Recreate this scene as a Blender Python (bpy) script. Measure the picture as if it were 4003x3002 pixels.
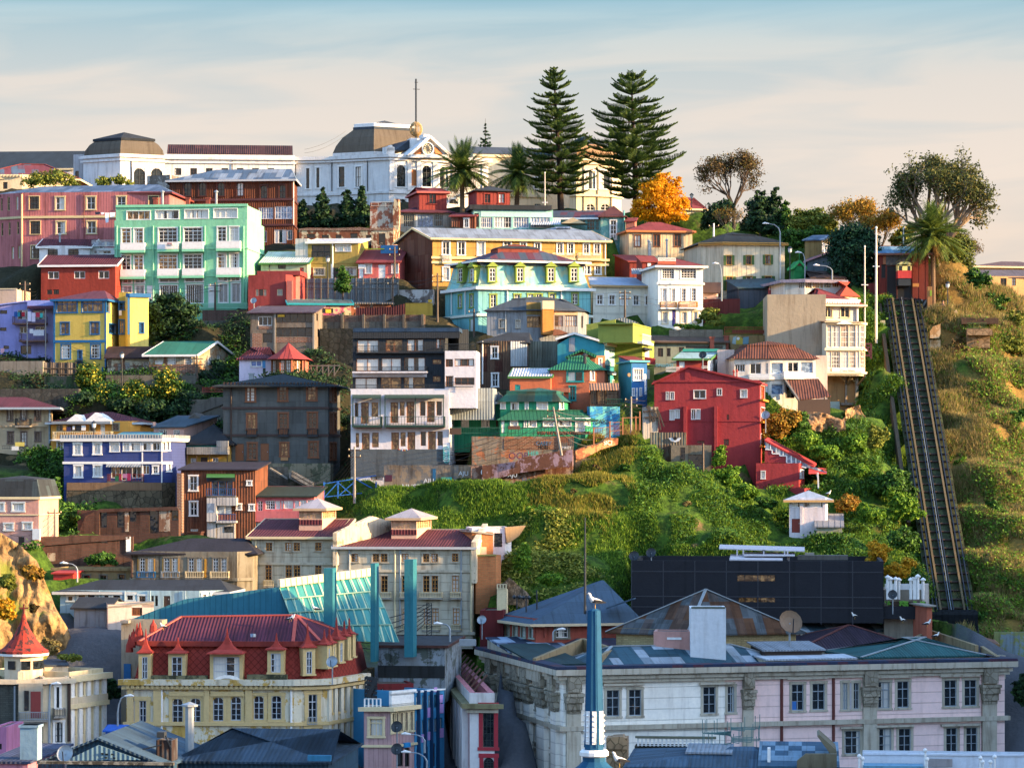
import bpy, math, random
from math import sin, cos, pi
import numpy as np
from mathutils import Vector, Matrix, noise as mnoise
random.seed(7);RNG=np.random.default_rng(7)
R=math.radians; runif=random.uniform;v3=Vector
sc=bpy.context.scene;COL=sc.collection
for o in list(bpy.data.objects):bpy.data.objects.remove(o)
# - camera (level, long lens, small vertical shift)
F=10858.;CX=2001.5;HY=1810.                      # photo pixels:focal length,centre column,horizon row
cam=bpy.data.objects.new('camera',bpy.data.cameras.new('camera'));COL.objects.link(cam);sc.camera=cam
cam.location=(0,0,0);cam.rotation_euler=(R(90),0,0)
cam.data.sensor_width=36;cam.data.lens=36*F/4003;cam.data.clip_end=30000;cam.data.clip_start=1
cam.data.shift_y=-(1810-1501)/4003.*-1
# - sun, sky
SUN_EL,SUN_AZ=14.,14.                               # azimuth measured from+X towards the camera
sd=v3((cos(R(SUN_EL))*cos(R(SUN_AZ)),-cos(R(SUN_EL))*sin(R(SUN_AZ)),sin(R(SUN_EL))))
sl=bpy.data.lights.new('sun','SUN');sl.energy=3.4;sl.angle=R(.6);sl.color=(1,.66,.33)
so=bpy.data.objects.new('sun',sl);COL.objects.link(so);so.rotation_euler=sd.to_track_quat('Z','Y').to_euler()
w=bpy.data.worlds.new('World');sc.world=w;w.use_nodes=1
def world():
 nt=w.node_tree;N=nt.nodes;Lk=nt.links;N.clear()
 def n(t,**k):
  x=N.new(t)
  for a,b in k.items():setattr(x,a,b)
  return x
 sky=n('ShaderNodeTexSky',sky_type='NISHITA',sun_disc=0,sun_elevation=R(SUN_EL),sun_rotation=R(90+SUN_AZ),altitude=30,air_density=1.0,dust_density=1.2,ozone_density=2.5)
 tc=n('ShaderNodeTexCoord');sx=n('ShaderNodeSeparateXYZ');Lk.new(tc.outputs['Generated'],sx.inputs[0])
 def m(op,a,b=None,c=None):
  x=n('ShaderNodeMath',operation=op)
  for i,v in enumerate((a,b,c)):
   if v is None:continue
   if isinstance(v,(int,float)):x.inputs[i].default_value=v
   else:Lk.new(v,x.inputs[i])
  return x.outputs[0]
 az=m('ARCTAN2',sx.outputs[0],sx.outputs[1]);el=m('ARCSINE',sx.outputs[2])
 cv=n('ShaderNodeCombineXYZ');Lk.new(m('MULTIPLY',az,9.),cv.inputs[0]);Lk.new(m('ADD',m('MULTIPLY',el,62.),m('MULTIPLY',az,-3.)),cv.inputs[1])
 ns=n('ShaderNodeTexNoise');ns.inputs['Scale'].default_value=1.;ns.inputs['Detail'].default_value=7;ns.inputs['Roughness'].default_value=.5;ns.inputs['Distortion'].default_value=.7
 Lk.new(cv.outputs[0],ns.inputs['Vector'])
 def ramp(f,st):
  x=n('ShaderNodeValToRGB');Lk.new(f,x.inputs[0]);e=x.color_ramp.elements
  while len(e)<len(st):e.new(.5)
  for i,(p,c) in enumerate(st):e[i].position=p;e[i].color=(*c,1)
  return x.outputs[0]
 def mix(f,a,b):
  x=n('ShaderNodeMix',data_type='RGBA')
  for s,v in ((x.inputs[0],f),(x.inputs[6],a),(x.inputs[7],b)):
   if isinstance(v,(int,float)):s.default_value=v
   elif isinstance(v,tuple):s.default_value=(*v,1)
   else:Lk.new(v,s)
  return x.outputs[2]
 def srgb(h):
  r=[int(h[i:i+2],16)/255 for i in (1,3,5)];return tuple(x/12.92 if x<=.04045 else ((x+.055)/1.055)**2.4 for x in r)
 e=m('DIVIDE',el,R(9.5))    # 0 horizon ..1 at 9.5 deg ;the frame top is near 9.5 deg
 base=ramp(e,[(0,srgb('#e3d0bf')),(.42,srgb('#e6d3c1')),(.62,srgb('#e6d8cb')),(.82,srgb('#dad3cb')),(.91,srgb('#c8cfce')),(.965,srgb('#b0c8d0')),(1,srgb('#93bacb'))])
 dark=ramp(e,[(0,srgb('#d8c8ba')),(.45,srgb('#d3cac1')),(.75,srgb('#bfc8ca')),(1,srgb('#8fb6c6'))])
 f=ramp(ns.outputs[0],[(.42,(0,0,0)),(.62,(1,1,1))])
 cl=mix(m('MULTIPLY',f,.6),base,dark)
 up=n('ShaderNodeMapRange',interpolation_type='SMOOTHSTEP');Lk.new(el,up.inputs[0]);up.inputs[1].default_value=R(9.8);up.inputs[2].default_value=R(13)
 b1=n('ShaderNodeBackground');Lk.new(sky.outputs[0],b1.inputs[0]);b1.inputs[1].default_value=.15
 b2=n('ShaderNodeBackground');Lk.new(cl,b2.inputs[0]);b2.inputs[1].default_value=.215
 mx=n('ShaderNodeMixShader');Lk.new(up.outputs[0],mx.inputs[0]);Lk.new(b2.outputs[0],mx.inputs[1]);Lk.new(b1.outputs[0],mx.inputs[2])
 o=n('ShaderNodeOutputWorld');Lk.new(mx.outputs[0],o.inputs[0])
world()
sc.view_settings.view_transform='Standard';sc.view_settings.look='None';sc.view_settings.exposure=2.4;sc.view_settings.gamma=1
sc.render.engine='CYCLES';sc.cycles.max_bounces=5;sc.cycles.diffuse_bounces=3;sc.cycles.glossy_bounces=3;sc.cycles.transparent_max_bounces=6
# - image position -> world
TILES=dict(A=(0,500),B=(1000,400),C=(2000,200),D=(3000,500),E=(0,1100),F=(900,1050),G=(1700,950),H=(2500,1000),I=(0,1700),J=(0,2250),K=(900,1750),L=(950,2250),M=(1850,1550),N=(1850,2250),O=(2700,1600),Q=(3000,2250))
def S(t,x,y):
 if t=='P':return x*1.80967,y*1.80967
 if t=='R':return 3300+x*700/2212,1200+y*700/2212
 o=TILES[t];return o[0]+x*1000/2212,o[1]+y*1000/2212
def at(t,x,y,Y):
 sx,sy=S(t,x,y);return v3(((sx-CX)*Y/F,Y,(HY-sy)*Y/F))
def SC(t):return {'P':1.80967,'R':700/2212}.get(t,1000/2212)
def srgb(h):
 r=[int(h[i:i+2],16)/255 for i in (1,3,5)];return tuple(x/12.92 if x<=.04045 else ((x+.055)/1.055)**2.4 for x in r)
# - materials (UV = metres along the face, metres up the face)
class G:
 def __init__(s,name):
  s.m=bpy.data.materials.new(name);s.m.use_nodes=1;s.t=s.m.node_tree;s.t.nodes.clear()
 def n(s,t,ins=None,**k):
  x=s.t.nodes.new(t)
  for a,b in k.items():setattr(x,a,b)
  for a,b in (ins or {}).items():s.set(x.inputs[a],b)
  return x
 def set(s,i,v):
  if hasattr(v,'is_output') or isinstance(v,bpy.types.NodeSocket):s.t.links.new(v,i)
  elif isinstance(v,(tuple,list)) and i.type=='RGBA' and len(v)==3:i.default_value=(*v,1)
  else:i.default_value=v
 def math(s,op,a,b=0.,c=0.):
  x=s.n('ShaderNodeMath',operation=op);s.set(x.inputs[0],a);s.set(x.inputs[1],b)
  return x.outputs[0]
 def mix(s,f,a,b,bt='MIX'):
  x=s.n('ShaderNodeMix',data_type='RGBA',blend_type=bt);s.set(x.inputs[0],f);s.set(x.inputs[6],a);s.set(x.inputs[7],b);return x.outputs[2]
 def step(s,v,a,b):
  x=s.n('ShaderNodeMapRange',interpolation_type='SMOOTHSTEP');s.set(x.inputs[0],v);x.inputs[1].default_value=a;x.inputs[2].default_value=b;return x.outputs[0]
 def vec(s,a,b,c=0.):
  x=s.n('ShaderNodeCombineXYZ');s.set(x.inputs[0],a);s.set(x.inputs[1],b);s.set(x.inputs[2],c);return x.outputs[0]
 def noise(s,v,sc=1.,d=3.,r=.55,dist=0.):
  return s.n('ShaderNodeTexNoise',{'Vector':v,'Scale':sc,'Detail':d,'Roughness':r,'Distortion':dist}).outputs[0]
 def out(s,sh):s.t.links.new(sh,s.n('ShaderNodeOutputMaterial').inputs[0]);return s.m
 def bsdf(s,**k):
  return s.n('ShaderNodeBsdfPrincipled',k)
MC={}
def mat(name,c='#888888',kind='stucco',c2=None,dt=.35,rough=.85,metal=0.,per=None,amt=.5,var=.12):
 key=name
 if key in MC:return MC[key]
 c=srgb(c) if isinstance(c,str) else c
 c2=(srgb(c2) if isinstance(c2,str) else c2) or tuple(x*.45 for x in c)
 lum=.3*c[0]+.55*c[1]+.15*c[2];c=tuple(x*.87+lum*.13 for x in c)
 g=G(name);uv=g.n('ShaderNodeUVMap').outputs[0];sp=g.n('ShaderNodeSeparateXYZ',{0:uv});u,v=sp.outputs[0],sp.outputs[1]
 oi=g.n('ShaderNodeObjectInfo').outputs['Random'];off=g.math('MULTIPLY',oi,97.)
 pv=g.vec(u,v,off)
 big=g.noise(pv,.35,4,.6);fine=g.noise(pv,3.,3,.6)
 stk=g.noise(g.vec(g.math('MULTIPLY',u,2.2),g.math('MULTIPLY',v,.22),off),1.,4,.6)
 col=c;h=fine
 if kind=='rust':
  f=g.step(g.noise(g.vec(g.math('MULTIPLY',u,1.3),g.math('MULTIPLY',v,.45),off),.8,6,.65),.5-amt*.3,.72-amt*.3)
  sh=g.n('ShaderNodeTexWhiteNoise',{'Vector':g.vec(g.math('FLOOR',g.math('DIVIDE',u,.9)),g.math('FLOOR',g.math('DIVIDE',v,2.1)),off)}).outputs[0]
  f=g.math('ADD',g.math('MULTIPLY',f,.75),g.math('MULTIPLY',g.math('GREATER_THAN',sh,.62),.3))
  col=g.mix(f,c,c2)
 elif kind=='patch':
  sh=g.n('ShaderNodeTexWhiteNoise',{'Vector':g.vec(g.math('FLOOR',g.math('DIVIDE',u,.95)),g.math('FLOOR',g.math('DIVIDE',v,1.9)),off)}).outputs[0]
  col=g.mix(g.step(sh,.75-amt*.5,.95-amt*.3),c,c2)
 elif kind=='brick':
  b=g.n('ShaderNodeTexBrick',{'Vector':uv,'Color1':c,'Color2':tuple(x*.72 for x in c),'Mortar':c2,'Scale':1.,'Mortar Size':.025,'Brick Width':.5,'Row Height':.16})
  col=b.outputs[0]
 elif kind=='stone':
  vo=g.n('ShaderNodeTexVoronoi',{'Vector':pv,'Scale':1.6,'Randomness':1.})
  ed=g.n('ShaderNodeTexVoronoi',{'Vector':pv,'Scale':1.6},feature='DISTANCE_TO_EDGE').outputs[0]
  col=g.mix(g.step(ed,.0,.09),c2,g.mix(g.math('MULTIPLY',g.n('ShaderNodeSeparateColor',{0:vo.outputs['Color']}).outputs[0],.8),c,tuple(x*.5 for x in c)))
  h=ed
 elif kind=='peel':
  f=g.step(g.noise(g.vec(u,g.math('MULTIPLY',v,.8),off),.9,6,.7),.56-amt*.2,.62-amt*.2)
  col=g.mix(f,c,c2)
 elif kind=='diamond':
  a=g.math('ABSOLUTE',g.math('SUBTRACT',g.math('FRACT',g.math('MULTIPLY',g.math('ADD',u,v),1.6)),.5))
  b=g.math('ABSOLUTE',g.math('SUBTRACT',g.math('FRACT',g.math('MULTIPLY',g.math('SUBTRACT',u,v),1.6)),.5))
  h=g.math('MAXIMUM',a,b);col=g.mix(g.step(h,.40,.5),c,c2)
 if kind in('corr','panel','sheet','rust','patch'):
  pw,ph={'corr':(.85,2.4),'panel':(1.1,2.6),'sheet':(.9,1.8)}.get(kind,(.9,2.1))
  if per:pw,ph=per
  wn=g.n('ShaderNodeTexWhiteNoise',{'Vector':g.vec(g.math('FLOOR',g.math('DIVIDE',u,pw)),g.math('FLOOR',g.math('DIVIDE',v,ph)),off)}).outputs[0]
  col=g.mix(g.math('MULTIPLY',wn,var*2.4),col,g.mix(.6,col,(0,0,0)),)
  du=g.math('ABSOLUTE',g.math('SUBTRACT',g.math('FRACT',g.math('DIVIDE',u,pw)),.5));dv=g.math('ABSOLUTE',g.math('SUBTRACT',g.math('FRACT',g.math('DIVIDE',v,ph)),.5))
  seam=g.math('MAXIMUM',g.step(du,.455,.5),g.step(dv,.47,.5))
  col=g.mix(g.math('MULTIPLY',seam,.35),col,g.mix(1.,col,(.35,.35,.35),'MULTIPLY'))
 if kind in('corr','rust'):
  h=g.math('SINE',g.math('MULTIPLY',u,2*pi/.30));
  col=g.mix(g.math('MULTIPLY',g.math('SUBTRACT',1.,g.step(h,-1.,-.2)),.22),col,(0,0,0))
 if kind in('clap','ashlar'):
  p={'clap':.24,'ashlar':.62}[kind] if not per else per
  fr=g.math('FRACT',g.math('DIVIDE',v,p));ln=g.math('SUBTRACT',1.,g.step(fr,.0,.22 if kind=='clap' else .12));h=fr if kind=='clap' else g.math('SUBTRACT',1.,ln)
  col=g.mix(g.math('MULTIPLY',ln,.38),col,g.mix(1.,col,(.25,.25,.25),'MULTIPLY'))
 if kind=='board':
  fr=g.math('FRACT',g.math('DIVIDE',u,per or .3));ln=g.math('SUBTRACT',1.,g.step(fr,.0,.2));h=g.math('SUBTRACT',1.,ln)
  wn=g.n('ShaderNodeTexWhiteNoise',{'Vector':g.vec(g.math('FLOOR',g.math('DIVIDE',u,per or .3)),0.,off)}).outputs[0]
  col=g.mix(g.math('MULTIPLY',wn,var*2),col,g.mix(1.,col,(.4,.4,.4),'MULTIPLY'));col=g.mix(g.math('MULTIPLY',ln,.35),col,g.mix(1.,col,(.25,.25,.25),'MULTIPLY'))
 col=g.mix(g.math('MULTIPLY',g.step(big,.42,.72),dt*.9),col,g.mix(1.,col,(.52,.47,.42),'MULTIPLY'))
 col=g.mix(g.math('MULTIPLY',g.step(g.noise(pv,.7,5,.7),.45,.75),.3),col,g.mix(1.,col,(1.5,1.45,1.4),'MULTIPLY'))
 col=g.mix(g.math('MULTIPLY',g.step(stk,.47,.70),dt*1.4),col,g.mix(1.,col,(.45,.40,.36),'MULTIPLY'))
 col=g.mix(g.math('MULTIPLY',g.step(fine,.35,.75),.16),col,g.mix(1.,col,(.55,.55,.55),'MULTIPLY'))
 bp=g.n('ShaderNodeBump',{'Strength':.5,'Distance':.05,'Height':h})
 b=g.bsdf(**{'Base Color':col,'Roughness':rough,'Metallic':metal,'Normal':bp.outputs[0]});b.inputs['Specular IOR Level'].default_value=.25
 MC[key]=g.out(b.outputs[0]);return MC[key]
def plain(name,c,rough=.6,metal=0.,spec=.4):
 if name in MC:return MC[name]
 g=G(name);c=srgb(c) if isinstance(c,str) else c
 tc=g.n('ShaderNodeTexCoord').outputs['Object'];nz=g.noise(tc,4.,3)
 col=g.mix(g.math('MULTIPLY',g.step(nz,.4,.75),.3),c,tuple(x*.55 for x in c))
 b=g.bsdf(**{'Base Color':col,'Roughness':rough,'Metallic':metal});b.inputs['Specular IOR Level'].default_value=spec
 MC[name]=g.out(b.outputs[0]);return MC[name]
def glass(name,c,rough=.06,c2=None,curt=0.,spec=.9):
 if name in MC:return MC[name]
 g=G(name);tc=g.n('ShaderNodeTexCoord').outputs['Object'];oi=g.n('ShaderNodeObjectInfo').outputs['Random']
 sp=g.n('ShaderNodeSeparateXYZ',{0:g.n('ShaderNodeUVMap').outputs[0]})
 v2=g.n('ShaderNodeVectorMath',{0:tc,1:g.vec(g.math('MULTIPLY',oi,50.),0.,0.)},operation='ADD').outputs[0]
 nz=g.noise(v2,1.3,2,.5,1.5);col=g.mix(g.step(nz,.45,.62),srgb(c),srgb(c2 or c))
 if curt:
  fold=g.math('SINE',g.math('MULTIPLY',sp.outputs[0],26.));cc=g.mix(g.math('MULTIPLY',fold,.12),srgb('#c9c6be'),srgb('#86857f'))
  f=g.math('LESS_THAN',g.noise(g.vec(g.math('ADD',g.math('MULTIPLY',sp.outputs[0],.9),g.math('MULTIPLY',oi,40.)),0.,0.),1.,1),.3+curt*.4)
  col=g.mix(f,col,cc)
 bp=g.n('ShaderNodeBump',{'Strength':.35,'Distance':.12,'Height':g.noise(v2,1.1,2)})
 b=g.bsdf(**{'Base Color':col,'Roughness':rough,'Normal':bp.outputs[0],'IOR':1.5});b.inputs['Specular IOR Level'].default_value=spec
 MC[name]=g.out(b.outputs[0]);return MC[name]
GL_D=glass('glass_dark','#20262a',c2='#0f1315');GL_C=glass('glass_curtained','#2b2f30',c2='#14181a',curt=.55);GL_W=glass('glass_warm_reflect','#5a3b22',c2='#b98550',curt=.15,spec=1.)  # warm glass: orange patches in the colour stand for reflected sunlit town
GL_B=glass('glass_blue','#5d6f86',c2='#8fa3b8',curt=.3);GL_F=glass('glass_full_curtain','#77766f',c2='#a5a39b',curt=1.)
def P(name,c='#888888',**k):return plain(name,c,**k)
WH=P('paint_white','#dfdcd6',rough=.55);CRM=P('paint_cream','#cdbb93');DKWOOD=P('wood_dark','#3a2a20');BROWN=P('wood_brown','#7a4a2c');ORWOOD=P('wood_orange','#a8702e')
DKMET=P('metal_dark','#23282c',rough=.5);GALV=P('metal_galvanised','#8f979c',rough=.45,metal=.4);BLUEP=P('paint_blue','#155a8a');GREENP=P('paint_green','#3d6b35');REDP=P('paint_red','#9a2f26')
TERRA=P('terracotta','#8a4430');CONC=mat('concrete','#8d877b',dt=.5);CONCD=mat('concrete_dark','#5c5850',dt=.6)
# - mesh builder
class M:
 def __init__(s):s.v=[];s.f=[]
 def poly(s,pts):
  b=len(s.v);s.v+=[tuple(p) for p in pts];s.f.append(tuple(range(b,b+len(pts))))
 def hexa(s,p):     # 8 points:bottom 4 ccw,top 4
  b=len(s.v);s.v+=[tuple(q) for q in p]
  for q in ((3,2,1,0),(4,5,6,7),(0,1,5,4),(1,2,6,5),(2,3,7,6),(3,0,4,7)):s.f.append(tuple(b+i for i in q))
 def box(s,x0,x1,y0,y1,z0,z1):
  s.hexa([(x0,y0,z0),(x1,y0,z0),(x1,y1,z0),(x0,y1,z0),(x0,y0,z1),(x1,y0,z1),(x1,y1,z1),(x0,y1,z1)])
 def bar(s,a,b,w,h=None,up=v3((0,0,1))):
  a=v3(a);b=v3(b);d=(b-a)
  if d.length<1e-5:return
  d.normalize();h=h or w;x=d.cross(up)
  if x.length<1e-3:x=d.cross(v3((0,1,0)))
  x.normalize();y=x.cross(d)
  s.hexa([a-x*w/2-y*h/2,a+x*w/2-y*h/2,a+x*w/2+y*h/2,a-x*w/2+y*h/2,b-x*w/2-y*h/2,b+x*w/2-y*h/2,b+x*w/2+y*h/2,b-x*w/2+y*h/2])
 def tube(s,pts,rad,n=8,cap=1):
  pts=[v3(p) for p in pts];b0=len(s.v);k=len(pts)
  if isinstance(rad,(int,float)):rad=[rad]*k
  for i,p in enumerate(pts):
   d=(pts[min(i+1,k-1)]-pts[max(i-1,0)]).normalized();x=d.cross(v3((.1,1,.05))).normalized();y=x.cross(d)
   for j in range(n):
    a=2*pi*j/n;s.v.append(tuple(p+x*cos(a)*rad[i]+y*sin(a)*rad[i]))
  for i in range(k-1):
   for j in range(n):s.f.append((b0+i*n+j,b0+i*n+(j+1)%n,b0+(i+1)*n+(j+1)%n,b0+(i+1)*n+j))
  if cap:s.f.append(tuple(b0+j for j in range(n))[::-1]);s.f.append(tuple(b0+(k-1)*n+j for j in range(n)))
 def lathe(s,c,prof,n=16,ph=0.,sq=1.):
  c=v3(c);b0=len(s.v)
  for r,z in prof:
   for j in range(n):
    a=2*pi*j/n+ph;s.v.append((c.x+r*cos(a),c.y+r*sin(a)*sq,c.z+z))
  for i in range(len(prof)-1):
   for j in range(n):s.f.append((b0+i*n+j,b0+i*n+(j+1)%n,b0+(i+1)*n+(j+1)%n,b0+(i+1)*n+j))
  s.f.append(tuple(b0+j for j in range(n))[::-1]);s.f.append(tuple(b0+(len(prof)-1)*n+j for j in range(n)))
 def build(s,name,m,parent=None,basis=None,smooth=0):
  me=bpy.data.meshes.new(name);me.from_pydata(s.v,[],s.f);me.update()
  if me.polygons:
   uvl=me.uv_layers.new(name='UVMap');nl=len(me.loops);uv=np.zeros((nl,2),'f')
   co=np.array(s.v,'f');pn=np.zeros(len(me.polygons)*3,'f');me.polygons.foreach_get('normal',pn);pn=pn.reshape(-1,3)
   ls=np.zeros(len(me.polygons),'i');lt=np.zeros(len(me.polygons),'i');me.polygons.foreach_get('loop_start',ls);me.polygons.foreach_get('loop_total',lt)
   lv=np.zeros(nl,'i');me.loops.foreach_get('vertex_index',lv)
   N=np.repeat(pn,lt,axis=0);Pp=co[lv]
   ua=np.stack([-N[:,1],N[:,0],np.zeros(nl)],1);ln=np.linalg.norm(ua,axis=1);fl=ln<.05;ua[fl]=(1,0,0);ln[fl]=1;ua/=ln[:,None]
   va=np.cross(N,ua);va[fl]=(0,1,0)
   uv[:,0]=(Pp*ua).sum(1);uv[:,1]=(Pp*va).sum(1);uvl.data.foreach_set('uv',uv.ravel())
  if smooth:me.polygons.foreach_set('use_smooth',[True]*len(me.polygons))
  me.materials.append(m);o=bpy.data.objects.new(name,me);COL.objects.link(o)
  if parent is not None:o.parent=parent
  if basis is not None:o.matrix_basis=basis
  return o
def tag(o,label=None,cat=None,group=None,kind=None):
 if label:o['label']=label
 if cat:o['category']=cat
 if group:o['group']=group
 if kind:o['kind']=kind
 return o
def empty(name,loc,rz=0.,label=None,cat=None,group=None):
 o=bpy.data.objects.new(name,None);COL.objects.link(o);o.location=loc;o.rotation_euler=(0,0,rz);o.empty_display_size=.5
 return tag(o,label,cat,group)
CTRL=[]      # terrain control points (x,y,z)
FOOT=[]      # footprints (polygon,zbase)
YPT=[(760,398),(800,395),(1267,345),(1810,305),(2534,262),(3000,235),(3400,215)]
def Yof(t,y):
 sy=S(t,0,y)[1]
 return float(np.interp(sy,[a for a,_ in YPT],[b for _,b in YPT]))
def ofp(pts,d):
 n=len(pts);out=[]
 for i in range(n):
  p0,p1,p2=v3(pts[i-1][:2]),v3(pts[i][:2]),v3(pts[(i+1)%n][:2])
  a=(p1-p0).normalized();b=(p2-p1).normalized();na=v3((a.y,-a.x));nb=v3((b.y,-b.x))
  k=1+na.dot(nb);out.append(p1+(na+nb)*(d/max(k,.25)))
 return out
# - window styles
ST={}
def sty(k,fr,n=(2,2),tr=0,sur=None,pn=(GL_D,GL_D,GL_C),sill=0,arch=0,shut=None,dep=.16,fw=.07):ST[k]=dict(fr=fr,n=n,tr=tr,sur=sur,pn=pn,sill=sill,arch=arch,shut=shut,dep=dep,fw=fw);return k
sty('w',WH);sty('w21',WH,(2,1));sty('w1',WH,(1,1));sty('w3',WH,(3,1));sty('w4',WH,(4,1),fw=.06)
sty('ws',WH,sur=(WH,.14));sty('wc',WH,(2,1),pn=(GL_F,GL_C,GL_F));sty('wt',WH,(2,2),tr=.25,sur=(WH,.12));sty('wtw',WH,(2,3),tr=.22,sur=(WH,.12),pn=(GL_W,GL_W,GL_D,GL_C))
sty('wm',WH,(4,3));sty('arch',WH,(2,3),arch=1);sty('archd',DKMET,(2,3),arch=1,sur=(WH,.2))
sty('d',DKWOOD,(2,2));sty('d1',DKMET,(1,2),sur=(WH,.2));sty('b',BROWN,(2,2),tr=.25,sur=(BROWN,.12),pn=(GL_W,GL_C,GL_D));sty('bw',BROWN,(3,1),pn=(GL_W,GL_C));sty('bt',BROWN,(2,1),tr=.25,pn=(GL_W,GL_D,GL_W))
sty('o',ORWOOD,(2,2),tr=.25,sur=(CRM,.12));sty('cr',CRM,(2,3),tr=.25,sur=(CRM,.16));sty('hole',DKWOOD,(1,1),pn=(GL_D,),fw=.04)
X_=('x',None,None)
MD=dict(main=0,d=None)
class B:
 cur=None
 def __init__(s,t,name,label,cat,xs,yt,yb,Y=None,ro=(0,),d=9.,wall=None,main=None,ref=None,root=None,group=None,ext=2.,ctrl=1,sub=None):
  if sub:root=sub;ctrl=0
  if B.cur:B.cur.done()
  B.cur=s;s.t=t;nf=len(xs)-1;s.nv=nf;s.m=nf-1 if main is None else main;s.ref=s.m if ref is None else ref
  Y=Y or Yof(t,yb);c=[None]*len(xs);k=[(S(t,x,0)[0]-CX)/F for x in xs]
  c[s.ref]=v3((k[s.ref]*Y,Y));rr=[R(a*1.7 if 0<a<40 else a-6 if -1<a<=0 else a) for a in ro]
  for i in range(s.ref,nf):
   u=v3((cos(rr[i]),sin(rr[i])));p=c[i];wd=(k[i+1]*p.y-p.x)/(u.x-k[i+1]*u.y);c[i+1]=p+u*wd
  for i in range(s.ref-1,-1,-1):
   u=-v3((cos(rr[i]),sin(rr[i])));p=c[i+1];wd=(k[i]*p.y-p.x)/(u.x-k[i]*u.y);c[i]=p+u*wd
  rm=rr[s.m];n=v3((-sin(rm),cos(rm)))
  if nf==2 and d is None:
   a_,b_=(1,2) if s.m==0 else (1,0)
   if (c[b_]-c[a_]).length<5:y2=c[a_].y+7.;c[b_]=v3((k[b_]*y2,y2))
  if nf==2 and d is None:c.append(c[0]+c[2]-c[1])
  else:c+=[c[-1]+n*(d or 9),c[0]+n*(d or 9)]
  zt=at(t,xs[s.ref],yt,Y).z;zb=at(t,xs[s.ref],yb,Y).z
  s.Mx=Matrix.Translation((c[s.ref].x,c[s.ref].y,zb))@Matrix.Rotation(rm,4,'Z');s.Mi=s.Mx.inverted()
  s.p=[(s.Mi@v3((q.x,q.y,zb))).to_2d() for q in c];s.H=zt-zb;s.ext=ext;s.wall=wall;s.holes={};s.WM=M();s.nf=len(s.p)
  if Y<235:s.ext=max(s.ext,13)
  s.own=root is None
  if root is None:
   s.root=empty(name,s.Mx.translation,rm,label,cat,group);s.root['kind']='thing';s.basis=None;s.rootM=s.Mx
  else:s.root=root.root;s.rootM=root.rootM;s.basis=root.rootM.inverted()@s.Mx
  if ctrl:CTRL.extend([(q.x,q.y,zb) for q in c]);FOOT.append(([(q.x,q.y) for q in c],zb))
 def one(s):s.p=[s.p[0],s.p[2],s.p[3],s.p[4]];s.nf=4;s.nv=1;s.m=0
 def fi(s,f):return s.nv if f=='R' else s.nf-1 if f=='L' else f
 def fb(s,f):
  i=s.fi(f);p=s.p[i];q=s.p[(i+1)%s.nf];a=(q-p);L=a.length;a=a/L;return p,a,v3((a.y,-a.x)),L
 def fp(s,f,ss,t,z):
  p,a,n,L=s.fb(f);q=p+a*ss+n*t;return v3((q.x,q.y,z))
 def on(s,f,x,y,t=0.):
  p,a,n,L=s.fb(f);sx,sy=S(s.t,x,y);o=s.Mi@v3((0,0,0));d=(s.Mi.to_3x3()@v3(((sx-CX)/F,1,(HY-sy)/F)))
  q=p+n*t;den=n.x*d.x+n.y*d.y;k=(n.x*(q.x-o.x)+n.y*(q.y-o.y))/den;h=o+d*k
  return (h.x-p.x)*a.x+(h.y-p.y)*a.y,h.z
 def pt(s,x,y,v=0.):
  sx,sy=S(s.t,x,y);o=s.Mi@v3((0,0,0));d=(s.Mi.to_3x3()@v3(((sx-CX)/F,1,(HY-sy)/F)));k=(v-o.y)/d.y;return o+d*k
 def zy(s,y,lx=0.,ly=0.):
  w_=s.Mx@v3((lx,ly,0));return (HY-S(s.t,0,y)[1])*w_.y/F-s.Mx.translation.z
 def mk(s,m,name,mt,parent=None,label=None,smooth=0):
  o=m.build(name,mt,parent or s.root,None if parent is not None else s.basis,smooth)
  if label:o['label']=label
  return o
 def obox(s,m,f,s0,s1,t0,t1,z0,z1):
  q=[(s0,t1),(s1,t1),(s1,t0),(s0,t0)];m.hexa([s.fp(f,a,b,z0) for a,b in q]+[s.fp(f,a,b,z1) for a,b in q])
 def _win(s,f,s0,s1,z0,z1,st,door=0,label=None):
  i=s.fi(f);L=s.fb(f)[3];s0=max(s0,.05);s1=min(s1,L-.05)
  if s1-s0<.15 or z1-z0<.15:return
  for h in s.holes.get(i,[]):
   if s0<h[1] and s1>h[0] and z0<h[3] and z1>h[2]:return
  s.holes.setdefault(i,[]).append((s0,s1,z0,z1));q=ST[st] if isinstance(st,str) else st
  wd,ht=s1-s0,z1-z0;fw=min(q['fw'],wd*.12);m=M();t0,t1=-q['dep']+.02,-q['dep']+.08
  s.obox(m,f,s0,s0+fw,t0,t1,z0,z1);s.obox(m,f,s1-fw,s1,t0,t1,z0,z1)
  s.obox(m,f,s0+fw,s1-fw,t0,t1,z0,z0+fw);s.obox(m,f,s0+fw,s1-fw,t0,t1,z1-fw,z1)
  c,r=q['n'];b=.05;zt=z1-q['tr']*ht if q['tr'] else z1
  if q['tr']:s.obox(m,f,s0+fw,s1-fw,t0,t1+.01,zt-fw*.6,zt+fw*.6)
  for j in range(1,c):
   x=s0+wd*j/c;bb=b*1.5 if (c%2==0 and j==c//2) else b*.8;s.obox(m,f,x-bb/2,x+bb/2,t0,t1-.01,z0+fw,z1-fw)
  for j in range(1,r):
   z=z0+(zt-z0)*j/r;s.obox(m,f,s0+fw,s1-fw,t0,t1-.02,z-b*.4,z+b*.4)
  o=s.mk(m,'window',q['fr'],label=label)
  g=M();tg=-q['dep'];g.poly([s.fp(f,a,tg,z) for a,z in((s0,z0),(s1,z0),(s1,z1),(s0,z1))])
  s.mk(g,'pane',random.choice(q['pn']),o)
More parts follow.
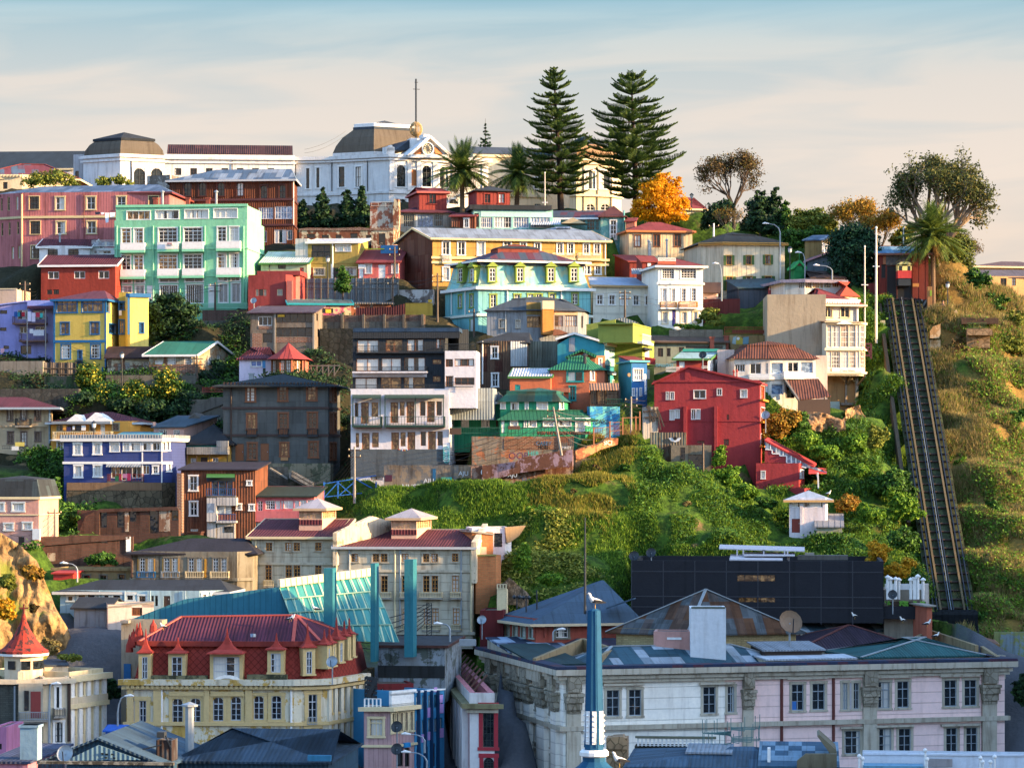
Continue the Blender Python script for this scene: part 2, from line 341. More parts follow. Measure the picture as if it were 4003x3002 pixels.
  if q['arch']:
   rad=wd/2;zc=z1-rad;k=6
   for side in(0,1):
    pts=[(s0 if side==0 else s1,z1)]
    for j in range(k+1):
     a=pi/2*j/k;pts.append((s0+rad-rad*cos(a) if side==0 else s1-rad+rad*cos(a),zc+rad*sin(a)))
    pp=[s.fp(f,a_,-.02,z_) for a_,z_ in pts]
    for j in range(1,len(pp)-1):s.WM.poly([pp[0],pp[j+1],pp[j]] if side==0 else [pp[0],pp[j],pp[j+1]])
  if q['sur']:
   m=M();mt,sw=q['sur'];
   s.obox(m,f,s0-sw,s0,-.02,.06,z0,z1);s.obox(m,f,s1,s1+sw,-.02,.06,z0,z1)
   s.obox(m,f,s0-sw*1.2,s1+sw*1.2,-.02,.09,z1,z1+sw);s.obox(m,f,s0-sw*1.3,s1+sw*1.3,-.02,.12,z0-sw*.8,z0)
   s.mk(m,'surround',mt,o)
  elif q['sill']:
   m=M();s.obox(m,f,s0-.08,s1+.08,-.05,.1,z0-.09,z0);s.mk(m,'sill',WH,o)
  if q['shut']:
   m=M();sw=wd*.52
   for a,b_ in((s0-sw-.04,s0-.04),(s1+.04,s1+sw+.04)):
    s.obox(m,f,a,b_,.015,.07,z0-.05,z1+.05)
    for j in range(1,10):zz=z0+ht*j/10;s.obox(m,f,a+.06,b_-.06,.065,.085,zz-.03,zz+.03)
   s.mk(m,'shutters',q['shut'],o)
  return o
 def W(s,f,rects,st='w',label=None):
  for x0,y0,x1,y1 in rects:
   a=s.on(f,x0,y1);b=s.on(f,x1,y1);c=s.on(f,x0,y0);s0,s1=sorted((a[0],b[0]));s._win(f,s0,s1,a[1],c[1],st,label=label)
 def row(s,f,xs,w,y0,y1,st='w'):
  a=s.on(f,xs[0],y1)[1];c=s.on(f,xs[0],y0)[1];hw=abs(s.on(f,xs[0]+w/2,y0)[0]-s.on(f,xs[0]-w/2,y0)[0])/2
  for x in xs:m=s.on(f,x,y0)[0];s._win(f,m-hw,m+hw,a,c,st)
 def door(s,f,x0,y0,x1,y1,mt,label=None):
  a=s.on(f,x0,y1);b=s.on(f,x1,y1);c=s.on(f,x0,y0);s0,s1=sorted((a[0],b[0]));z0,z1=a[1],c[1];m=M();i=s.fi(f)
  s0=max(s0,.05);s1=min(s1,s.fb(f)[3]-.05)
  s.holes.setdefault(i,[]).append((s0,s1,z0,z1));s.obox(m,f,s0,s1,-.12,-.06,z0,z1)
  for k in(0,1):
   for a_,b_ in((.08,.45),(.5,.92)):
    x=s0+(s1-s0)*(.1+.45*k);s.obox(m,f,x,x+(s1-s0)*.35,-.06,-.04,z0+(z1-z0)*a_,z0+(z1-z0)*b_)
  o=s.mk(m,'door',mt,label=label);h=M();s.obox(h,f,s1-.18,s1-.12,-.05,.02,z0+.9,z0+1.02);s.mk(h,'handle',GALV,o);return o
 def bx(s,name,mt,f,x0,y0,x1,y1,t0,t1,parent=None,label=None):
  tt=max(t0,t1);a=s.on(f,x0,y1,tt);b=s.on(f,x1,y1,tt);c=s.on(f,x0,y0,tt);s0,s1=sorted((a[0],b[0]));m=M();s.obox(m,f,s0,s1,min(t0,t1),tt,a[1],c[1]);return s.mk(m,name,mt,parent,label)
 def belt(s,y,h,out,mt,name='cornice',faces=None,z=None):
  z=s.zy(y) if z is None else z;E=ofp(s.p,out);I=ofp(s.p,min(-.05,out-.5));m=M()
  for i in (range(s.nv) if faces is None else [s.fi(f) for f in faces]):
   j=(i+1)%s.nf;q=[E[i],E[j],I[j],I[i]];m.hexa([(a.x,a.y,z-h/2) for a in q]+[(a.x,a.y,z+h/2) for a in q])
  return s.mk(m,name,mt)
 def dent(s,f,y,n,w=.18,h=.3,out=.35,mt=None,name='brackets'):
  z=s.zy(y);L=s.fb(f)[3];m=M()
  for i in range(n):c=L*(i+.5)/n;s.obox(m,f,c-w/2,c+w/2,0,out,z-h,z)
  return s.mk(m,name,mt or WH)
 def pipe(s,f,x,y0,y1,mt=None,r=.06):
  a=s.on(f,x,y0);b=s.on(f,x,y1);m=M();m.tube([s.fp(f,a[0],.1,a[1]),s.fp(f,a[0],.1,b[1])],r,6);return s.mk(m,'downpipe',mt or WH)
 def pil(s,f,x0,x1,y0,y1,out,mt,cap=None):
  o=s.bx('pilaster',mt,f,x0,y0,x1,y1,-.02,out)
  if cap:w=(x1-x0)*.22;s.bx('capital',cap,f,x0-w,y0-2,x1+w,y0+cap_h(s.t),-.01,out+.12,o)
  return o
 def rail(s,f,x0,y0,x1,y1,out,mt,parent=None,sides=0,dense=.22,kind='bars',th=.035,name='railing'):
  a=s.on(f,x0,y1,out);b=s.on(f,x1,y1,out);c=s.on(f,x0,y0,out);s0,s1=sorted((a[0],b[0]));z0,z1=a[1],c[1];m=M()
  segs=[((s0,out),(s1,out))]+([((s0,0.02),(s0,out)),((s1,0.02),(s1,out))] if sides and out>.2 else [])
  for (p,q) in segs:
   P0,P1=s.fp(f,p[0],p[1],0),s.fp(f,q[0],q[1],0);L=(P1-P0).length;n=max(1,int(L/dense))
   up=v3((0,0,1));m.bar(P0+up*z1,P1+up*z1,.07,.06);m.bar(P0+up*(z0+.08),P1+up*(z0+.08),.05,.05)
   if kind=='h':
    for j in range(1,5):zz=z0+(z1-z0)*j/5;m.bar(P0+up*zz,P1+up*zz,.03,.03)
    n=max(1,int(L/1.6))
   if kind=='solid':m.bar(P0+up*(z0+z1)/2,P1+up*(z0+z1)/2,.05,(z1-z0));continue
   for j in range(n+1):
    q_=P0+(P1-P0)*(j/n);m.bar(q_+up*z0,q_+up*z1,th,th,v3((0,1,0)))
  return s.mk(m,name,mt,parent)
 def balc(s,f,x0,y0,x1,y1,out=.9,mt=None,slab=None,kind='bars',dense=.2,th=.04,st=.16):
  a=s.on(f,x0,y1,out);b=s.on(f,x1,y1,out);s0,s1=sorted((a[0],b[0]));m=M();s.obox(m,f,s0-.04,s1+.04,0,out+.05,a[1]-st,a[1]);o=s.mk(m,'balcony',slab or CONC)
  s.rail(f,x0,y0,x1,y1,out,mt or WH,o,sides=1,kind=kind,dense=dense,th=th);return o
 def awn(s,f,x0,y0,x1,y1,out,mt,th=.06,name='awning'):
  a=s.on(f,x0,y0);b=s.on(f,x1,y0);c=s.on(f,x0,y1,out);d=s.on(f,x1,y1,out);m=M();z=v3((0,0,th))
  q=[s.fp(f,c[0],out,c[1]),s.fp(f,d[0],out,c[1]),s.fp(f,b[0],.0,a[1]),s.fp(f,a[0],.0,a[1])];m.hexa([p-z for p in q]+q);return s.mk(m,name,mt)
 def ex(s,pts,v0,v1,name,mt,parent=None,label=None):
  """outline (image points, given in the plane v0) pushed back to v1"""
  a=[s.pt(x,y,v0) for x,y in pts];return s.ex3(a,v0,v1,name,mt,parent,label)
 def ex3(s,a,v0,v1,name,mt,parent=None,label=None):
  ar=sum(a[i].x*a[(i+1)%len(a)].z-a[(i+1)%len(a)].x*a[i].z for i in range(len(a)))
  if ar<0:a=a[::-1]
  b=[v3((p.x,v1,p.z)) for p in a];m=M();m.poly(a);m.poly(b[::-1])
  for i in range(len(a)):j=(i+1)%len(a);m.poly([a[j],a[i],b[i],b[j]])
  return s.mk(m,name,mt,parent,label)
 def quad(s):
  q=[s.p[(s.m+i)%s.nf] for i in range(s.nf)];
  if s.nf==4:return q
  return [s.p[0],s.p[s.nv],s.p[s.nv+1],s.p[s.nv+2] if s.nv+2<s.nf else s.p[-1]][:4]
 def roof(s,kind,y=None,mt=None,over=.4,h=None,ins=None,th=.14,fm=None,cap=None,z=None,name='roof',ys=None,rx=.5,sides=None):
  q=s.quad();H=s.H if z is None else z;E=ofp(q,over);E3=lambda i,zz=H:v3((E[i].x,E[i].y,zz));q3=lambda i,zz=H:v3((q[i].x,q[i].y,zz))
  mid=(q[0]+q[1]+q[2]+q[3])/4;dr=(q[1]-q[0]).normalized();dn=(q[3]-q[0]).normalized();polys=[];per=[];lines=[]
  def zz(px_,py_):return s.zy(y,px_,py_) if h is None else H+h
  if kind in('hip','gable_x','pyr'):
   dep=((q[3]-q[0]).length)/2
   if kind=='hip':i0=i1=dep if ins is None else ins
   elif kind=='pyr':i0=i1=(q[1]-q[0]).length/2-.01
   else:i0=i1=-over
   if isinstance(ins,tuple):i0,i1=ins
   a=(q[0]+q[3])/2+dr*i0;b=(q[1]+q[2])/2-dr*i1;zr=max(zz(mid.x,mid.y),H+.15)
   A=v3((a.x,a.y,zr));Bv=v3((b.x,b.y,zr))
   dz=-min((zr-H)/max(dep,1.)*over,.5);EE=[E3(i,H+dz) for i in range(4)]
   if kind=='gable_x':EE[0]=EE[0];
   polys=[[EE[0],EE[1],Bv,A],[EE[2],EE[3],A,Bv]];
   if i0>-.01:polys.append([EE[3],EE[0],A]);lines+=[(EE[3],A),(EE[0],A)]
   if i1>-.01:polys.append([EE[1],EE[2],Bv]);lines+=[(EE[1],Bv),(EE[2],Bv)]
   lines.append((A,Bv));per=[EE[0],EE[1]]+([Bv] if i1<=-.01 else [])+[EE[2],EE[3]]+([A] if i0<=-.01 else [])
   if i0<=-.01:a0=(q[0]+q[3])/2;s.WM.poly([q3(3),q3(0),v3((a0.x,a0.y,zr-.05))])
   if i1<=-.01:a0=(q[1]+q[2])/2;s.WM.poly([q3(1),q3(2),v3((a0.x,a0.y,zr-.05))])
  elif kind=='gable_y':
   a=E[0]+(E[1]-E[0])*rx;b=E[3]+(E[2]-E[3])*rx;f0=q[0]+(q[1]-q[0])*rx;b0=q[3]+(q[2]-q[3])*rx;zr=max(zz(f0.x,f0.y),H+.15);A=v3((a.x,a.y,zr));Bv=v3((b.x,b.y,zr));dz=-(zr-H)*over/max(.5,((q[1]-q[0]).length*min(rx,1-rx)))
   EE=[E3(i,H+dz) for i in range(4)];polys=[[EE[0],A,Bv,EE[3]],[A,EE[1],EE[2],Bv]];per=[EE[0],A,EE[1],EE[2],Bv,EE[3]];lines=[(A,Bv)]
   s.WM.poly([q3(0),q3(1),v3((f0.x,f0.y,zr-.05))]);s.WM.poly([q3(2),q3(3),v3((b0.x,b0.y,zr-.05))])
  elif kind=='plane':    # corner heights from image rows (front-left,front-right,back-right,back-left)
   Z=[s.zy(ys[i],q[i].x,q[i].y) for i in range(4)];EE=[E3(i,Z[i]) for i in range(4)];polys=[[EE[0],EE[1],EE[2]],[EE[0],EE[2],EE[3]]];per=EE
   for i in range(4):
    j=(i+1)%4;s.WM.poly([q3(i,H-.3),q3(j,H-.3),q3(j,Z[j]-.02),q3(i,Z[i]-.02)])
  elif kind=='shed':     # up towards the back
   zr=max(s.zy(y,q[3].x,q[3].y),H+.1) if h is None else H+h;EE=[E3(0),E3(1),E3(2,zr),E3(3,zr)];polys=[EE];per=EE
   s.WM.poly([q3(1),q3(2),q3(2,zr-.03)]);s.WM.poly([q3(3),q3(0),q3(3,zr-.03)]);s.WM.poly([q3(2),q3(3),q3(3,zr-.03),q3(2,zr-.03)])
  m=M();dz=v3((0,0,th))
  for p in polys:m.poly(p);m.poly([v-dz for v in p][::-1])
  for i in range(len(per)):
   a,b=per[i],per[(i+1)%len(per)];m.poly([a-dz,b-dz,b,a])
  o=s.mk(m,name,mt)
  if fm:
   m=M()
   for i in range(len(per)):
    a,b=per[i],per[(i+1)%len(per)];m.bar(a-v3((0,0,.1)),b-v3((0,0,.1)),.1,.24)
   s.mk(m,'fascia',fm,o)
  if cap:
   m=M()
   for a,b in lines:m.bar(a+v3((0,0,.04)),b+v3((0,0,.04)),.28,.08)
   s.mk(m,'ridge_cap',cap,o)
  return o
 def flat(s,par=.5,th=.25,mt=None,pm=None,cope=None):
  E=s.p;I=ofp(s.p,-th);z1=s.H;z0=s.H-par;m=M();m.poly([(p.x,p.y,z0) for p in I]);o=s.mk(m,'roof',mt or CONCD)
  m=M()
  for i in range(s.nf):
   j=(i+1)%s.nf;m.poly([(E[i].x,E[i].y,z1),(E[j].x,E[j].y,z1),(I[j].x,I[j].y,z1),(I[i].x,I[i].y,z1)]);m.poly([(I[j].x,I[j].y,z0),(I[i].x,I[i].y,z0),(I[i].x,I[i].y,z1),(I[j].x,I[j].y,z1)])
  s.mk(m,'parapet',pm or s.wall)
  if cope:s.belt(0,.12,.08,cope,'coping',z=z1+.05)
  return o
 def mansard(s,prof,mt,name='mansard_roof',y=None,cap=None,h=.6,capm=None):
  """rings of (inset, height above the wall head);closes with a low hipped top"""
  rings=[[v3((p.x,p.y,s.H+hh)) for p in ofp(s.p,-i_)] for i_,hh in prof];m=M()
  for a,b in zip(rings,rings[1:]):
   for i in range(s.nf):j=(i+1)%s.nf;m.poly([a[i],a[j],b[j],b[i]])
  o=s.mk(m,name,mt);T=rings[-1]
  if capm:
   m=M();E=[v3((p.x,p.y,T[0].z)) for p in ofp([(v.x,v.y) for v in T],.35)];c=sum(T,v3())/len(T)
   if s.nf==4:
    A=(E[0]+E[3])/2;Bv=(E[1]+E[2])/2;k=min(.49,((E[0]-E[3]).length/2)/max(.1,(A-Bv).length));A2=A+(Bv-A)*k;B2=Bv+(A-Bv)*k;up=v3((0,0,h));A2+=up;B2+=up
    m.poly([E[0],E[1],B2,A2]);m.poly([E[2],E[3],A2,B2]);m.poly([E[3],E[0],A2]);m.poly([E[1],E[2],B2])
   else:
    c=c+v3((0,0,h))
    for i in range(s.nf):m.poly([E[i],E[(i+1)%s.nf],c])
   for i in range(s.nf):a,b=E[i],E[(i+1)%s.nf];m.poly([a-v3((0,0,.35)),b-v3((0,0,.35)),b,a])
   s.mk(m,'roof_cap',capm)
  return o
 def dormer(s,f,x0,y0,x1,y1,t,st,body,rm,pk=.6,sw=.18):
  """window box standing on a sloping roof: front plane at outset t;roof with a peak"""
  a=s.on(f,x0,y1,t);b=s.on(f,x1,y1,t);c=s.on(f,x0,y0,t);s0,s1=sorted((a[0],b[0]));z0,z1=a[1],c[1];q=ST[st];m=M();back=-2.6
  for u0,u1 in((s0,s0+sw),(s1-sw,s1)):s.obox(m,f,u0,u1,back,t,z0,z1)
  s.obox(m,f,s0+sw,s1-sw,back,t,z1-sw,z1);s.obox(m,f,s0-.06,s1+.06,back,t+.12,z0-.15,z0)
  o=s.mk(m,'dormer',body);g=M();w0,w1=s0+sw,s1-sw;g.poly([s.fp(f,p,t-.1,z) for p,z in((w0,z0),(w1,z0),(w1,z1-sw),(w0,z1-sw))]);s.mk(g,'pane',random.choice(q['pn']),o)
  m=M();fw=.07
  for u0,u1,v0,v1 in((w0,w0+fw,z0,z1-sw),(w1-fw,w1,z0,z1-sw),(w0,w1,z0,z0+fw),(w0,w1,z1-sw-fw,z1-sw),((w0+w1)/2-.04,(w0+w1)/2+.04,z0,z1-sw)):s.obox(m,f,u0,u1,t-.09,t-.03,v0,v1)
  for k in(.35,.68):zz=z0+(z1-sw-z0)*k;s.obox(m,f,w0,w1,t-.09,t-.04,zz-.03,zz+.03)
  s.mk(m,'window_frame',q['fr'],o);m=M();mm=(s0+s1)/2;e=.22;zc=z1+.02
  A0,A1,Pk=s.fp(f,s0-e,t+e,zc),s.fp(f,s1+e,t+e,zc),s.fp(f,mm,t+e,zc+pk);B0,B1,Bk=s.fp(f,s0-e,back,zc),s.fp(f,s1+e,back,zc),s.fp(f,mm,back,zc+pk)
  m.poly([A0,A1,Pk]);m.poly([A0,Pk,Bk,B0]);m.poly([A1,B1,Bk,Pk]);m.poly([B0,B1,A1,A0]);s.mk(m,'dormer_roof',rm,o);return o
 def chim(s,x,y,w,h,v,mt=None,kind='box'):
  """chimney or flue: foot centre seen at (x,y) in plane v;w,h metres"""
  p=s.pt(x,y,v);m=M()
  if kind=='box':m.box(p.x-w/2,p.x+w/2,v-w/2,v+w/2,p.z-1,p.z+h);m.box(p.x-w/2-.08,p.x+w/2+.08,v-w/2-.08,v+w/2+.08,p.z+h-.15,p.z+h)
  else:m.tube([(p.x,v,p.z-1),(p.x,v,p.z+h)],w/2,8);m.lathe((p.x,v,p.z+h),[(w*.9,0),(w*.9,.12),(.02,.3)],8)
  return s.mk(m,'chimney' if kind=='box' else 'flue',mt or (TERRA if kind=='box' else GALV))
 isdone=0
 def txt(s,t,x,y,px,mt,v=-.12):
  p=s.pt(x,y,v);c=bpy.data.curves.new('lettering','FONT');c.body=t;c.size=(s.pt(x,y-px,v)-p).length*1.35;c.extrude=.01;c.align_x='CENTER';c.materials.append(mt);q=bpy.data.objects.new('t',c);me=bpy.data.meshes.new_from_object(q);bpy.data.objects.remove(q);o=bpy.data.objects.new('lettering',me);COL.objects.link(o);o.parent=s.root;X=Matrix.Translation(p)@Matrix.Rotation(R(90),4,'X');o.matrix_basis=X if s.basis is None else s.basis@X
 def done(s):
  if s.isdone:return
  s.isdone=1
  if s.H<.06:return
  m=s.WM;z0b=-s.ext
  for i in range(s.nf):
   p,a,n,L=s.fb(i);hs=s.holes.get(i,[]);U=sorted({0.,L}|{h[k] for h in hs for k in(0,1)});Z=sorted({z0b,s.H}|{min(h[k],s.H) for h in hs for k in(2,3)})
   if not hs:m.poly([s.fp(i,0,0,z0b),s.fp(i,L,0,z0b),s.fp(i,L,0,s.H),s.fp(i,0,0,s.H)]);continue
   for z0,z1 in zip(Z,Z[1:]):
    if z1-z0<1e-4:continue
    zc=(z0+z1)/2;blk=sorted((h[0],h[1]) for h in hs if h[2]<zc<h[3]);u=0.
    for b0,b1 in blk+[(L,L)]:
     if b0-u>1e-4:m.poly([s.fp(i,u,0,z0),s.fp(i,b0,0,z0),s.fp(i,b0,0,z1),s.fp(i,u,0,z1)])
     u=max(u,b1)
   for h in hs:
    a0,a1,z0,z1=h;dd=-.2
    m.poly([s.fp(i,a0,0,z0),s.fp(i,a1,0,z0),s.fp(i,a1,dd,z0),s.fp(i,a0,dd,z0)]);m.poly([s.fp(i,a0,0,z1),s.fp(i,a0,dd,z1),s.fp(i,a1,dd,z1),s.fp(i,a1,0,z1)])
    m.poly([s.fp(i,a0,0,z0),s.fp(i,a0,dd,z0),s.fp(i,a0,dd,z1),s.fp(i,a0,0,z1)]);m.poly([s.fp(i,a1,0,z0),s.fp(i,a1,0,z1),s.fp(i,a1,dd,z1),s.fp(i,a1,dd,z0)])
  s.mk(m,'wall',s.wall);B.cur=None if B.cur is s else B.cur
def cap_h(t):return 60 if t!='P' else 15
# = hilltop
CTRL+=[]
wm=mat('museum_plaster','#d3d1cd',dt=.28);wmc=mat('museum_cream','#d8c49c',dt=.25);domem=mat('dome_metal','#5f5547','panel',per=(.7,9.),var=.06);slate=mat('slate_blue','#3c4650','sheet')
rrust=mat('roof_rust_red','#4c2a28','corr',dt=.6,var=.3);rdark=mat('roof_dark','#2c3238','sheet',var=.2);rred=mat('roof_red','#7c2c2c','sheet',per=(1.8,3.));rgrey=mat('roof_grey','#8b939b','corr',var=.15);rblue=mat('roof_blue_grey','#44586c','corr',var=.3);rwhite=mat('roof_white','#b9c0c8','corr',dt=.25);rteal=mat('roof_teal','#1f7a66','corr',dt=.25);rmaroon=mat('roof_maroon','#5e2630','corr',var=.15)
mu=B('B','museum_building','long white museum with domed pavilions and a pediment on the hill crest','museum',[350,650,1150,2010],450,880,Y=398,ro=[-8,-24,15],main=2,d=16,wall=wm,ext=4)
mu.W(0,[(436,572,463,748),(524,568,550,742)],'d1');mu.W(1,[(718,560,768,735),(862,560,912,735)],'d1')
mu.W(2,[(1218,545,1293,730),(1440,548,1516,730)],'archd');mu.W(2,[(1590,560,1660,735),(1790,560,1860,735)],'archd')
mu.W(2,[(1345,580,1390,725)],sty('niche',P('gilt','#a8642e'),(1,1),arch=1,sur=(WH,.12),pn=(P('gilt'),)))
mu.W(2,[(1240,838,1300,880),(1670,838,1750,880)],'archd')
mu.belt(445,.5,.45,wm,z=mu.H-.2);mu.belt(0,.3,.2,wm,'string_course',z=mu.zy(778));mu.belt(0,.25,.3,wm,'frieze',z=mu.zy(492));mu.flat(par=.8,pm=wm)
for x0,x1 in((1158,1200),(1312,1342),(1395,1425),(1535,1575),(1700,1740),(1960,2000)):mu.bx('pilaster',wm,2,x0,505,x1,760,-.02,.22)
for x in(660,968):mu.pipe(1 if x<1150 else 2,x,500,770,DKMET,.07)
mu.bx('plinth_block',wm,2,1130,385,1200,450,-1.2,.3);mu.ex([(1130,420),(1145,385),(1175,370),(1195,400),(1205,420)],-.3,1.,'finial',wm)
mu.ex([(1318,462),(1500,300),(1675,462)],-.5,4.5,'pediment',wm)
def ringpart(b,x,y,r,v0,v1,mt,name,rin=0,n=24,parent=None):
 c=b.pt(x,y,v0);m=M();rr=b.pt(x+r,y,v0).x-c.x;ri=rr*rin
 for i in range(n):
  a,a2=2*pi*i/n,2*pi*(i+1)/n;P_=lambda q,t,v:v3((c.x+q*cos(t),v,c.z+q*sin(t)))
  if rin:m.hexa([P_(ri,a2,v0),P_(ri,a,v0),P_(ri,a,v1),P_(ri,a2,v1),P_(rr,a2,v0),P_(rr,a,v0),P_(rr,a,v1),P_(rr,a2,v1)])
  else:m.poly([c,P_(rr,a,v0),P_(rr,a2,v0)]);m.poly([P_(rr,a,v0),P_(rr,a,v1),P_(rr,a2,v1),P_(rr,a2,v0)])
 return b.mk(m,name,mt,parent)
ck=ringpart(mu,1490,402,42,-.75,-.4,P('clock_face','#c9bfa6'),'clock');ringpart(mu,1490,402,52,-.95,-.4,WH,'clock_rim',.85,parent=ck)
m=M();c=mu.pt(1490,402,-.8)
for a in range(0,12):m.bar(c,c+v3((cos(a*pi/6)*1.15,0,sin(a*pi/6)*1.15)),.07,.05,v3((0,1,0)))
mu.mk(m,'clock_spokes',DKMET,ck)
for xs_ in((1368,1440),(1545,1618)):mu.ex([(xs_[0],450),(xs_[0]+20,410),(sum(xs_)/2,385),(xs_[1],400),(xs_[1]-8,445)] if xs_[0]<1500 else [(xs_[0],385),(xs_[0]+30,400),(xs_[1]-20,425),(xs_[1],450),(xs_[0]+8,448)],-.7,-.4,'relief',P('gilt'))
m=M();a,b_,c=mu.pt(1310,470,-.7),mu.pt(1500,300,-.7),mu.pt(1685,470,-.7)
for p,q in((a,b_),(b_,c),(c,a)):m.bar(p,q,.8,.4)
mu.mk(m,'pediment_moulding',wm);mu.bx('pedestal',wm,2,1452,278,1505,312,-1.4,.2)
mu.ex([(1210,415),(1330,325),(1500,300),(1330,415)],3,9,'pediment_roof',slate)
dm=B('B',*X_,[665,1020,1560],425,560,Y=406,ro=[-24,15],main=1,d=None,wall=wm,sub=mu);dm.p=[dm.p[0],dm.p[1],dm.p[2],dm.p[3]]
hz=dm.zy(200,0,0)-dm.H
dm.mansard([(0,0),(.2,hz*.28),(.6,hz*.6),(1.3,hz*.92),(1.6,hz)],domem,'dome',capm=slate,h=1.1);dm.mansard([(1.5,hz*.98),(1.3,hz+.02),(1.3,hz+.5),(1.5,hz+.55)],WH,'dome_rim');dm.done()
mb=B('B',*X_,[1340,1440],310,350,Y=402,ro=[10],d=2,wall=wm,sub=mu);mb.done()
m=M();c=mb.pt(1385,330,1.);zt=mb.pt(1385,-200,1.).z;m.tube([(c.x,1,c.z-2),(c.x,1,zt)],.13,6);m.bar((c.x-.45,1,zt-1.5),(c.x+.55,1,zt-1.5),.08);m.bar((c.x-.2,1,zt-.5),(c.x+.3,1,zt-.5),.08);mst=mb.mk(m,'mast',DKMET)
m=M();cz=mb.pt(1385,235,1.).z
for k in range(12):
 a=pi*k/12;m.tube([(c.x+.9*cos(t)*cos(a),1+.9*cos(t)*sin(a),cz+1.05*sin(t)) for t in[2*pi*i/16 for i in range(17)]],.06,4)
mb.mk(m,'time_ball_cage',P('cage_ochre','#a08454'),mst)
wg=B('A',*X_,[1425,2550],228,520,Y=400,ro=[3],d=9,wall=wm,sub=mu)
wg.W(0,[(1510,350,1568,410),(1645,350,1703,410),(1780,350,1838,410),(1915,350,1973,410),(2048,350,2106,410),(2180,350,2238,410),(2315,350,2370,410)],'d');wg.belt(0,.35,.3,wm,'cornice',z=wg.zy(262));wg.belt(0,.2,.2,wm,'string_course',z=wg.zy(300))
wg.pipe(0,2008,285,380,DKMET);wg.roof('gable_x',150,rrust,over=-.3,name='wing_roof');wg.done()
lp=B('A',*X_,[720,1040,1425],222,520,Y=397,ro=[-28,14],main=1,d=None,wall=wm,sub=mu)
lp.W(1,[(1155,350,1255,505),(1305,350,1405,505)],'archd');lp.belt(0,.4,.3,wm,'cornice',z=lp.H-.3);lp.belt(0,.3,.2,wm,'string_course',z=lp.zy(275));lp.pipe(1,1135,280,500,DKMET)
hz=lp.zy(80)-lp.H;lp.mansard([(.05,0),(.12,hz*.3),(.4,hz*.65),(.85,hz*.95),(.95,hz)],domem,'dome',capm=rdark,h=1.);lp.done()
rw=B('C',*X_,[-320,560],880,1400,Y=412,ro=[8],d=9,wall=wmc,sub=mu);rw.roof('gable_x',838,slate,over=.2,name='wing_roof');rw.belt(0,.35,.25,wmc,z=rw.H-.4)
rw.W(0,[(195,1100,245,1190),(320,1100,370,1190),(445,1110,490,1190)],'d1');rw.W(0,[(200,1322,250,1376),(322,1322,370,1376),(442,1322,490,1376)],'d');rw.belt(0,.3,.3,wmc,'string_course',z=rw.zy(1245));rw.done()
rp=B('C',*X_,[500,560,870,950],915,1400,Y=405,ro=[-40,12,55],main=1,d=12,wall=wmc,sub=mu)
rp.W(1,[(638,1035,722,1190),(765,1035,850,1190)],'archd');rp.W(1,[(640,1322,722,1400),(770,1322,850,1400)],'arch');rp.belt(0,.4,.35,wmc,z=rp.H-.3);rp.belt(0,.3,.3,wmc,'string_course',z=rp.zy(1245));rp.belt(0,.2,.25,wmc,'frieze',z=rp.zy(970))
for x in(620,740,860):rp.pipe(1,x,1000,1380,DKMET)
hz=rp.zy(775)-rp.H;rp.mansard([(.2,0),(.5,hz*.35),(1.4,hz*.75),(2.6,hz)],mat('dome_ochre','#9a7448','panel',per=(.6,9.),dt=.2,var=.06),'dome',capm=slate,h=1.6);rp.done()
b=B('A','hall_building','long dark slate roofed hall behind the left domed pavilion','hall',[-260,640],350,470,Y=425,ro=[-4],d=14,wall=wm);b.roof('gable_x',205,mat('slate_dark','#26333c','sheet',dt=.2),over=.4,fm=CRM);b.W(0,[(60,380,110,430),(200,380,250,430)],'d')
b=B('A','end_wall_block','white windowless block with pale metal cladding left of the domed pavilion','building',[635,715,975],230,520,Y=401,ro=[-20,2],main=1,d=8,wall=mat('clad_pale','#b8b4b4','board',per=.6,dt=.25));b.flat(.3);b.W(0,[(650,375,682,470)],'hole')
b=B('A','villa','cream villa with red and blue hipped roof at the left edge behind trees','house',[-200,190,640],405,540,Y=386,ro=[-2,14],main=0,d=10,wall=mat('villa_cream','#d6bf95'));b.roof('hip',318,mat('roof_red_blue','#6b2f38','patch','#4a5d70',per=(1.6,6.),amt=.8),over=1.,fm=CRM,cap=rred);b.W(0,[(25,470,65,530)],'d');b.W(1,[(560,440,600,530)],'d');b.dent(0,410,14,mt=CRM)
pk=mat('pink_sheet','#bd6a68','board',per=.35,dt=.5,var=.1);yf=P('trim_yellow','#cdb684');sty('py',WH,(2,2),sur=(yf,.16));sty('pyd',DKWOOD,(3,2),tr=.3,sur=(yf,.1))
b=B('A','tenement_house','large pink tenement with blue sheet roof and cream window frames','house',[-60,185,1465],562,1215,Y=360,ro=[-32,0],main=1,d=12,wall=pk)
b.roof('hip',500,mat('roof_blue_patch','#3d5570','patch','#5c6f86',per=(1.7,4.),amt=.6),over=.45,fm=P('fascia_redbrown','#6b2f2b'),ins=(5,3));b.belt(0,.3,.15,yf,'string_course',z=b.zy(775));b.pipe(1,190,575,1200,yf,.12)
b.W(1,[(255,595,338,705)],'pyd');b.row(1,[520,787,1050],72,600,708,'py');b.W(1,[(1288,592,1370,670)],'pyd');b.W(1,[(262,808,348,920)],'pyd');b.row(1,[527,792],72,812,916,'py');b.W(1,[(270,1020,355,1130)],'pyd')
b.W(0,[(5,610,22,720),(63,600,86,718),(138,595,158,712),(10,822,28,935),(72,818,92,930),(146,812,166,922),(100,1030,120,1135),(154,1022,174,1130)],sty('pdn',yf,(1,2)));b.pipe(1,728,570,960,P('pipe_red','#5b2222'))
ru=mat('rust_sheet','#4e3d33','rust','#64351f',amt=.9,dt=.5);wd=mat('wood_grey','#5f5348','clap',dt=.7)
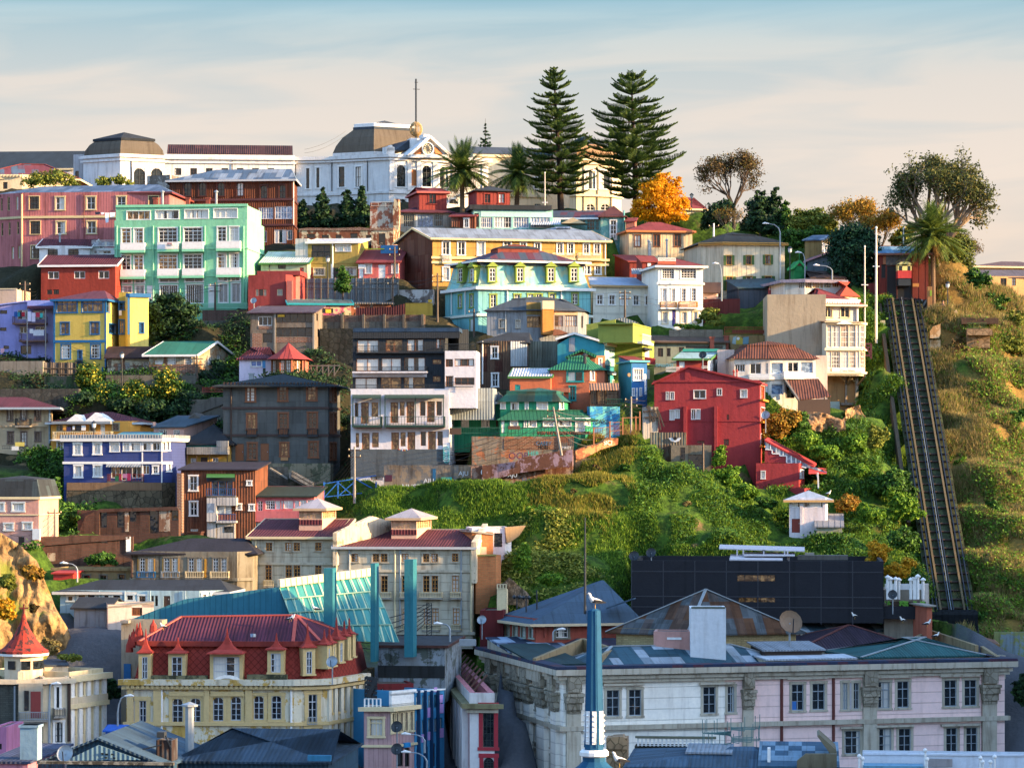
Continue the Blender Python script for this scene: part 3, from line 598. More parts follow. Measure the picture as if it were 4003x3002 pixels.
b=B('A','rusted_house','tall house clad in rusted brown sheet with blue patched roof below the museum wing','house',[1465,2532,2570],445,1000,Y=371,ro=[0,60],**MD,wall=ru);b.p[2]=b.p[1]+(b.p[2]-b.p[1])*1.;b.roof('hip',362,mat('roof_blue_dirty','#46607a','patch','#7d8a97',per=(1.5,2.),amt=.5,dt=.5),over=.5,fm=P('gutter_pale','#a9adae'),ins=(6,.5))
b.W(0,[(1590,475,1650,590),(1720,475,1780,590),(1880,475,1940,590),(2050,475,2105,590),(2252,500,2310,610),(2415,495,2470,610)],sty('wa',DKWOOD,(2,2),arch=1,sur=(P('rust_trim','#4a2417'),.14)))
b.t='B';b.W(0,[(25,910,150,1010),(165,900,325,1010)],sty('gl5',WH,(6,2),pn=(GL_B,)));b.W(0,[(45,1110,95,1210),(160,1100,265,1220),(268,1105,330,1190)],'w3');b.belt(0,.3,.15,P('beam_maroon','#4a2825'),'string_course',z=b.zy(850));b.belt(0,.25,.12,P('beam_maroon'),'string_course',z=b.zy(1070));b.pipe(0,328,660,1060,WH)
b.t='A'
b=B('A','link_wall','grey rendered wall stub between the arched windows and the rusted house','wall',[1270,1470],415,560,Y=378,ro=[-20],d=5,wall=mat('render_stain','#a39c92','peel','#6b6259'));b.flat(.2)
b=B('A','cottage','small white cottage with dark red roof in front of the pink tenement','house',[340,540,778],1020,1172,Y=352,ro=[0,6],main=0,d=6,wall=mat('white_wall','#dcd8d4'));b.roof('gable_x',962,rmaroon,over=.35,fm=WH);b.W(0,[(412,1052,500,1110)],'d');b.W(1,[(590,1050,680,1108)],'d');b.chim(518,985,.25,.8,2,kind='t')
b=B('A','glazed_terrace_house','white house with glass balustrade terrace beside the green block','house',[785,995],1040,1172,Y=353,d=6,wall=mat('white_wall'));b.W(0,[(810,1062,838,1092),(850,1062,960,1092)],'w3');b.rail(0,795,975,990,1030,.1,WH,kind='h',dense=1.2);b.bx('glass_balustrade',GL_B,0,800,985,988,1030,.05,.08);b.flat(.1)
b=B('A','red_house','brick red two storey house with maroon roof left of the green block','house',[355,997],1182,1500,Y=345,d=8,wall=mat('red_brown_wall','#8c2e1c',dt=.35));b.roof('gable_x',1098,rmaroon,over=.35,fm=WH,ins=3);b.W(0,[(415,1243,510,1307),(640,1240,736,1304),(850,1238,944,1304)],sty('w2s',WH,(2,1),pn=(GL_C,GL_D)));b.W(0,[(405,1400,450,1440),(460,1398,510,1440)],'d')
gb=mat('mint_wall','#74bd92',dt=.22);gd=P('mint_pale','#7fc49a')
b=B('A','apartment_building','mint green four storey apartment block with white windows and panelled balconies','apartment block',[990,2136,2152],802,1565,Y=347,ro=[0,88],**MD,wall=gb);
b.p[2]=b.p[1]+v3((0,11));b.p[3]=b.p[0]+v3((0,11));b.flat(.25,pm=gb)
for y0,y1 in((872,998),(1102,1228)):
 b.W(0,[(1052,y0,1128,y1),(1160,y0,1236,y1),(1882,y0-14,1955,y1-16),(1988,y0-16,2062,y1-18)],'wtw');b.W(0,[(1372,y0-4,1530,y1-4),(1590,y0-6,1745,y1-8)],sty('wt4',WH,(4,3),tr=.22,sur=(WH,.12),pn=(GL_W,GL_D)))
for y0,y1,dy in((998,1060,0),(1228,1288,2)):
 for x0,x1,k in((1040,1248,0),(1360,1540,-8),(1575,1755,-10),(1870,2074,-16)):b.balc(0,x0,y0+k,x1,y1+k,.85,WH,gd,kind='solid',st=.3)
b.W(0,[(1065,1310,1138,1342),(1172,1310,1246,1342),(1382,1304,1534,1336),(1604,1300,1756,1332),(1892,1292,1965,1326),(2000,1290,2072,1324)],'ws')
b.W(0,[(1065,1368,1138,1500),(1172,1366,1246,1500),(1385,1362,1536,1500),(1608,1356,1756,1518),(1892,1350,1970,1512),(2002,1346,2078,1510)],sty('bars',WH,(8,1),sur=(WH,.1),pn=(GL_D,)))
b.door(0,1268,1364,1336,1500,WH);b.door(0,1800,1350,1866,1555,WH);b.rail(0,1600,1520,2140,1565,.5,P('mint_rail','#8fc8a6'),dense=.12)
for y in(1050,1286):b.belt(0,.16,.1,gd,'string_course',z=b.zy(y))
for x in(1012,1326,1558,1772,2108):b.pipe(0,x,850,1500,gd,.09)
up=B('A',*X_,[1002,2138],682,802,Y=348.5,d=9,wall=gb,sub=b);up.W(0,[(1098,722,1298,795),(1345,716,1545,790),(1598,710,1800,785),(1850,702,2050,780)],sty('wpan',WH,(4,1),sur=(WH,.08),pn=(GL_W,GL_C,GL_F)));up.flat(.15,pm=gb);up.bx('fascia',gd,0,1000,668,2140,690,-.1,.15);up.done()
up.bx('vende_sign',WH,0,1440,990,1492,1046,2.5,2.56);up.txt('VENDE',1466,1020,13,DKMET,-2.6);up.bx('sign_band',REDP,0,1446,996,1486,1004,2.56,2.58)
for x,k in((1345,'box'),(1405,'t'),(1625,'box'),(1800,'box'),(1870,'t')):up.chim(x,668,.5 if k=='box' else .3,.9 if k=='box' else 1.6,4,kind=k)
b.done()
# - tile B rows
b=B('B','ruined_house','roofless ruin with peeling cream plaster and empty window holes','ruin',[372,1190],1095,1275,Y=364,d=4,wall=mat('peel_cream','#c9b893','peel','#7a4a35',amt=.6,dt=.6));b.W(0,[(440,1140,510,1175),(568,1148,632,1175),(688,1146,740,1180),(815,1135,880,1180),(952,1148,1000,1270),(1060,1135,1120,1240)],'hole');b.ex([(372,1095),(450,1085),(700,1090),(900,1080),(1000,1095),(1190,1085),(1190,1110),(372,1110)],-.1,1,'broken_wall_top',mat('broken_brick','#7a4a38','brick','#8f8474'));b.flat(.3)
b=B('B','ruined_wall','rusted corrugated remnant wall with a crumbling pillar','wall',[988,1195],870,1095,Y=367,d=1.5,wall=mat('rust_peel','#8c5138','peel','#b0a698',amt=.5));b.ex([(1195,835),(1235,840),(1238,1060),(1228,1235),(1190,1235),(1185,950)],-.3,1.,'pillar',mat('peel_cream'));b.rail(0,1000,865,1180,900,.2,P('pale_post','#bdb7aa'),dense=.8)
wg_=mat('board_weathered','#9a9384','clap',dt=.6);rdt=mat('turret_red','#8a3228','board',per=.45)
b=B('B','cupola_house','weathered grey glazed house with a red timber lookout turret','house',[1240,1690],938,1165,Y=371,ro=[4],d=8,wall=wg_);b.roof('hip',890,mat('roof_plum','#5b2a38','sheet'),over=.5,h=1.1);b.W(0,[(1275,968,1370,1080),(1380,965,1535,1080),(1540,965,1620,1075)],sty('gw',P('glaz_grey','#8a8f8a'),(5,2),pn=(GL_B,GL_D)))
t_=B('B',*X_,[1320,1410,1652],768,935,Y=372,ro=[-50,6],main=1,d=None,wall=rdt,sub=b);t_.roof('hip',735,rred,over=.35,fm=P('fascia_pink','#a9554c'),h=.8);t_.W(1,[(1498,790,1558,878)],sty('wr',P('frame_red','#6b241d'),(2,2),sur=(rdt,.12)));t_.done()
b=B('B','rusted_shed','small rust streaked shed with white window between the two lookout turrets','shed',[1690,1895],985,1100,Y=368,d=4,wall=mat('rust_light','#8a6a58','rust','#5f2f20',amt=.8));b.roof('shed',955,rred,over=.3);b.W(0,[(1805,1010,1838,1082)],'ws')
tl=mat('teal_glaz','#7fb8b0','board',per=.6)
b=B('B','cupola_house','pale teal gallery house with a red lookout turret and dark flat roof','house',[1880,2570],925,1110,Y=369,ro=[4],d=8,wall=tl);b.flat(.2);b.W(0,[(1945,995,2045,1085),(2060,990,2210,1085),(2230,990,2360,1085),(2375,990,2540,1085)],sty('gw2',WH,(6,2),pn=(GL_B,GL_C)));b.bx('gallery_panel',P('pale_teal','#9cc8c0'),0,1945,940,2560,990,0,.05);b.W(0,[(1890,960,1930,1080)],'hole')
t_=B('B',*X_,[1908,2198],752,905,Y=371,ro=[8],d=5,wall=rdt,sub=b);t_.roof('hip',714,rdark,over=.4,h=.7);t_.W(0,[(1978,795,2028,872),(2100,790,2152,872)],'wr');t_.done();b.bx('low_roof',mat('roof_dark'),0,1850,885,2560,925,-5,.4)
b=B('C','row_house','dark blue roofed row house with pale strip wall behind the yellow building','house',[165,780],1440,1560,Y=372,d=8,wall=tl);b.roof('gable_x',1380,mat('roof_navy_patch','#3a4a5c','patch','#5a3340',per=(2.5,4.),amt=.5),over=.4,fm=WH);b.W(0,[(480,1450,520,1540),(560,1450,640,1490),(650,1450,720,1550),(725,1450,755,1550)],sty('tg',P('teal_fr','#4f9a96'),(3,3)));b.ex([(425,1490),(530,1440),(645,1490)],-3.5,-.5,'porch_gable',P('porch_cream','#c5ad84'));b.awn(0,165,1455,425,1500,3.2,rwhite,name='porch_roof')
b=B('C','teal_house','peeling teal timber house with tall white framed french window','house',[768,975,992],1420,1660,Y=367,ro=[-2,60],**MD,wall=mat('peel_teal','#8fa79a','peel','#5d8f8a',amt=.5,dt=.5));b.roof('hip',1340,mat('roof_brown_red','#5c2f2c','sheet',dt=.5),over=.35,ins=1.5);b.W(0,[(855,1465,905,1630)],sty('wt2',WH,(2,3),tr=.25,sur=(WH,.12)));b.rail(0,855,1580,908,1628,.3,WH,dense=.14);b.pipe(0,972,1380,1650,P('teal_fr'),.1)
b=B('C','red_outhouse','small red roofed brick outhouse under the yellow tree','shed',[985,1065],1470,1520,Y=366,d=4,wall=mat('pinkbrick','#a5604e'));b.roof('shed',1440,rred,over=.2)
cr=mat('cream_board','#cdb68c','board',per=.5)
b=B('C','cream_house','cream boarded house with red hipped roof below the yellow autumn tree','house',[988,1010,1562],1542,1790,Y=362,ro=[-45,5],main=1,d=None,wall=cr);b.p[0]=b.p[1]+v3((-.3,7));b.p[3]=b.p[2]+v3((0,7));b.roof('hip',1480,rred,over=.4,fm=P('fascia_orange','#b06a3a'));b.W(1,[(1062,1590,1116,1690),(1228,1586,1282,1690),(1406,1584,1460,1690)],sty('cb',BROWN,(2,2),sur=(BROWN,.08),pn=(GL_C,GL_D)));
b=B('C','park_pavilion','low white pavilion with red hipped roof behind the yellow tree','pavilion',[1420,1660],1350,1480,Y=400,ro=[8],d=8,wall=mat('pav_white','#d8c8b0'));b.roof('hip',1265,rred,over=.5,fm=CRM);b.W(0,[(1470,1400,1500,1450),(1590,1400,1640,1450)],'d')
yl=mat('yellow_sheet','#c08f34','panel',dt=.28,var=.12,per=(1.3,5.));rust=mat('rust_gable','#8a6450','rust','#643c2c',amt=.9);yt=P('trim_buff','#d8bf88')
b=B('B','tenement_house','long ochre yellow tenement with white windows and a rusted sheet gable end','apartment block',[1235,1528,2212,3032],1165,1600,Y=349,ro=[-58,7,7],main=1,d=9,wall=yl)
b.p[3]=b.p[2]+(b.p[2]-b.p[1]).normalized()*((b.p[3]-b.p[2]).length);b.p=[b.p[0],b.p[1],b.p[3],b.p[3]+(b.p[0]-b.p[1])];b.nv=2;b.nf=4
b.roof('gable_x',1098,mat('roof_steel','#7f8c99','sheet',dt=.45,var=.25),over=.45,fm=P('gutter_cream','#cfb98a'));
L0=b.fb(0)[3];m=M();b.obox(m,0,.0,L0,.02,.06,-2,b.H);m.poly([b.fp(0,0,.06,b.H),b.fp(0,L0,.06,b.H),b.fp(0,L0/2,.06,b.zy(1098,*((b.p[0]+b.p[1])/2)))]);b.mk(m,'rusted_gable',rust)
b.row(1,[1645,1778,1948],58,1208,1318,'ws');b.W(1,[(2145,1200,2205,1270)],'ws');b.W(1,[(1620,1430,1672,1540)],'ws');b.balc(1,1616,1322,1692,1385,.4,WH,yt,dense=.14);b.belt(0,.3,.2,yt,'string_course',z=b.zy(1385),faces=[1]);b.dent(1,1178,40,mt=yt,w=.12,h=.25,out=.3)
b.t='G';b.row(1,[628,765,888,1082,1175,1310,1403],46,-4,88,'ws');b.W(1,[(78,-10,122,98),(75,212,122,325),(72,430,100,540)],'ws');b.row(1,[1320,1410],44,195,270,'ws');b.balc(1,1020,88,1212,135,.6,P('rail_cream','#d9c79e'),yt,dense=.12);b.balc(1,1238,88,1440,140,.6,P('rail_cream'),yt,dense=.12);b.belt(0,.3,.25,yt,'string_course',z=b.zy(150,b.p[2].x,b.p[2].y),faces=[1])
b.pipe(1,1472,-30,280,WH);b.pipe(1,1310,150,280,WH);b.t='B'
b=B('C','roof_lantern_house','low grey metal roof with raised skylight behind the yellow tenement','house',[200,640],1560,1640,Y=361,d=5,wall=yl);b.roof('hip',1522,mat('roof_steel'),over=.5);b.bx('skylight',GL_B,0,380,1518,510,1535,-3,-1)
# = upper middle rows
white=mat('white_wall')
ol=mat('mustard_wall','#9c8435',dt=.25);sty('dkb',DKMET,(3,1),pn=(GL_D,));sty('barw',WH,(7,1),sur=(CRM,.1),pn=(GL_C,GL_D));sty('curt',WH,(2,1),pn=(GL_F,),sur=(WH,.06))
b=B('B','duplex_house','mustard yellow two storey duplex with white downpipe and pale roof','house',[450,885],1210,1530,Y=352,d=8,wall=ol);b.roof('shed',1180,rwhite,over=.3,fm=WH,th=.1)
b.W(0,[(482,1235,645,1340)],'dkb');b.rail(0,482,1292,645,1340,.25,DKMET,dense=.5);b.W(0,[(692,1238,756,1290),(760,1238,822,1290)],'curt');b.W(0,[(503,1435,595,1498),(782,1430,868,1498)],'barw');b.door(0,458,1432,496,1528,REDP);b.door(0,668,1432,712,1528,DKWOOD);b.pipe(0,665,1212,1525,WH,.09);b.pipe(0,655,1400,1525,WH,.07);b.belt(0,.18,.06,ol,'string_course',z=b.zy(1390));b.bx('side_cladding',mat('clad_pale'),0,342,1180,450,1410,-6,-.05)
b=B('B','workshop','low pale green workshop with silvery sheet roof beside the mustard duplex','workshop',[45,445],1392,1520,Y=350,d=6,wall=mat('palegreen_wall','#a8a98a'));b.roof('shed',1288,rwhite,over=.3,fm=GREENP);b.W(0,[(192,1405,258,1442)],'d');b.door(0,380,1430,415,1518,REDP);b.pipe(0,118,1395,1500,DKMET)
b=B('B','coral_house','coral pink cottage with maroon roof and white doors and shutters','house',[888,1235],1386,1530,Y=350,d=6,wall=mat('coral_wall','#cf5f55',dt=.2));b.roof('shed',1275,rred,over=.3);b.door(0,888,1440,930,1525,WH);b.bx('pilaster',WH,0,886,1400,944,1440,-.01,.05);b.W(0,[(948,1400,1000,1480),(1178,1392,1230,1478)],sty('wv',WH,(4,1),sur=(WH,.08),pn=(GL_F,)));b.door(0,1060,1405,1120,1522,WH)
b=B('B','yard_screen','bright blue and yellow painted yard screen above the coral cottage roof','screen',[1080,1228],1238,1275,Y=354,d=.4,wall=P('screen_blue','#2f6f9a'));b.flat(.05);b.bx('yellow_rail',P('lime_yellow','#a9b32a'),0,888,1266,1110,1275,-.1,.1)
rdw=mat('brick_red_wall','#8f332f',dt=.35)
b=B('F','red_block_house','windowless looking dark red block house with glass brick openings below the workshop','house',[155,480,605],55,345,Y=341,ro=[0,30],main=0,d=9,wall=rdw);b.W(0,[(220,180,246,236),(288,180,312,236),(405,178,452,234)],sty('gb',CRM,(3,4),pn=(GL_B,)));b.W(0,[(248,180,286,236)],'hole');b.flat(.3)
b.bx('upper_block',rdw,0,232,22,605,60,-6,-1);b.bx('pink_pier',mat('pink_pier','#a85c50'),0,488,105,535,300,0,.3);b.bx('pale_pier',mat('pink_pier'),1,565,50,603,290,-.05,.1)
b=B('F','brick_house','unfinished brick and concrete house on stilts with wide window bands and purple roof','house',[175,715,795],380,715,Y=326,ro=[0,62],**MD,wall=mat('raw_concrete','#75695a',dt=.5));b.roof('shed',322,mat('roof_purple','#51424e','sheet',var=.2),over=.4)
b.W(0,[(385,388,720,470),(388,512,722,590)],sty('band',DKWOOD,(5,1),pn=(GL_D,)));b.W(0,[(240,415,362,495)],'w3');b.W(0,[(280,558,362,640)],'hole');bk=mat('raw_brick','#8a5138','brick','#8f8474')
b.bx('brick_infill',bk,0,190,560,272,690,-.02,.03);b.bx('brick_infill',bk,0,245,498,362,524,-.02,.03);b.bx('brick_infill',bk,0,388,595,720,640,-.02,.03)
b.W(1,[(745,388,760,450),(755,520,770,590)],'hole')
for x in(385,720):b.bx('column',CONC,0,x-8,380,x+8,930,-.02,.12)
for x,y in((560,930),(735,930)):b.bx('stilt',CONC,0,x-10,700,x+10,y,-1,.1)
b.bx('yellow_sign',P('sign_yellow','#d8a726'),0,412,398,470,418,.05,.08)
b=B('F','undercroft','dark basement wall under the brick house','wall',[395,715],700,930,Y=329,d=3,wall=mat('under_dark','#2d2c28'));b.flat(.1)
gal=mat('fence_grey','#7e868a','corr',dt=.45,var=.2);
b=B('F','sheet_fence','long grey corrugated sheet fence with timber posts','fence',[605,1455],88,218,Y=346,d=.3,wall=gal);b.flat(.02)
m=M();L=b.fb(0)[3]
for i in range(15):b.obox(m,0,L*i/14-.06,L*i/14+.06,.02,.18,-1,b.H+.1)
for z in(.6,b.H-.6):b.obox(m,0,0,L,.03,.1,z-.05,z+.05)
b.mk(m,'fence_posts',P('timber_grey','#6d655c'))
b=B('F','shed','long low shed with turquoise edged roof and peeling cream and pink wall','shed',[510,1045],300,412,Y=337,ro=[4],d=4,wall=mat('shed_cream','#b8a377','peel','#a85068',amt=.35));b.roof('shed',265,mat('roof_mossy','#4f5f60','sheet',dt=.6),over=.3,fm=P('turq_edge','#1e8c95'));b.W(0,[(790,345,890,385)],'hole');b.bx('notice',P('sign_yellow'),0,825,352,872,384,.03,.06)
b=B('F','shed','brown brick shed with loose corrugated roof beside the maroon fence','shed',[1030,1390],300,382,Y=339,ro=[2],d=4,wall=mat('shed_brick','#8b5236',dt=.5));b.roof('shed',284,mat('roof_dirty','#69655f','corr',dt=.6),over=.4);b.W(0,[(1070,312,1118,348)],'w3');b.W(0,[(1208,304,1234,340)],'hole')
b=B('F','maroon_fence','dark maroon corrugated fence panel rising to the right','fence',[1085,1510],340,412,Y=336,d=.25,wall=mat('fence_maroon','#4d2024','corr'));b.ex([(1085,345),(1400,330),(1505,305),(1505,345)],.02,.22,'fence_top',mat('fence_maroon'));b.flat(.02)
b=B('F','gate_wall','bright yellow rendered wall with small sign under the rusted gable','wall',[1515,1668,1748],298,432,Y=342,ro=[0,-3],main=0,d=.4,wall=mat('yellow_render','#c79a12',dt=.25));b.flat(.02);b.bx('notice_sign',P('sign_yellow'),1,1712,268,1745,292,.02,.06);b.rail(0,1520,266,1660,298,.1,DKMET,dense=1.)
b=B('F','plinth_wall','white peeling plinth below the rusted sheet gable','wall',[1462,1755],185,300,Y=346,ro=[-8],d=1,wall=mat('white_peel','#c4bdb5','peel','#7a6f68',dt=.5));b.flat(.1)
b=B('F','terrace_wall','brown brick and concrete terrace wall with buttresses below the maroon fence','wall',[780,1510,1680],405,525,Y=334,ro=[0,-5],main=0,d=.6,wall=mat('brick_brown','#6b4636','brick','#6a6256',dt=.6));b.flat(.05)
for x in(788,965,1150,1330,1500,1660):b.bx('buttress',CONCD,0,x-10,395,x+10,525,-.02,.3)
b.bx('concrete_band',mat('blockwork','#6b6457','brick','#57524a',dt=.5),0,780,462,1680,525,-.02,.06)
b=B('F','stone_bank','dark rubble stone bank between the brick house and the black glazed apartments','stone wall',[775,1075],520,930,Y=329,d=1.5,wall=mat('rubble_dark','#3c3d38','stone','#1d221b',dt=.5));b.flat(.1)
cy=mat('cyan_board','#6cb3b5','board',per=.55,var=.06);cym=mat('cyan_mansard','#7ab9b4','peel','#a9b79a',amt=.35,dt=.35);ygreen=P('trim_green','#7d8f2f');sty('cyw',WH,(2,3),sur=(ygreen,.16),pn=(GL_D,GL_C,GL_D));sty('dor',WH,(2,3),pn=(GL_D,GL_C))
b=B('G','mansard_house','pale turquoise mansard house with green framed dormers and dark hipped roof','house',[90,372,1345],392,760,Y=337,ro=[-62,9],main=1,d=None,wall=cy,ext=4)
hz=b.zy(158)-b.H;b.mansard([(-.25,-.1),(.15,.4),(.45,hz*.5),(.75,hz)],cym,y=None,capm=mat('roof_navy_patch'),h=2.5)
b.belt(0,.35,.45,WH,'cornice',z=b.H+.02);b.belt(0,.3,.25,P('trim_pale','#d8d6c4'),'string_course',z=b.zy(622));b.belt(0,.22,.1,WH,'gutter',z=b.H+hz+.05)
for x0,x1 in((476,520),(716,760),(982,1028),(1180,1228)):b.dormer(1,x0-16,205,x1+16,330,.2,'dor',ygreen,ygreen)
for x0,x1 in((205,234),(306,334)):b.dormer(0,x0-8,215,x1+8,338,.2,'dor',ygreen,ygreen)
b.W(1,[(482,448,530,555),(690,446,736,520),(806,444,850,510),(878,444,922,510),(992,440,1038,510),(1190,436,1234,530)],'cyw');b.W(0,[(206,455,232,560),(305,448,330,556),(308,668,332,780)],'cyw');b.W(1,[(482,640,530,740)],'cyw')
for x in(150,268):b.pipe(0,x,400,620,WH,.08)
for x in(625,1092):b.pipe(1,x,400,620,WH,.08)
b.bx('brown_banner',P('banner_grey','#b9bab5'),0,308,662,335,780,.05,.1);b.chim(690,95,2.,1.,4.2,mat('chim_red','#7c3426'))
m=M();p=b.pt(690,95,4.2);m.box(p.x-2.6,p.x+2.6,2.5,6,p.z-.6,p.z+.5);b.mk(m,'lantern_base',mat('chim_red'));m=M();m.lathe((p.x,4.2,p.z+.5),[(3.9,0),(3.2,.25),(.2,.7)],4,pi/4,.65);b.mk(m,'lantern_roof',rdark)
cw=mat('white_panel','#d6cfba','panel',per=(1.7,9.),dt=.2,var=.04)
b=B('G','boarded_house','cream white boarded house with silvery blue shed roof between turquoise mansard and white town house','house',[1350,1368,1918],365,610,Y=341,ro=[-50,9],main=1,d=None,wall=cw);b.roof('shed',290,rblue2:=mat('roof_silver_blue','#8fa0b4','sheet',dt=.2),over=.4,fm=P('fascia_tan','#a98a5c'));b.row(1,[1427,1532,1635,1741,1845],48,450,532,'ws')
b=B('G','storefront','cream lower storey with posts under the boarded house','wall',[1375,1910],605,700,Y=343,ro=[9],d=4,wall=mat('cream_lower','#c9b98c'));b.W(0,[(1440,625,1490,700),(1560,650,1620,700),(1780,655,1840,700)],'hole')
for x in(1455,1578,1697,1817):b.bx('post',BROWN,0,x-4,600,x+4,700,.9,1.1)
b.flat(.1)
b=B('G','red_sheet_house','rust red sheet clad house with flues behind the white town house','house',[1555,1680,1940],160,330,Y=352,ro=[-30,8],main=1,d=None,wall=mat('rust_red_sheet','#7c2b22','board',per=.5));b.roof('shed',100,mat('rust_red_roof','#84302a','sheet'),over=.2);b.chim(1850,100,.25,1.6,3,kind='t');b.chim(1862,100,.25,1.4,3.5,kind='t');b.chim(2005,90,.25,1.6,4,kind='t')
b=B('G','red_sheet_annex','rust red annex with a pale stripe leaning on the white town house','annex',[1790,1930],160,330,Y=346,ro=[6],d=3,wall=mat('rust_red_sheet'));b.roof('shed',108,mat('rust_red_roof'),over=.2);b.bx('pale_strip',WH,0,1840,175,1868,300,0,.05);b.awn(0,1700,220,1790,265,2,rgrey)
wt=mat('townhouse_white','#e6e0d2',dt=.15);sty('th',WH,(2,4),sur=(WH,.1),pn=(GL_D,GL_C));sty('thm',WH,(5,4),sur=(WH,.12),pn=(GL_C,GL_D))
b=B('H','town_house','white three storey town house with gilded balconies and a violet door','house',[162,548],78,615,Y=337,ro=[6],d=9,wall=wt);b.roof('hip',18,rred,over=.5,fm=WH,ins=3);b.W(0,[(196,110,300,198),(360,108,490,196)],'thm');b.W(0,[(198,285,232,395),(276,285,308,395),(366,285,400,392),(452,283,488,390)],'th');b.W(0,[(198,488,242,585),(360,486,408,584),(462,484,500,580)],'barw');b.door(0,282,470,314,608,P('violet_door','#2f2770'))
gold=P('gold_rail','#b07a2c');b.balc(0,186,400,322,448,.5,gold,WH,dense=.1);b.balc(0,346,398,502,446,.5,gold,WH,dense=.1);b.belt(0,.25,.2,wt,'string_course',z=b.zy(240));b.belt(0,.25,.2,wt,'string_course',z=b.zy(458));b.bx('roof_terrace_parapet',P('rust_parapet','#9a4a34'),0,160,48,315,72,-.6,-.1);b.rail(0,162,20,312,48,-.2,WH,kind='h')
b=B('H','garden_wall','grey block terrace wall with planters in front of the white town house','wall',[255,720],640,690,Y=333,d=2,wall=mat('block_wall','#8a7d68','brick','#6d6455',dt=.5));b.flat(.1)
cm=mat('cream_sheet','#cdc0a0','board',per=.6);sty('sh',BROWN,(2,2),sur=(P('sill_ochre','#b98a3c'),.1),shut=P('shutter_green','#46602a'),pn=(GL_C,GL_D))
b=B('H','shuttered_house','tall cream sheet clad house with green shutters and brown roof','house',[530,650,722,1255],-105,372,Y=351,ro=[-30,-30,6],main=2,d=9,wall=cm);b.belt(0,.35,.4,P('eave_ochre','#b98a3c'),'cornice',z=b.H);b.mansard([(-.5,0),(1.,.7),(3.2,1.4)],mat('roof_brown','#4e4030','sheet'),name='roof',capm=mat('roof_brown'),h=.4)
b.W(2,[(752,0,795,78),(922,0,966,75),(1090,-4,1130,72),(752,182,802,300),(922,180,976,262),(1086,178,1140,200)],'sh');b.pipe(2,1215,-90,200,WH)
b=B('H','side_annex','grey green rendered annex on the left of the shuttered cream house','annex',[525,655],-60,230,Y=356,ro=[-20],d=5,wall=mat('render_green','#9a9a86'));b.flat(.2)
b=B('H','hut','small hut with brown tiled roof and pink wall beside the town house','hut',[550,668,690],310,372,Y=341,ro=[0,50],**MD,wall=mat('pink_pale','#c7a08e'));b.roof('gable_x',230,mat('tile_brown','#4f382c','sheet'),over=.4);b.W(0,[(555,355,588,374)],'w3')
b=B('H','maroon_wall','long maroon sheet wall below the shuttered house','wall',[550,868],374,480,Y=339,d=.4,wall=mat('maroon_sheet','#5e2420','board',per=.6));b.flat(.02)
b=B('H','sheet_barn','blue grey corrugated barn with teal roof behind the beige blank wall','barn',[862,992,1255],275,470,Y=343,ro=[-8,4],main=1,d=8,wall=mat('bluegrey_sheet','#47505a','board',per=.7));b.one();b.m=0
q=b.p;b.roof('plane',ys=[278,270,192,205],mt=mat('roof_slate_teal','#3c5358','sheet'),over=.2)
b=B('H','pink_house','small pink house with white timber frame between barn and white strip house','house',[1125,1255],275,335,Y=342.5,ro=[4],d=3,wall=mat('pink_house','#a5424a'));b.flat(.05,cope=WH);b.W(0,[(1172,305,1222,335)],'w4');b.belt(0,.12,.12,WH,'trim',z=b.zy(290))
b=B('D','clapboard_house','white clapboard house with long glazed gallery and flat pink grey roof','house',[150,322,640],1330,1440,Y=336,ro=[-10,6],main=1,d=8,wall=mat('clap_white','#c9c5bd','clap'));b.mansard([(-.3,0),(-.3,.2)],mat('roof_lilac_grey','#8f8492','sheet'),name='roof',capm=mat('roof_lilac_grey'),h=.35);b.W(0,[(266,1332,320,1390)],'w3');b.W(1,[(328,1332,384,1388),(390,1330,452,1386),(458,1330,482,1386),(488,1330,552,1384),(560,1328,620,1380)],sty('gal',CRM,(3,1),pn=(GL_W,GL_C)))
b=B('D','orange_roof_annex','annex with steep bright orange red mansard roof beside the clapboard gallery','annex',[500,640,780],1455,1480,Y=333,ro=[-10,20],main=1,d=None,wall=CRM);hz=b.zy(1318)-b.H;b.mansard([(-.3,0),(1.2,hz*.7),(2.,hz)],mat('roof_orange','#b03a1e',dt=.25),capm=mat('roof_orange'),h=.2)
b=B('D','ochre_shed','small ochre boarded building with blue sheet roof left of the round dark tree','shed',[322,470,560],970,1120,Y=352,ro=[-15,40],**MD,wall=mat('ochre_board','#8c7440','board',per=.6,dt=.5));b.roof('shed',925,mat('roof_blue_dirty'),over=.3);b.bx('white_panel',WH,1,474,990,545,1075,.02,.05)
b=B('D','gable_house','grey blue gabled house with pink trim below the ochre shed','house',[345,590],1130,1290,Y=347,ro=[-4],d=8,wall=mat('greyblue_wall','#66747c'));b.roof('gable_y',1072,mat('roof_dark'),over=.4,fm=P('trim_pink','#b08084'),rx=.7)
b=B('D','sentry_kiosk','tall narrow bright green kiosk with pointed ornamental roof','kiosk',[233,318],1190,1298,Y=345,ro=[4],d=2.6,wall=mat('kiosk_green','#0d7a3a',dt=.2));b.roof('gable_y',1145,mat('kiosk_green'),over=.25,fm=P('trim_green2','#2c9a50'));b.bx('hatch',P('kiosk_red','#6b2b22'),0,258,1175,292,1192,.0,.05);b.bx('shelf',mat('kiosk_green'),0,250,1200,300,1240,0,.12);b.chim(276,1150,.08,.8,0,mat('kiosk_green'),kind='t')
b=B('D','low_tiled_house','low dark tiled roof half hidden behind the clapboard gallery','house',[380,670],1290,1300,Y=341,ro=[6],d=7,wall=CRM);b.roof('hip',1238,mat('tile_brown'),over=.2,ins=4)
blank=mat('blank_wall','#9b8d74',dt=.35);vc=mat('victorian_white','#cfc5b6','clap',dt=.35)
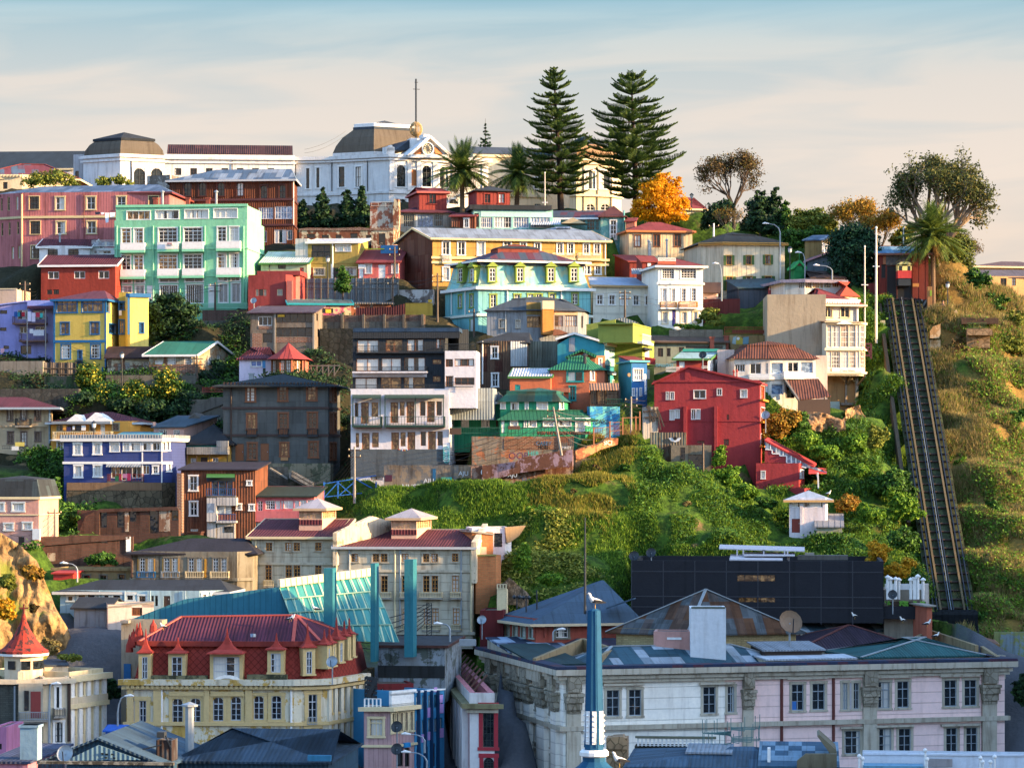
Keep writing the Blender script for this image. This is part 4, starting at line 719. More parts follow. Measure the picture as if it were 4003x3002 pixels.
b=B('H','blank_side_house','huge windowless beige rendered side wall with rust stains','house',[1105,1548,1612],335,860,Y=325,ro=[-2,-2],main=0,d=9,wall=blank,ctrl=0);b.one();b.flat(.1);b.bx('lower_pier',blank,0,1550,560,1612,880,-.3,.04)
b=B('H','victorian_house','ornate white timber house with two storeys of glazed galleries jutting over the gully','house',[1548,1892],395,570,Y=326,ro=[8],d=8,wall=vc,ctrl=0);b.roof('hip',285,rred,over=.8,fm=P('eave_cream','#d8c5a0'),ins=(1.5,4));b.dent(0,400,16,mt=WH,w=.2,h=.45,out=.5);b.belt(0,.3,.2,WH,'frieze',z=b.zy(385))
b.W(0,[(1592,415,1665,532),(1740,415,1815,532)],sty('vic',CRM,(2,1),tr=.25,sur=(CRM,.12),pn=(GL_C,GL_D)));b.pipe(0,1880,400,565,WH,.15);b.pipe(0,1560,400,565,WH,.1)
g_=B('H',*X_,[1615,1905,1950],578,1020,Y=323,ro=[6,60],main=0,d=4,wall=mat('gallery_cream','#d8c9a8',dt=.2),sub=b,ext=.2)
sty('gv',WH,(5,3),tr=.3,pn=(GL_C,GL_D,GL_W),fw=.05)
for y0,y1 in((600,790),(828,970)):g_.W(0,[(1622,y0,1660,y1),(1664,y0,1735,y1),(1742,y0,1808,y1),(1814,y0,1870,y1),(1874,y0,1902,y1)],'gv');g_.W(1,[(1908,y0,1946,y1)],'gv')
for z in(g_.zy(808),g_.zy(1010),g_.H-.05):g_.belt(0,.28,.25,P('eave_cream'),'string_course',z=z)
g_.ex([(1700,590),(1770,560),(1850,590)],-.5,-.1,'gable_arch',WH);g_.txt('Casa Vieja',1800,1005,24,P('ink_grey','#8f8a80'),-.13);g_.bx('gallery_sign',P('sign_white','#ddd6c2'),0,1665,972,1905,1015,.02,.1)
m=M();L=g_.fb(0)[3];m.poly([(0-.3,-.6,g_.H),(L+.5,-.4,g_.H),(L+2.,4,g_.H+.35),(0,4,g_.H+.5)]);g_.mk(m,'gallery_roof',mat('rust_dark','#4b2c24'));g_.done()
u_=B('H',*X_,[1618,1880],1022,1400,Y=325.5,ro=[6],d=6,wall=mat('base_tan','#a98450'),root=b,ctrl=1);u_.bx('pier',CONC,0,1780,1035,1792,1290,0,.3);u_.bx('pier',CONC,0,1868,1035,1892,1400,-.1,.4);u_.bx('cross_beam',CONC,0,1745,1270,1850,1290,0,.5);u_.bx('white_door',P('pale_teal2','#a9bdb4'),0,1645,1260,1730,1350,0,.1);u_.done()
m=M()
for xa,ya,xb,yb in((1790,1110,1740,1040),(1790,1110,1840,1040),(1880,1130,1950,1040),(1865,1100,1820,1040)):m.bar(u_.pt(xa,ya,-.2),u_.pt(xb,yb,-1.6),.18)
u_.mk(m,'brackets',P('bracket_tan','#8f7a58'))
tw=mat('terrace_white','#d6cdbf',dt=.35);rr2=mat('rust_roof','#4e2a22','rust','#6f4434',amt=.6,dt=.5)
b=B('H','terrace_house','rambling white house with rusted hipped roofs stepping down the cliff','house',[820,1130,1525],885,1235,Y=317,ctrl=0,ro=[-6,6],main=1,d=7,wall=tw);b.mansard([(-.4,-.05),(2.2,1.6)],rr2,name='rusted_roof',capm=rr2,h=.5)
sty('big',WH,(1,1),pn=(GL_B,GL_B,GL_D),fw=.05);sty('big2',WH,(2,1),pn=(GL_D,GL_C));b.W(0,[(822,938,912,1002)],'w4');b.W(0,[(955,930,1052,1022),(1090,928,1112,1020)],'big2');b.W(1,[(1138,925,1242,1020),(1395,918,1500,1014)],'big');b.W(1,[(1282,920,1374,1010)],'big2');b.W(1,[(1140,1110,1245,1200)],'big');b.W(0,[(1072,1112,1118,1200)],'big2')
b.balc(1,1252,1000,1418,1055,.7,WH,tw,kind='solid');b.balc(0,950,1025,1125,1062,.6,WH,tw,kind='solid');b.belt(0,.3,.25,tw,'string_course',z=b.zy(1060));b.W(1,[(1268,1090,1340,1230)],'hole')
b=B('H','lean_to','large rusted corrugated lean to awning propped over the cliff edge','lean-to',[1370,1650],1240,1260,Y=312,ro=[4],d=.1,wall=DKWOOD,ctrl=0);a1,a2,a3,a4=b.pt(1375,1245,0),b.pt(1655,1212,0),b.pt(1545,1062,5),b.pt(1255,1068,5);m=M();z_=v3((0,0,.1));m.hexa([a1-z_,a2-z_,a3-z_,a4-z_,a1,a2,a3,a4]);b.mk(m,'sheet_roof',rr2)
m=M();m.bar(b.pt(1375,1245,0),b.pt(1420,1340,1.),.15);m.bar(b.pt(1600,1220,0),b.pt(1660,1460,1.),.15);m.bar(b.pt(1255,1068,5),b.pt(1270,1230,5),.15);m.bar(b.pt(1375,1245,0),b.pt(1255,1068,5),.22);b.mk(m,'prop',P('timber_grey'))
b=B('H','pink_pier_house','pale pink rendered tower joined to the white terraced house','house',[1525,1625],862,1120,Y=322,ro=[2],d=4,ctrl=0,wall=mat('pale_pink_render','#bfa79c'));b.flat(.1)
b=B('H','white_panel_wall','tall pale panelled wall between the teal roofed house and the terraces','wall',[672,818],812,1035,Y=320,ro=[-6],d=2,wall=mat('panel_pink','#c4b4ae','panel',per=(1.6,9.),dt=.35));b.flat(.1)
b=B('H','teal_roof_house','small house with pale teal sheet roof and dark red wall behind the big red house','house',[318,590,672],890,1080,Y=317,ro=[-2,35],**MD,wall=mat('redwall2','#9a3226',dt=.2));b.roof('shed',812,mat('roof_pale_teal','#86a8ac','sheet'),over=.4,fm=GREENP);b.bx('white_wall',white,1,592,880,672,1000,.01,.05);b.W(1,[(605,910,638,980)],'w21');b.door(0,342,915,390,968,WH);b.rail(0,230,965,345,1005,.5,WH,dense=.12);b.rail(0,540,955,588,975,.3,WH,dense=.12);b.bx('teal_parapet',P('teal_edge','#2c8a7c'),0,375,805,685,828,-5.5,-5)
b=B('H','low_grey_house','low grey green house with brown rusty flat roof behind the lime green house','house',[100,330,745],745,975,Y=327,ro=[2,2],main=1,d=7,wall=mat('greygreen_panel','#7b8478','panel',per=(1.3,9.)));b.one();b.roof('shed',685,mat('roof_rust_flat','#5a4638','sheet',dt=.5,var=.2),over=.5);b.W(0,[(158,798,204,872),(236,798,268,870),(340,790,385,840)],'d');b.W(0,[(400,780,720,800)],sty('slit',DKMET,(6,1),pn=(GL_D,)));b.txt('OFiLLO/O',215,958,26,P('ink_cyan','#3f9ac4'));b.chim(625,790,.5,1.2,-.3);b.chim(750,790,.5,1.4,1)
b=B('H','mural_wall','ochre retaining wall painted with a round blue and yellow mural','wall',[785,1108],685,800,Y=330,ro=[2],d=1,wall=mat('ochre_wall','#a08350',dt=.5));b.flat(.05)
for i,(x0,x1,c,pts) in enumerate(((800,835,'mural_pale_blue',[(800,760),(810,705),(838,695),(832,765)]),(835,895,'mural_yellow',[(832,765),(838,710),(865,695),(895,720),(892,765)]),(895,945,'mural_blue',[(893,765),(896,705),(945,700),(942,762)]))):b.ex(pts,-.04,.0,'mural',P(c,('#9fb4b4','#c2a63a','#6e93a0')[i]))
ringpart(b,853,716,13,-.07,-.04,WH,'mural_eye');
b=B('H','red_railing','rust red railing fence along the terrace above the mural wall','railing',[735,1108],615,682,Y=331,ro=[2],d=.1,wall=P('rail_red','#9a3a22'),ctrl=0);b.H=.05;b.holes={};b.rail(0,735,618,1108,680,0,P('rail_red'),kind='h',dense=2.);b.bx('mesh_panel',mat('mesh_red','#8a4a38','board',per=.2),0,800,640,1105,668,-.1,-.05)
# = middle-left slope
yw=mat('yellow_clap','#d2b23c','clap',dt=.2);yw2=mat('yellow_plain','#d6be4e',dt=.2);sty('bl',BLUEP,(2,2),sur=(BLUEP,.12),pn=(GL_D,GL_W));sty('bl2',WH,(3,3),sur=(BLUEP,.14),pn=(GL_W,GL_C),tr=.25);sty('blw',BLUEP,(4,1),sur=(BLUEP,.14),pn=(GL_W,),tr=.3)
b=B('E','yellow_house','bright yellow clapboard house with blue trim and window frames','house',[465,915,1040],150,800,Y=330,ro=[-8,24],**MD,wall=yw);b.p[2]=b.p[2];b.roof('hip',84,mat('roof_plum'),over=.35,fm=BLUEP,ins=(4,1))
b.W(0,[(492,168,664,270),(712,162,888,266)],'blw');b.W(0,[(527,357,597,458),(784,354,856,456)],'bl');b.W(0,[(534,546,606,668),(790,544,864,666)],'bl2');b.W(0,[(678,600,706,672)],'bl');b.door(0,664,690,732,760,BLUEP);b.awn(0,645,682,735,692,.8,DKMET)
b.belt(0,.3,.1,BLUEP,'string_course',z=b.zy(520),faces=[0]);b.W(1,[(915,160,944,262),(940,366,998,446)],'bl')
for x in(470,912):b.bx('corner_board',BLUEP,0,x-8,150,x+6,740,-.01,.06)
b.bx('blue_base',P('base_blue','#155a8a'),1,885,740,925,800,-.02,.05)
n_=B('E',*X_,[1028,1108,1118],95,540,Y=333,ro=[0,10],main=0,d=4,wall=mat('yellow_deep','#b99a1c'),root=b);n_.p=[n_.p[0],n_.p[1],n_.p[3],n_.p[4]] if len(n_.p)==5 else n_.p;n_.nf=4;n_.nv=1;n_.W(0,[(1030,180,1096,245),(1030,335,1070,455)],'bl');n_.bx('towel',WH,0,1028,252,1052,295,.3,.34);n_.flat(.1);n_.done()
w_=B('E',*X_,[1104,1125,1285],120,545,Y=331.5,ro=[-30,12],main=1,d=6,wall=yw2,root=b);w_.p=[w_.p[0],w_.p[1],w_.p[2],w_.p[3],w_.p[4]];w_.nf=5;w_.flat(.05,pm=BLUEP,mt=rmaroon);w_.belt(0,.45,.25,BLUEP,'fascia',z=w_.H);w_.W(1,[(1212,360,1240,445)],'bl');w_.bx('corner_board',BLUEP,1,1104,110,1122,460,-.02,.06);w_.done()
li=mat('lilac_wall','#8e8cc8',dt=.25);wood=P('balcony_wood','#6a4632')
b=B('E','lilac_house','lilac rendered house with stacked wooden balconies full of drying laundry','house',[-20,108,470],200,660,Y=334,ro=[-4,-4],main=1,d=6,wall=li);b.one();b.roof('gable_y',168,P('roof_lilac','#7c88c4'),over=.25,rx=.5);b.W(0,[(0,250,62,282),(0,400,56,430),(30,556,78,586)],'hole');b.W(0,[(150,248,236,330),(285,255,385,330),(170,390,238,450),(305,390,388,420)],'w21');b.W(0,[(178,556,270,630)],'hole')
b.balc(0,108,305,390,362,1.2,wood,wood,kind='h',dense=1.);b.balc(0,165,450,392,512,1.2,wood,wood,kind='h',dense=1.);b.bx('balcony_roof',P('roof_maroon2','#4c2436'),0,235,212,470,238,0,1.5);b.bx('lower_roof',P('roof_lilac'),0,235,165,465,212,-1,1.3)
for x in(236,395):b.bx('post',P('post_pale','#9a928c'),0,x-5,230,x+3,680,1.25,1.33)
for i,(x,y,x1,y1,c) in enumerate(((122,262,150,308,'#1f4a8a'),(152,266,172,306,'#1f7a8a'),(172,265,188,300,'#20242a'),(188,266,215,304,'#a82030'),(238,262,270,345,'#d8cfe0'),(274,272,305,350,'#d9c9d9'),(310,270,345,310,'#c03548'),(345,275,370,315,'#3fb0a8'),(256,412,285,450,'#d9d3d3'),(287,420,380,470,'#cfcbd0'),(5,580,38,622,'#d09aa4'))):b.bx('laundry',P('cloth%d'%i,c,rough=.9),0,x,y,x1,y1,1.28,1.31)
b.W(0,[(190,600,200,640)],'hole')
b=B('E','beige_corner_house','plain beige rendered house corner with scalloped eave at the left edge','house',[-60,145],70,200,Y=338,d=6,wall=mat('beige_plain','#b59a80',dt=.25));b.flat(.1,cope=CRM)
bgw=mat('bung_wall','#9a927c','peel','#8a6a4a',amt=.3,dt=.5)
b=B('E','bungalow','single storey bungalow with sea green sheet roof and grey gable','bungalow',[1288,1690,2000],622,800,Y=325,ro=[-6,14],**MD,wall=bgw);b.p=[b.p[0],b.p[1],b.p[2],b.p[0]+(b.p[2]-b.p[1])];b.roof('gable_x',518,mat('roof_sea_green','#1b6a56','sheet',dt=.2,per=(1.,9.)),over=.5,fm=WH);b.W(0,[(1340,685,1408,716)],'w21');b.W(0,[(1450,652,1520,740),(1592,650,1658,745)],sty('grl',WH,(7,4),pn=(GL_C,)));b.door(0,1416,652,1440,790,BROWN);b.W(1,[(1792,650,1830,720),(1875,642,1905,712)],sty('gb2',WH,(2,3),pn=(GL_B,),sur=(CONC,.1)));b.bx('brick_dado',bk,0,1325,720,1685,795,-.02,.04)
b=B('E','bungalow_annex','low peeling cream annex with dark rusted roof left of the sea green bungalow','annex',[930,1330],648,805,Y=327,ro=[-1],d=6,wall=mat('peel_annex','#b5a88a','peel','#7a5640',amt=.3,dt=.6));b.roof('gable_x',562,mat('roof_black_red','#35262a','sheet',dt=.5,var=.3),over=.4);b.W(0,[(935,670,965,750)],'hole');b.door(0,1018,710,1046,800,P('door_grey','#76726a'));b.door(0,1082,700,1122,800,P('door_grey2','#8d8a83'));b.W(0,[(1242,696,1282,762)],'w21');b.bx('brick_dado',P('pink_dado','#8a544a'),0,1120,768,1310,800,-.02,.04)
b=B('E','bungalow_railing','thin iron railing along the pavement before the bungalow','railing',[930,1690],735,812,Y=323,ro=[-1],d=.1,wall=CONC,ctrl=0);b.H=.02;b.rail(0,930,738,1690,812,0,DKMET,dense=.3)
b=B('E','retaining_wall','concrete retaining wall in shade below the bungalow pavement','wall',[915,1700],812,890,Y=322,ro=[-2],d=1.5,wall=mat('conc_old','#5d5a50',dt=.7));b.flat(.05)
b=B('E','yard_wall','brick and concrete yard wall below the green block','wall',[1750,2160],250,420,Y=343,d=.6,wall=mat('brick_wallx','#5e3a2e','brick','#57524a',dt=.6));b.flat(.05);b.bx('concrete_base',CONCD,0,1750,340,2160,420,-.02,.1)
b=B('E','plank_fence','patched sheet and plank fence with dark rails beside the yellow house','fence',[365,655],700,830,Y=326,ro=[8],d=.3,wall=mat('fence_patch','#7d766e','rust','#4d4540',dt=.5));b.flat(.02)
m=M()
for i in range(5):x=b.fb(0)[3]*i/4;m.bar((x,-.1,-.3),(x,-.1,b.H+.1),.12)
for z in(.4,b.H-.7):m.bar((0,-.12,z),(b.fb(0)[3],-.12,z),.1)
b.mk(m,'fence_rails',P('timber_dark','#2c2622'))
b=B('E','terrace_wall','crumbling grey terrace wall below the lilac house','wall',[0,370],690,790,Y=326,d=1,wall=mat('conc_old2','#7b7468',dt=.6));b.flat(.05)
b=B('E','terrace_wall','long low stone terrace wall across the vegetable plots','wall',[0,680],930,1000,Y=318,d=1,wall=mat('conc_old3','#4f4d45','stone','#34352f',dt=.6));b.flat(.05)
b=B('E','terrace_wall','mossy buttressed wall under the plank fence','wall',[385,700],820,960,Y=322,d=1,wall=mat('conc_moss','#5a5342','peel','#3d4a2c',dt=.6));b.flat(.05)
ch=mat('cream_old','#b39c78',dt=.45);sty('dg',P('frame_taupe','#6e5a50'),(2,4),sur=(P('frame_taupe'),.1),pn=(GL_D,GL_C))
b=B('E','cream_house','old cream house with maroon hipped roof and iron balcony at the left edge','house',[-260,432,455],1068,1480,Y=310,ro=[0,60],**MD,wall=ch);b.roof('hip',1000,rmaroon,over=1.2,fm=P('eave_grey','#9aa4aa'),ins=3);b.W(0,[(65,1100,108,1205),(180,1100,228,1200),(303,1102,350,1205),(68,1300,115,1400),(182,1300,230,1420),(305,1302,350,1380)],'dg');b.balc(0,132,1185,255,1248,.8,DKMET,CONC,dense=.15);b.belt(0,.25,.12,ch,'string_course',z=b.zy(1250));b.pipe(0,430,1070,1400,P('pipe_blue','#8098a8'),.1)
b=B('E','iron_railing','rusty railing with yellow and white cloths below the cream house','railing',[20,210],1418,1450,Y=307,d=.1,wall=CONC,ctrl=0);b.H=.02;b.rail(0,20,1420,212,1450,0,DKMET,dense=.2);b.bx('cloth',P('cloth_yellow','#c3b25a',rough=.9),0,130,1390,210,1425,.02,.05);b.bx('cloth',P('cloth_white','#c9c9c4',rough=.9),0,100,1425,160,1460,.02,.05)
og=mat('orange_wall','#d08d14',dt=.2);sty('ow',P('frame_taupe'),(2,2),sur=(P('frame_sage','#8c8a6c'),.1))
b=B('E','orange_house','orange yellow house with twin white pediments and balustraded balcony','house',[440,1110,1210],1208,1480,Y=308,ro=[0,20],main=0,d=7,wall=og);b.roof('hip',1128,rmaroon,over=.5,fm=P('gutter_pale'),ins=4)
b.ex([(570,1212),(650,1150),(730,1212)],-1.2,2.5,'pediment',WH);b.ex([(730,1212),(820,1136),(960,1208)],-1.2,2.5,'pediment',WH);b.bx('canopy',P('canopy_grey','#7d8388'),0,445,1210,955,1232,0,1.25)
b.W(0,[(498,1240,540,1290),(585,1240,625,1290),(650,1240,690,1300),(780,1240,820,1300),(975,1228,1028,1290)],'ow');b.W(0,[(1130,1226,1170,1260)],'ow') ;b.door(0,868,1235,908,1330,WH);b.balc(0,456,1300,956,1365,1.2,CRM,WH,dense=.2,th=.06);b.W(0,[(500,1392,542,1450)],'ws');b.belt(0,.12,.1,WH,'string_course',z=b.zy(1372))
for i,(x,y,x1,y1,c) in enumerate(((545,1245,570,1285,'#c98a3a'),(575,1258,612,1300,'#2f2a4a'),(628,1252,645,1282,'#d8d8d8'),(660,1248,700,1292,'#20242a'),(704,1245,740,1288,'#d9d7d3'))):b.bx('laundry',P('clothb%d'%i,c,rough=.9),0,x,y,x1,y1,1.0,1.03)
bw_=mat('royal_blue','#34437c','clap',per=.3,dt=.15);
b=B('E','blue_house','royal blue clapboard house with white parapet, bay of windows and propped balcony','house',[552,950,1398,1485],1372,1838,Y=296,ro=[0,0,40],main=0,d=7,wall=bw_);b.p=[b.p[0],b.p[2],b.p[3],b.p[4],b.p[5]];b.nf=5;b.nv=2;b.mansard([(-.3,-.15),(-.35,.35),(0,.55)],WH,name='parapet',capm=rgrey,h=.1)
sty('bw1',WH,(2,2),sur=(WH,.18),pn=(GL_F,GL_C));b.W(0,[(645,1405,698,1495),(815,1400,868,1490),(650,1595,705,1690),(818,1592,872,1685)],'bw1');b.W(0,[(955,1398,1030,1470),(1070,1400,1118,1465),(1135,1398,1215,1465),(1235,1396,1305,1462),(1318,1394,1392,1462)],sty('wb',WH,(2,1),sur=(WH,.1),pn=(GL_C,GL_F)));b.W(1,[(1402,1392,1430,1462),(1436,1390,1462,1458),(1446,1580,1474,1640)],'ws')
b.W(0,[(960,1600,1038,1700),(1048,1600,1130,1720),(1140,1600,1222,1700),(1235,1590,1292,1668)],sty('bq',WH,(2,1),pn=(GL_W,GL_C,GL_D)));b.W(0,[(1326,1598,1364,1660)],'ws');b.belt(0,.25,.12,WH,'string_course',z=b.zy(1568));b.awn(0,918,1575,1218,1600,1.2,rgrey);b.balc(0,928,1668,1222,1728,1.1,P('rail_rust','#6b3028'),CONCD,dense=.3)
for x in(1398,1230):b.bx('corner_board',WH,0,x-5,1372,x+5,1838,-.01,.05)
b.t='I';m=M()
for x0,x1 in((965,995),(1025,1050),(1100,1120),(1168,1175)):m.bar(b.pt(x0,412,-1.1),b.pt(x1,560,-.3),.09)
b.mk(m,'struts',DKMET);
for i,(x,y,x1,y1,c) in enumerate(((1030,335,1048,390,'#8a2032'),(1060,335,1100,372,'#a06a8a'),(1100,332,1128,395,'#8a2048'),(995,355,1025,398,'#1f5a3a'),(1120,290,1140,335,'#30202a'))):b.bx('laundry',P('clothc%d'%i,c,rough=.9),0,x,y,x1,y1,1.12,1.16)
b=B('I','rubble_wall','tall rubble stone retaining wall carrying the blue house','stone wall',[575,1400,1500],412,650,Y=294.8,ro=[0,10],main=0,d=1,wall=mat('rubble_brown','#6e6047','stone','#3c3527',dt=.5));b.p=[b.p[0],b.p[1],b.p[3],b.p[4]];b.nf=4;b.nv=1;b.flat(.05);b.bx('brick_course',mat('render_tan','#7d5f42'),0,578,412,1398,478,-.02,.05)
b=B('E','teal_roof_shed','low teal sheet roof tucked behind the blue house parapet','shed',[1000,1335],1335,1400,Y=303,d=4,wall=CRM);b.roof('shed',1300,mat('roof_teal_pale','#3f8a9c','sheet',dt=.2),over=.2)
pp=mat('pale_pink_wall','#b28c7e')
b=B('E','narrow_pink_house','narrow pale pink house with slate blue roof and grey gable wall','house',[1330,1590,1640],1255,1560,Y=306,ro=[0,50],**MD,wall=pp);b.p[2]=b.p[1]+v3((2.2,7));b.p[3]=b.p[0]+v3((1.2,7));b.roof('shed',1158,mat('roof_slate_b','#43545f','sheet'),over=.25);b.W(0,[(1372,1280,1445,1335),(1500,1282,1556,1332)],'w4');b.W(0,[(1495,1450,1535,1510)],sty('barB',P('bar_blue','#3c7a8c'),(4,1),pn=(GL_D,)));b.W(0,[(1555,1450,1580,1560)],'hole');b.belt(0,.2,.1,pp,'string_course',z=b.zy(1400));b.bx('gable_pier',pp,0,1322,1215,1340,1260,-.3,.1)
b=B('E','grey_gable_wall','bare grey stepped gable wall behind the narrow pink house','wall',[1590,1768],1215,1290,Y=311,d=4,wall=mat('grey_render','#6d665c',dt=.5));b.roof('gable_y',1135,mat('grey_render'),over=.05,th=.2);
b=B('E','balcony_hut','small house with dark hipped roof, turquoise gallery and yellow ground floor','house',[1600,1978],1380,1575,Y=303,d=7,wall=mat('yellow_gf','#b58a22'));b.roof('hip',1232,mat('roof_nearblack','#26292d','sheet',var=.1),over=.6,ins=2.5);b.bx('gallery_front',mat('board_bleached','#8c8a84','board',per=.25,dt=.5),0,1615,1432,1968,1495,.0,1.);b.bx('gallery_back',P('turquoise','#2fa0a0'),0,1615,1382,1875,1432,.0,.04);b.bx('gallery_side',mat('board_bleached'),0,1872,1378,1972,1436,.0,1.);b.W(0,[(1668,1386,1700,1428),(1835,1384,1870,1428)],'w21');b.W(0,[(1650,1528,1695,1565),(1835,1525,1888,1562)],'w4');b.door(0,1735,1520,1795,1575,DKWOOD);b.belt(0,.15,.12,P('turquoise'),'string_course',z=b.zy(1432))
for x in(1620,1700,1810,1965):b.bx('post',DKWOOD,0,x-2,1495,x+2,1575,.85,.95)
b=B('E','stair_wall','stepped concrete stair wall climbing between the orange house and the dark timber house','wall',[1640,2000],1020,1300,Y=316,ro=[-2],d=1,wall=mat('conc_old'));b.ex([(1640,1140),(1790,1020),(1830,1000),(1995,1000),(1995,1040),(1640,1170)],-.2,1.,'stair_parapet',CONCD);b.rail(0,1750,918,1960,962,.1,P('rail_redbrown','#7a2f28'),kind='h',dense=1.4)
b=B('F','white_pink_house','pale lilac house with maroon roof, blue curtained window and painted wall','house',[78,352],768,960,Y=318,d=6,wall=mat('lilac_white','#cfc0d0',dt=.2));b.roof('hip',680,rmaroon,over=.35,ins=3);b.W(0,[(178,796,272,848)],sty('blc',WH,(2,1),pn=(glass('glass_blue_curtain','#2f5f9a',c2='#4f80b8'),),sur=(WH,.06)));b.bx('wall_painting',P('paint_skyblue','#4a8ab8'),0,278,795,305,860,.0,.02);b.bx('wall_painting',P('paint_ink','#23262c'),0,282,862,305,918,.0,.02);b.chim(183,950,.5,.6,-1.5,GALV)
b=B('F','cupola_pavilion','terracotta glazed octagonal lookout with red pyramid roof','pavilion',[352,425,530,640],775,915,Y=315,ro=[-35,-3,28],main=1,d=4,wall=mat('terra_wall','#a45a44',dt=.2));sty('tb',BROWN,(4,4),pn=(GL_W,GL_C),sur=(BROWN,.08));b.W(0,[(360,790,418,905)],'tb');b.W(1,[(432,788,524,905)],'tb');b.W(2,[(540,788,620,900)],'tb')
E=ofp(b.p,.5);m=M();c=sum((v3((p.x,p.y,0)) for p in E),v3())/len(E);c.z=b.zy(640,c.x,c.y)
mid=[v3((p.x*.45+c.x*.55,p.y*.45+c.y*.55,b.H+(c.z-b.H)*.42)) for p in E]
for i in range(b.nf):j=(i+1)%b.nf;m.poly([(E[i].x,E[i].y,b.H-.1),(E[j].x,E[j].y,b.H-.1),mid[j],mid[i]]);m.poly([mid[i],mid[j],c])
b.mk(m,'roof',mat('roof_pyr_red','#93302c','board',per=.5,dt=.2));b.pipe(2,640,780,905,TERRA)
b=B('F','timber_rail','rough crossed timber railing in the shade behind the lookout','railing',[650,950],880,930,Y=320,d=.1,wall=CONC,ctrl=0);b.H=.02;m=M()
for i in range(6):
 x=b.fb(0)[3]*i/6;x2=b.fb(0)[3]*(i+1)/6;m.bar((x,0,0),(x,0,1.3),.12);m.bar((x,0,1.2),(x2,0,1.2),.12);m.bar((x,0,.1),(x2,0,1.1),.08)
b.mk(m,'rails',P('timber_grey'))
dk=mat('black_sheet','#5b5d59','panel',per=(.8,1.2),var=.2);sty('bd',BROWN,(2,3),tr=.3,sur=(BROWN,.16),pn=(GL_C,GL_W,GL_D),dep=.1);pd=P('door_brown','#7d4c2c')
b=B('F','dark_tenement','large charcoal sheet clad tenement with brown timber windows','apartment block',[-62,845,950],990,1810,Y=304,ro=[-2,62],**MD,wall=dk);b.roof('hip',910,mat('roof_charcoal','#2b3336','sheet'),over=1.,ins=6)
b.W(0,[(142,1028,212,1148),(420,1022,490,1142),(668,1018,742,1138),(148,1258,222,1390),(422,1252,495,1380),(675,1246,748,1380)],'bd');b.W(0,[(156,1510,226,1650),(436,1508,500,1620),(684,1500,755,1630)],'bd')
for x0,x1 in((148,222),(422,495),(675,748)):b.bx('panelled_apron',pd,0,x0,1385,x1,1438,0,.12);b.balc(0,x0-8,1385,x1+8,1442,.4,DKMET,DKMET,dense=.25)
b.door(0,44,1515,118,1660,pd);b.door(0,262,1512,334,1660,pd);b.bx('panelled_apron',P('panel_tan','#a8784a'),0,436,1620,500,1659,0,.1);b.t='F'
for y in(1205,1440):b.belt(0,.25,.12,P('band_brown','#3e2c26'),'string_course',z=b.zy(y))
for y0,y1 in((1010,1150),(1250,1420),(1510,1650)):b.W(1,[(862,y0,882,y1),(895,y0,915,y1)],'bd')
b.dent(0,985,30,mt=DKWOOD,w=.15,h=.25,out=.7);b.pipe(0,8,1000,1650,DKWOOD,.1)
b=B('K','stair_plinth','mossy concrete plinth wall with outdoor stairs below the dark tenement','wall',[195,865],135,345,Y=302,d=2,wall=mat('plinth_moss','#77725c','peel','#4d5240',amt=.4,dt=.6));b.flat(.05);b.bx('block_panel',mat('blockwork'),0,200,165,500,345,-.02,.1)
m=M()
for i in range(12):t=i/12;p=b.pt(540+170*t,215+95*t,-1.2);m.box(p.x-.3,p.x+.35,-1.8,-.1,p.z-.6,p.z)
p0,p1=b.pt(345,175,-1),b.pt(500,270,-1);m.bar(p0,p1,.5,.15);m.bar(b.pt(530,205,-1.9),b.pt(715,310,-1.9),.12,.2);m.bar(b.pt(530,235,-1.9),b.pt(700,335,-1.9),.12,.3);b.mk(m,'stairs',CONC)
for i in range(9):b.bx('baluster',CONCD,0,715+i*12,295,720+i*12,380,1.5,1.56)
pkh=mat('pink_render','#bf5f62')
b=B('K','pink_green_roof_house','pink house with dark green roof and long white framed window band','house',[210,725],415,760,Y=290,d=6,wall=pkh);b.roof('shed',330,mat('roof_dark_green','#2b3a33','sheet'),over=.35);b.W(0,[(236,458,280,548)],'arch');b.W(0,[(305,455,388,532)],'wm');b.W(0,[(392,458,432,530),(440,458,456,528),(462,455,545,526),(556,455,595,522),(600,452,660,520),(664,450,722,515)],'wc');b.W(0,[(395,635,595,700)],'hole');b.W(0,[(216,660,248,722)],'ws');b.bx('overhang',pkh,0,212,545,600,640,0,.5)
b=B('I','rust_tower_house','tall rust clad house with blue door balcony and white boarded bay','house',[1565,2040,2205],295,920,Y=290,ro=[0,-2],main=0,d=7,wall=mat('rust_dark_wall','#4e3428','rust','#7a4a34',amt=.7,dt=.5));b.one()
b.roof('shed',232,mat('roof_violet_black','#2c2834','sheet'),over=.3);b.W(0,[(1640,355,1705,480),(1645,578,1705,695)],'ws');b.W(0,[(1648,812,1712,840)],'w3');b.W(0,[(1832,400,1880,520),(1890,400,1955,520),(1962,400,2008,520)],sty('bld',BLUEP,(1,3),pn=(GL_D,)));b.bx('recess_wall',P('navy_wall','#22303c'),0,1785,370,2035,400,0,.04);b.rail(0,1785,465,2035,530,.8,P('rail_blue','#1f4a7a'),dense=.2);b.bx('balcony',CONCD,0,1785,525,2035,540,0,.85)
wb=mat('white_boards','#b7b3ae','board',per=.35);b.bx('white_bay',wb,0,1788,545,1870,750,0,.9);b.bx('white_upper',wb,0,1875,540,2045,610,0,.9);b.rail(0,1875,685,2035,745,.9,P('rail_blue'),dense=.2);b.bx('balcony',wb,0,1870,742,2040,760,0,.95);b.bx('white_lower',wb,0,1788,755,1868,900,0,.5);b.bx('white_lower',wb,0,1878,762,2030,905,0,.4)
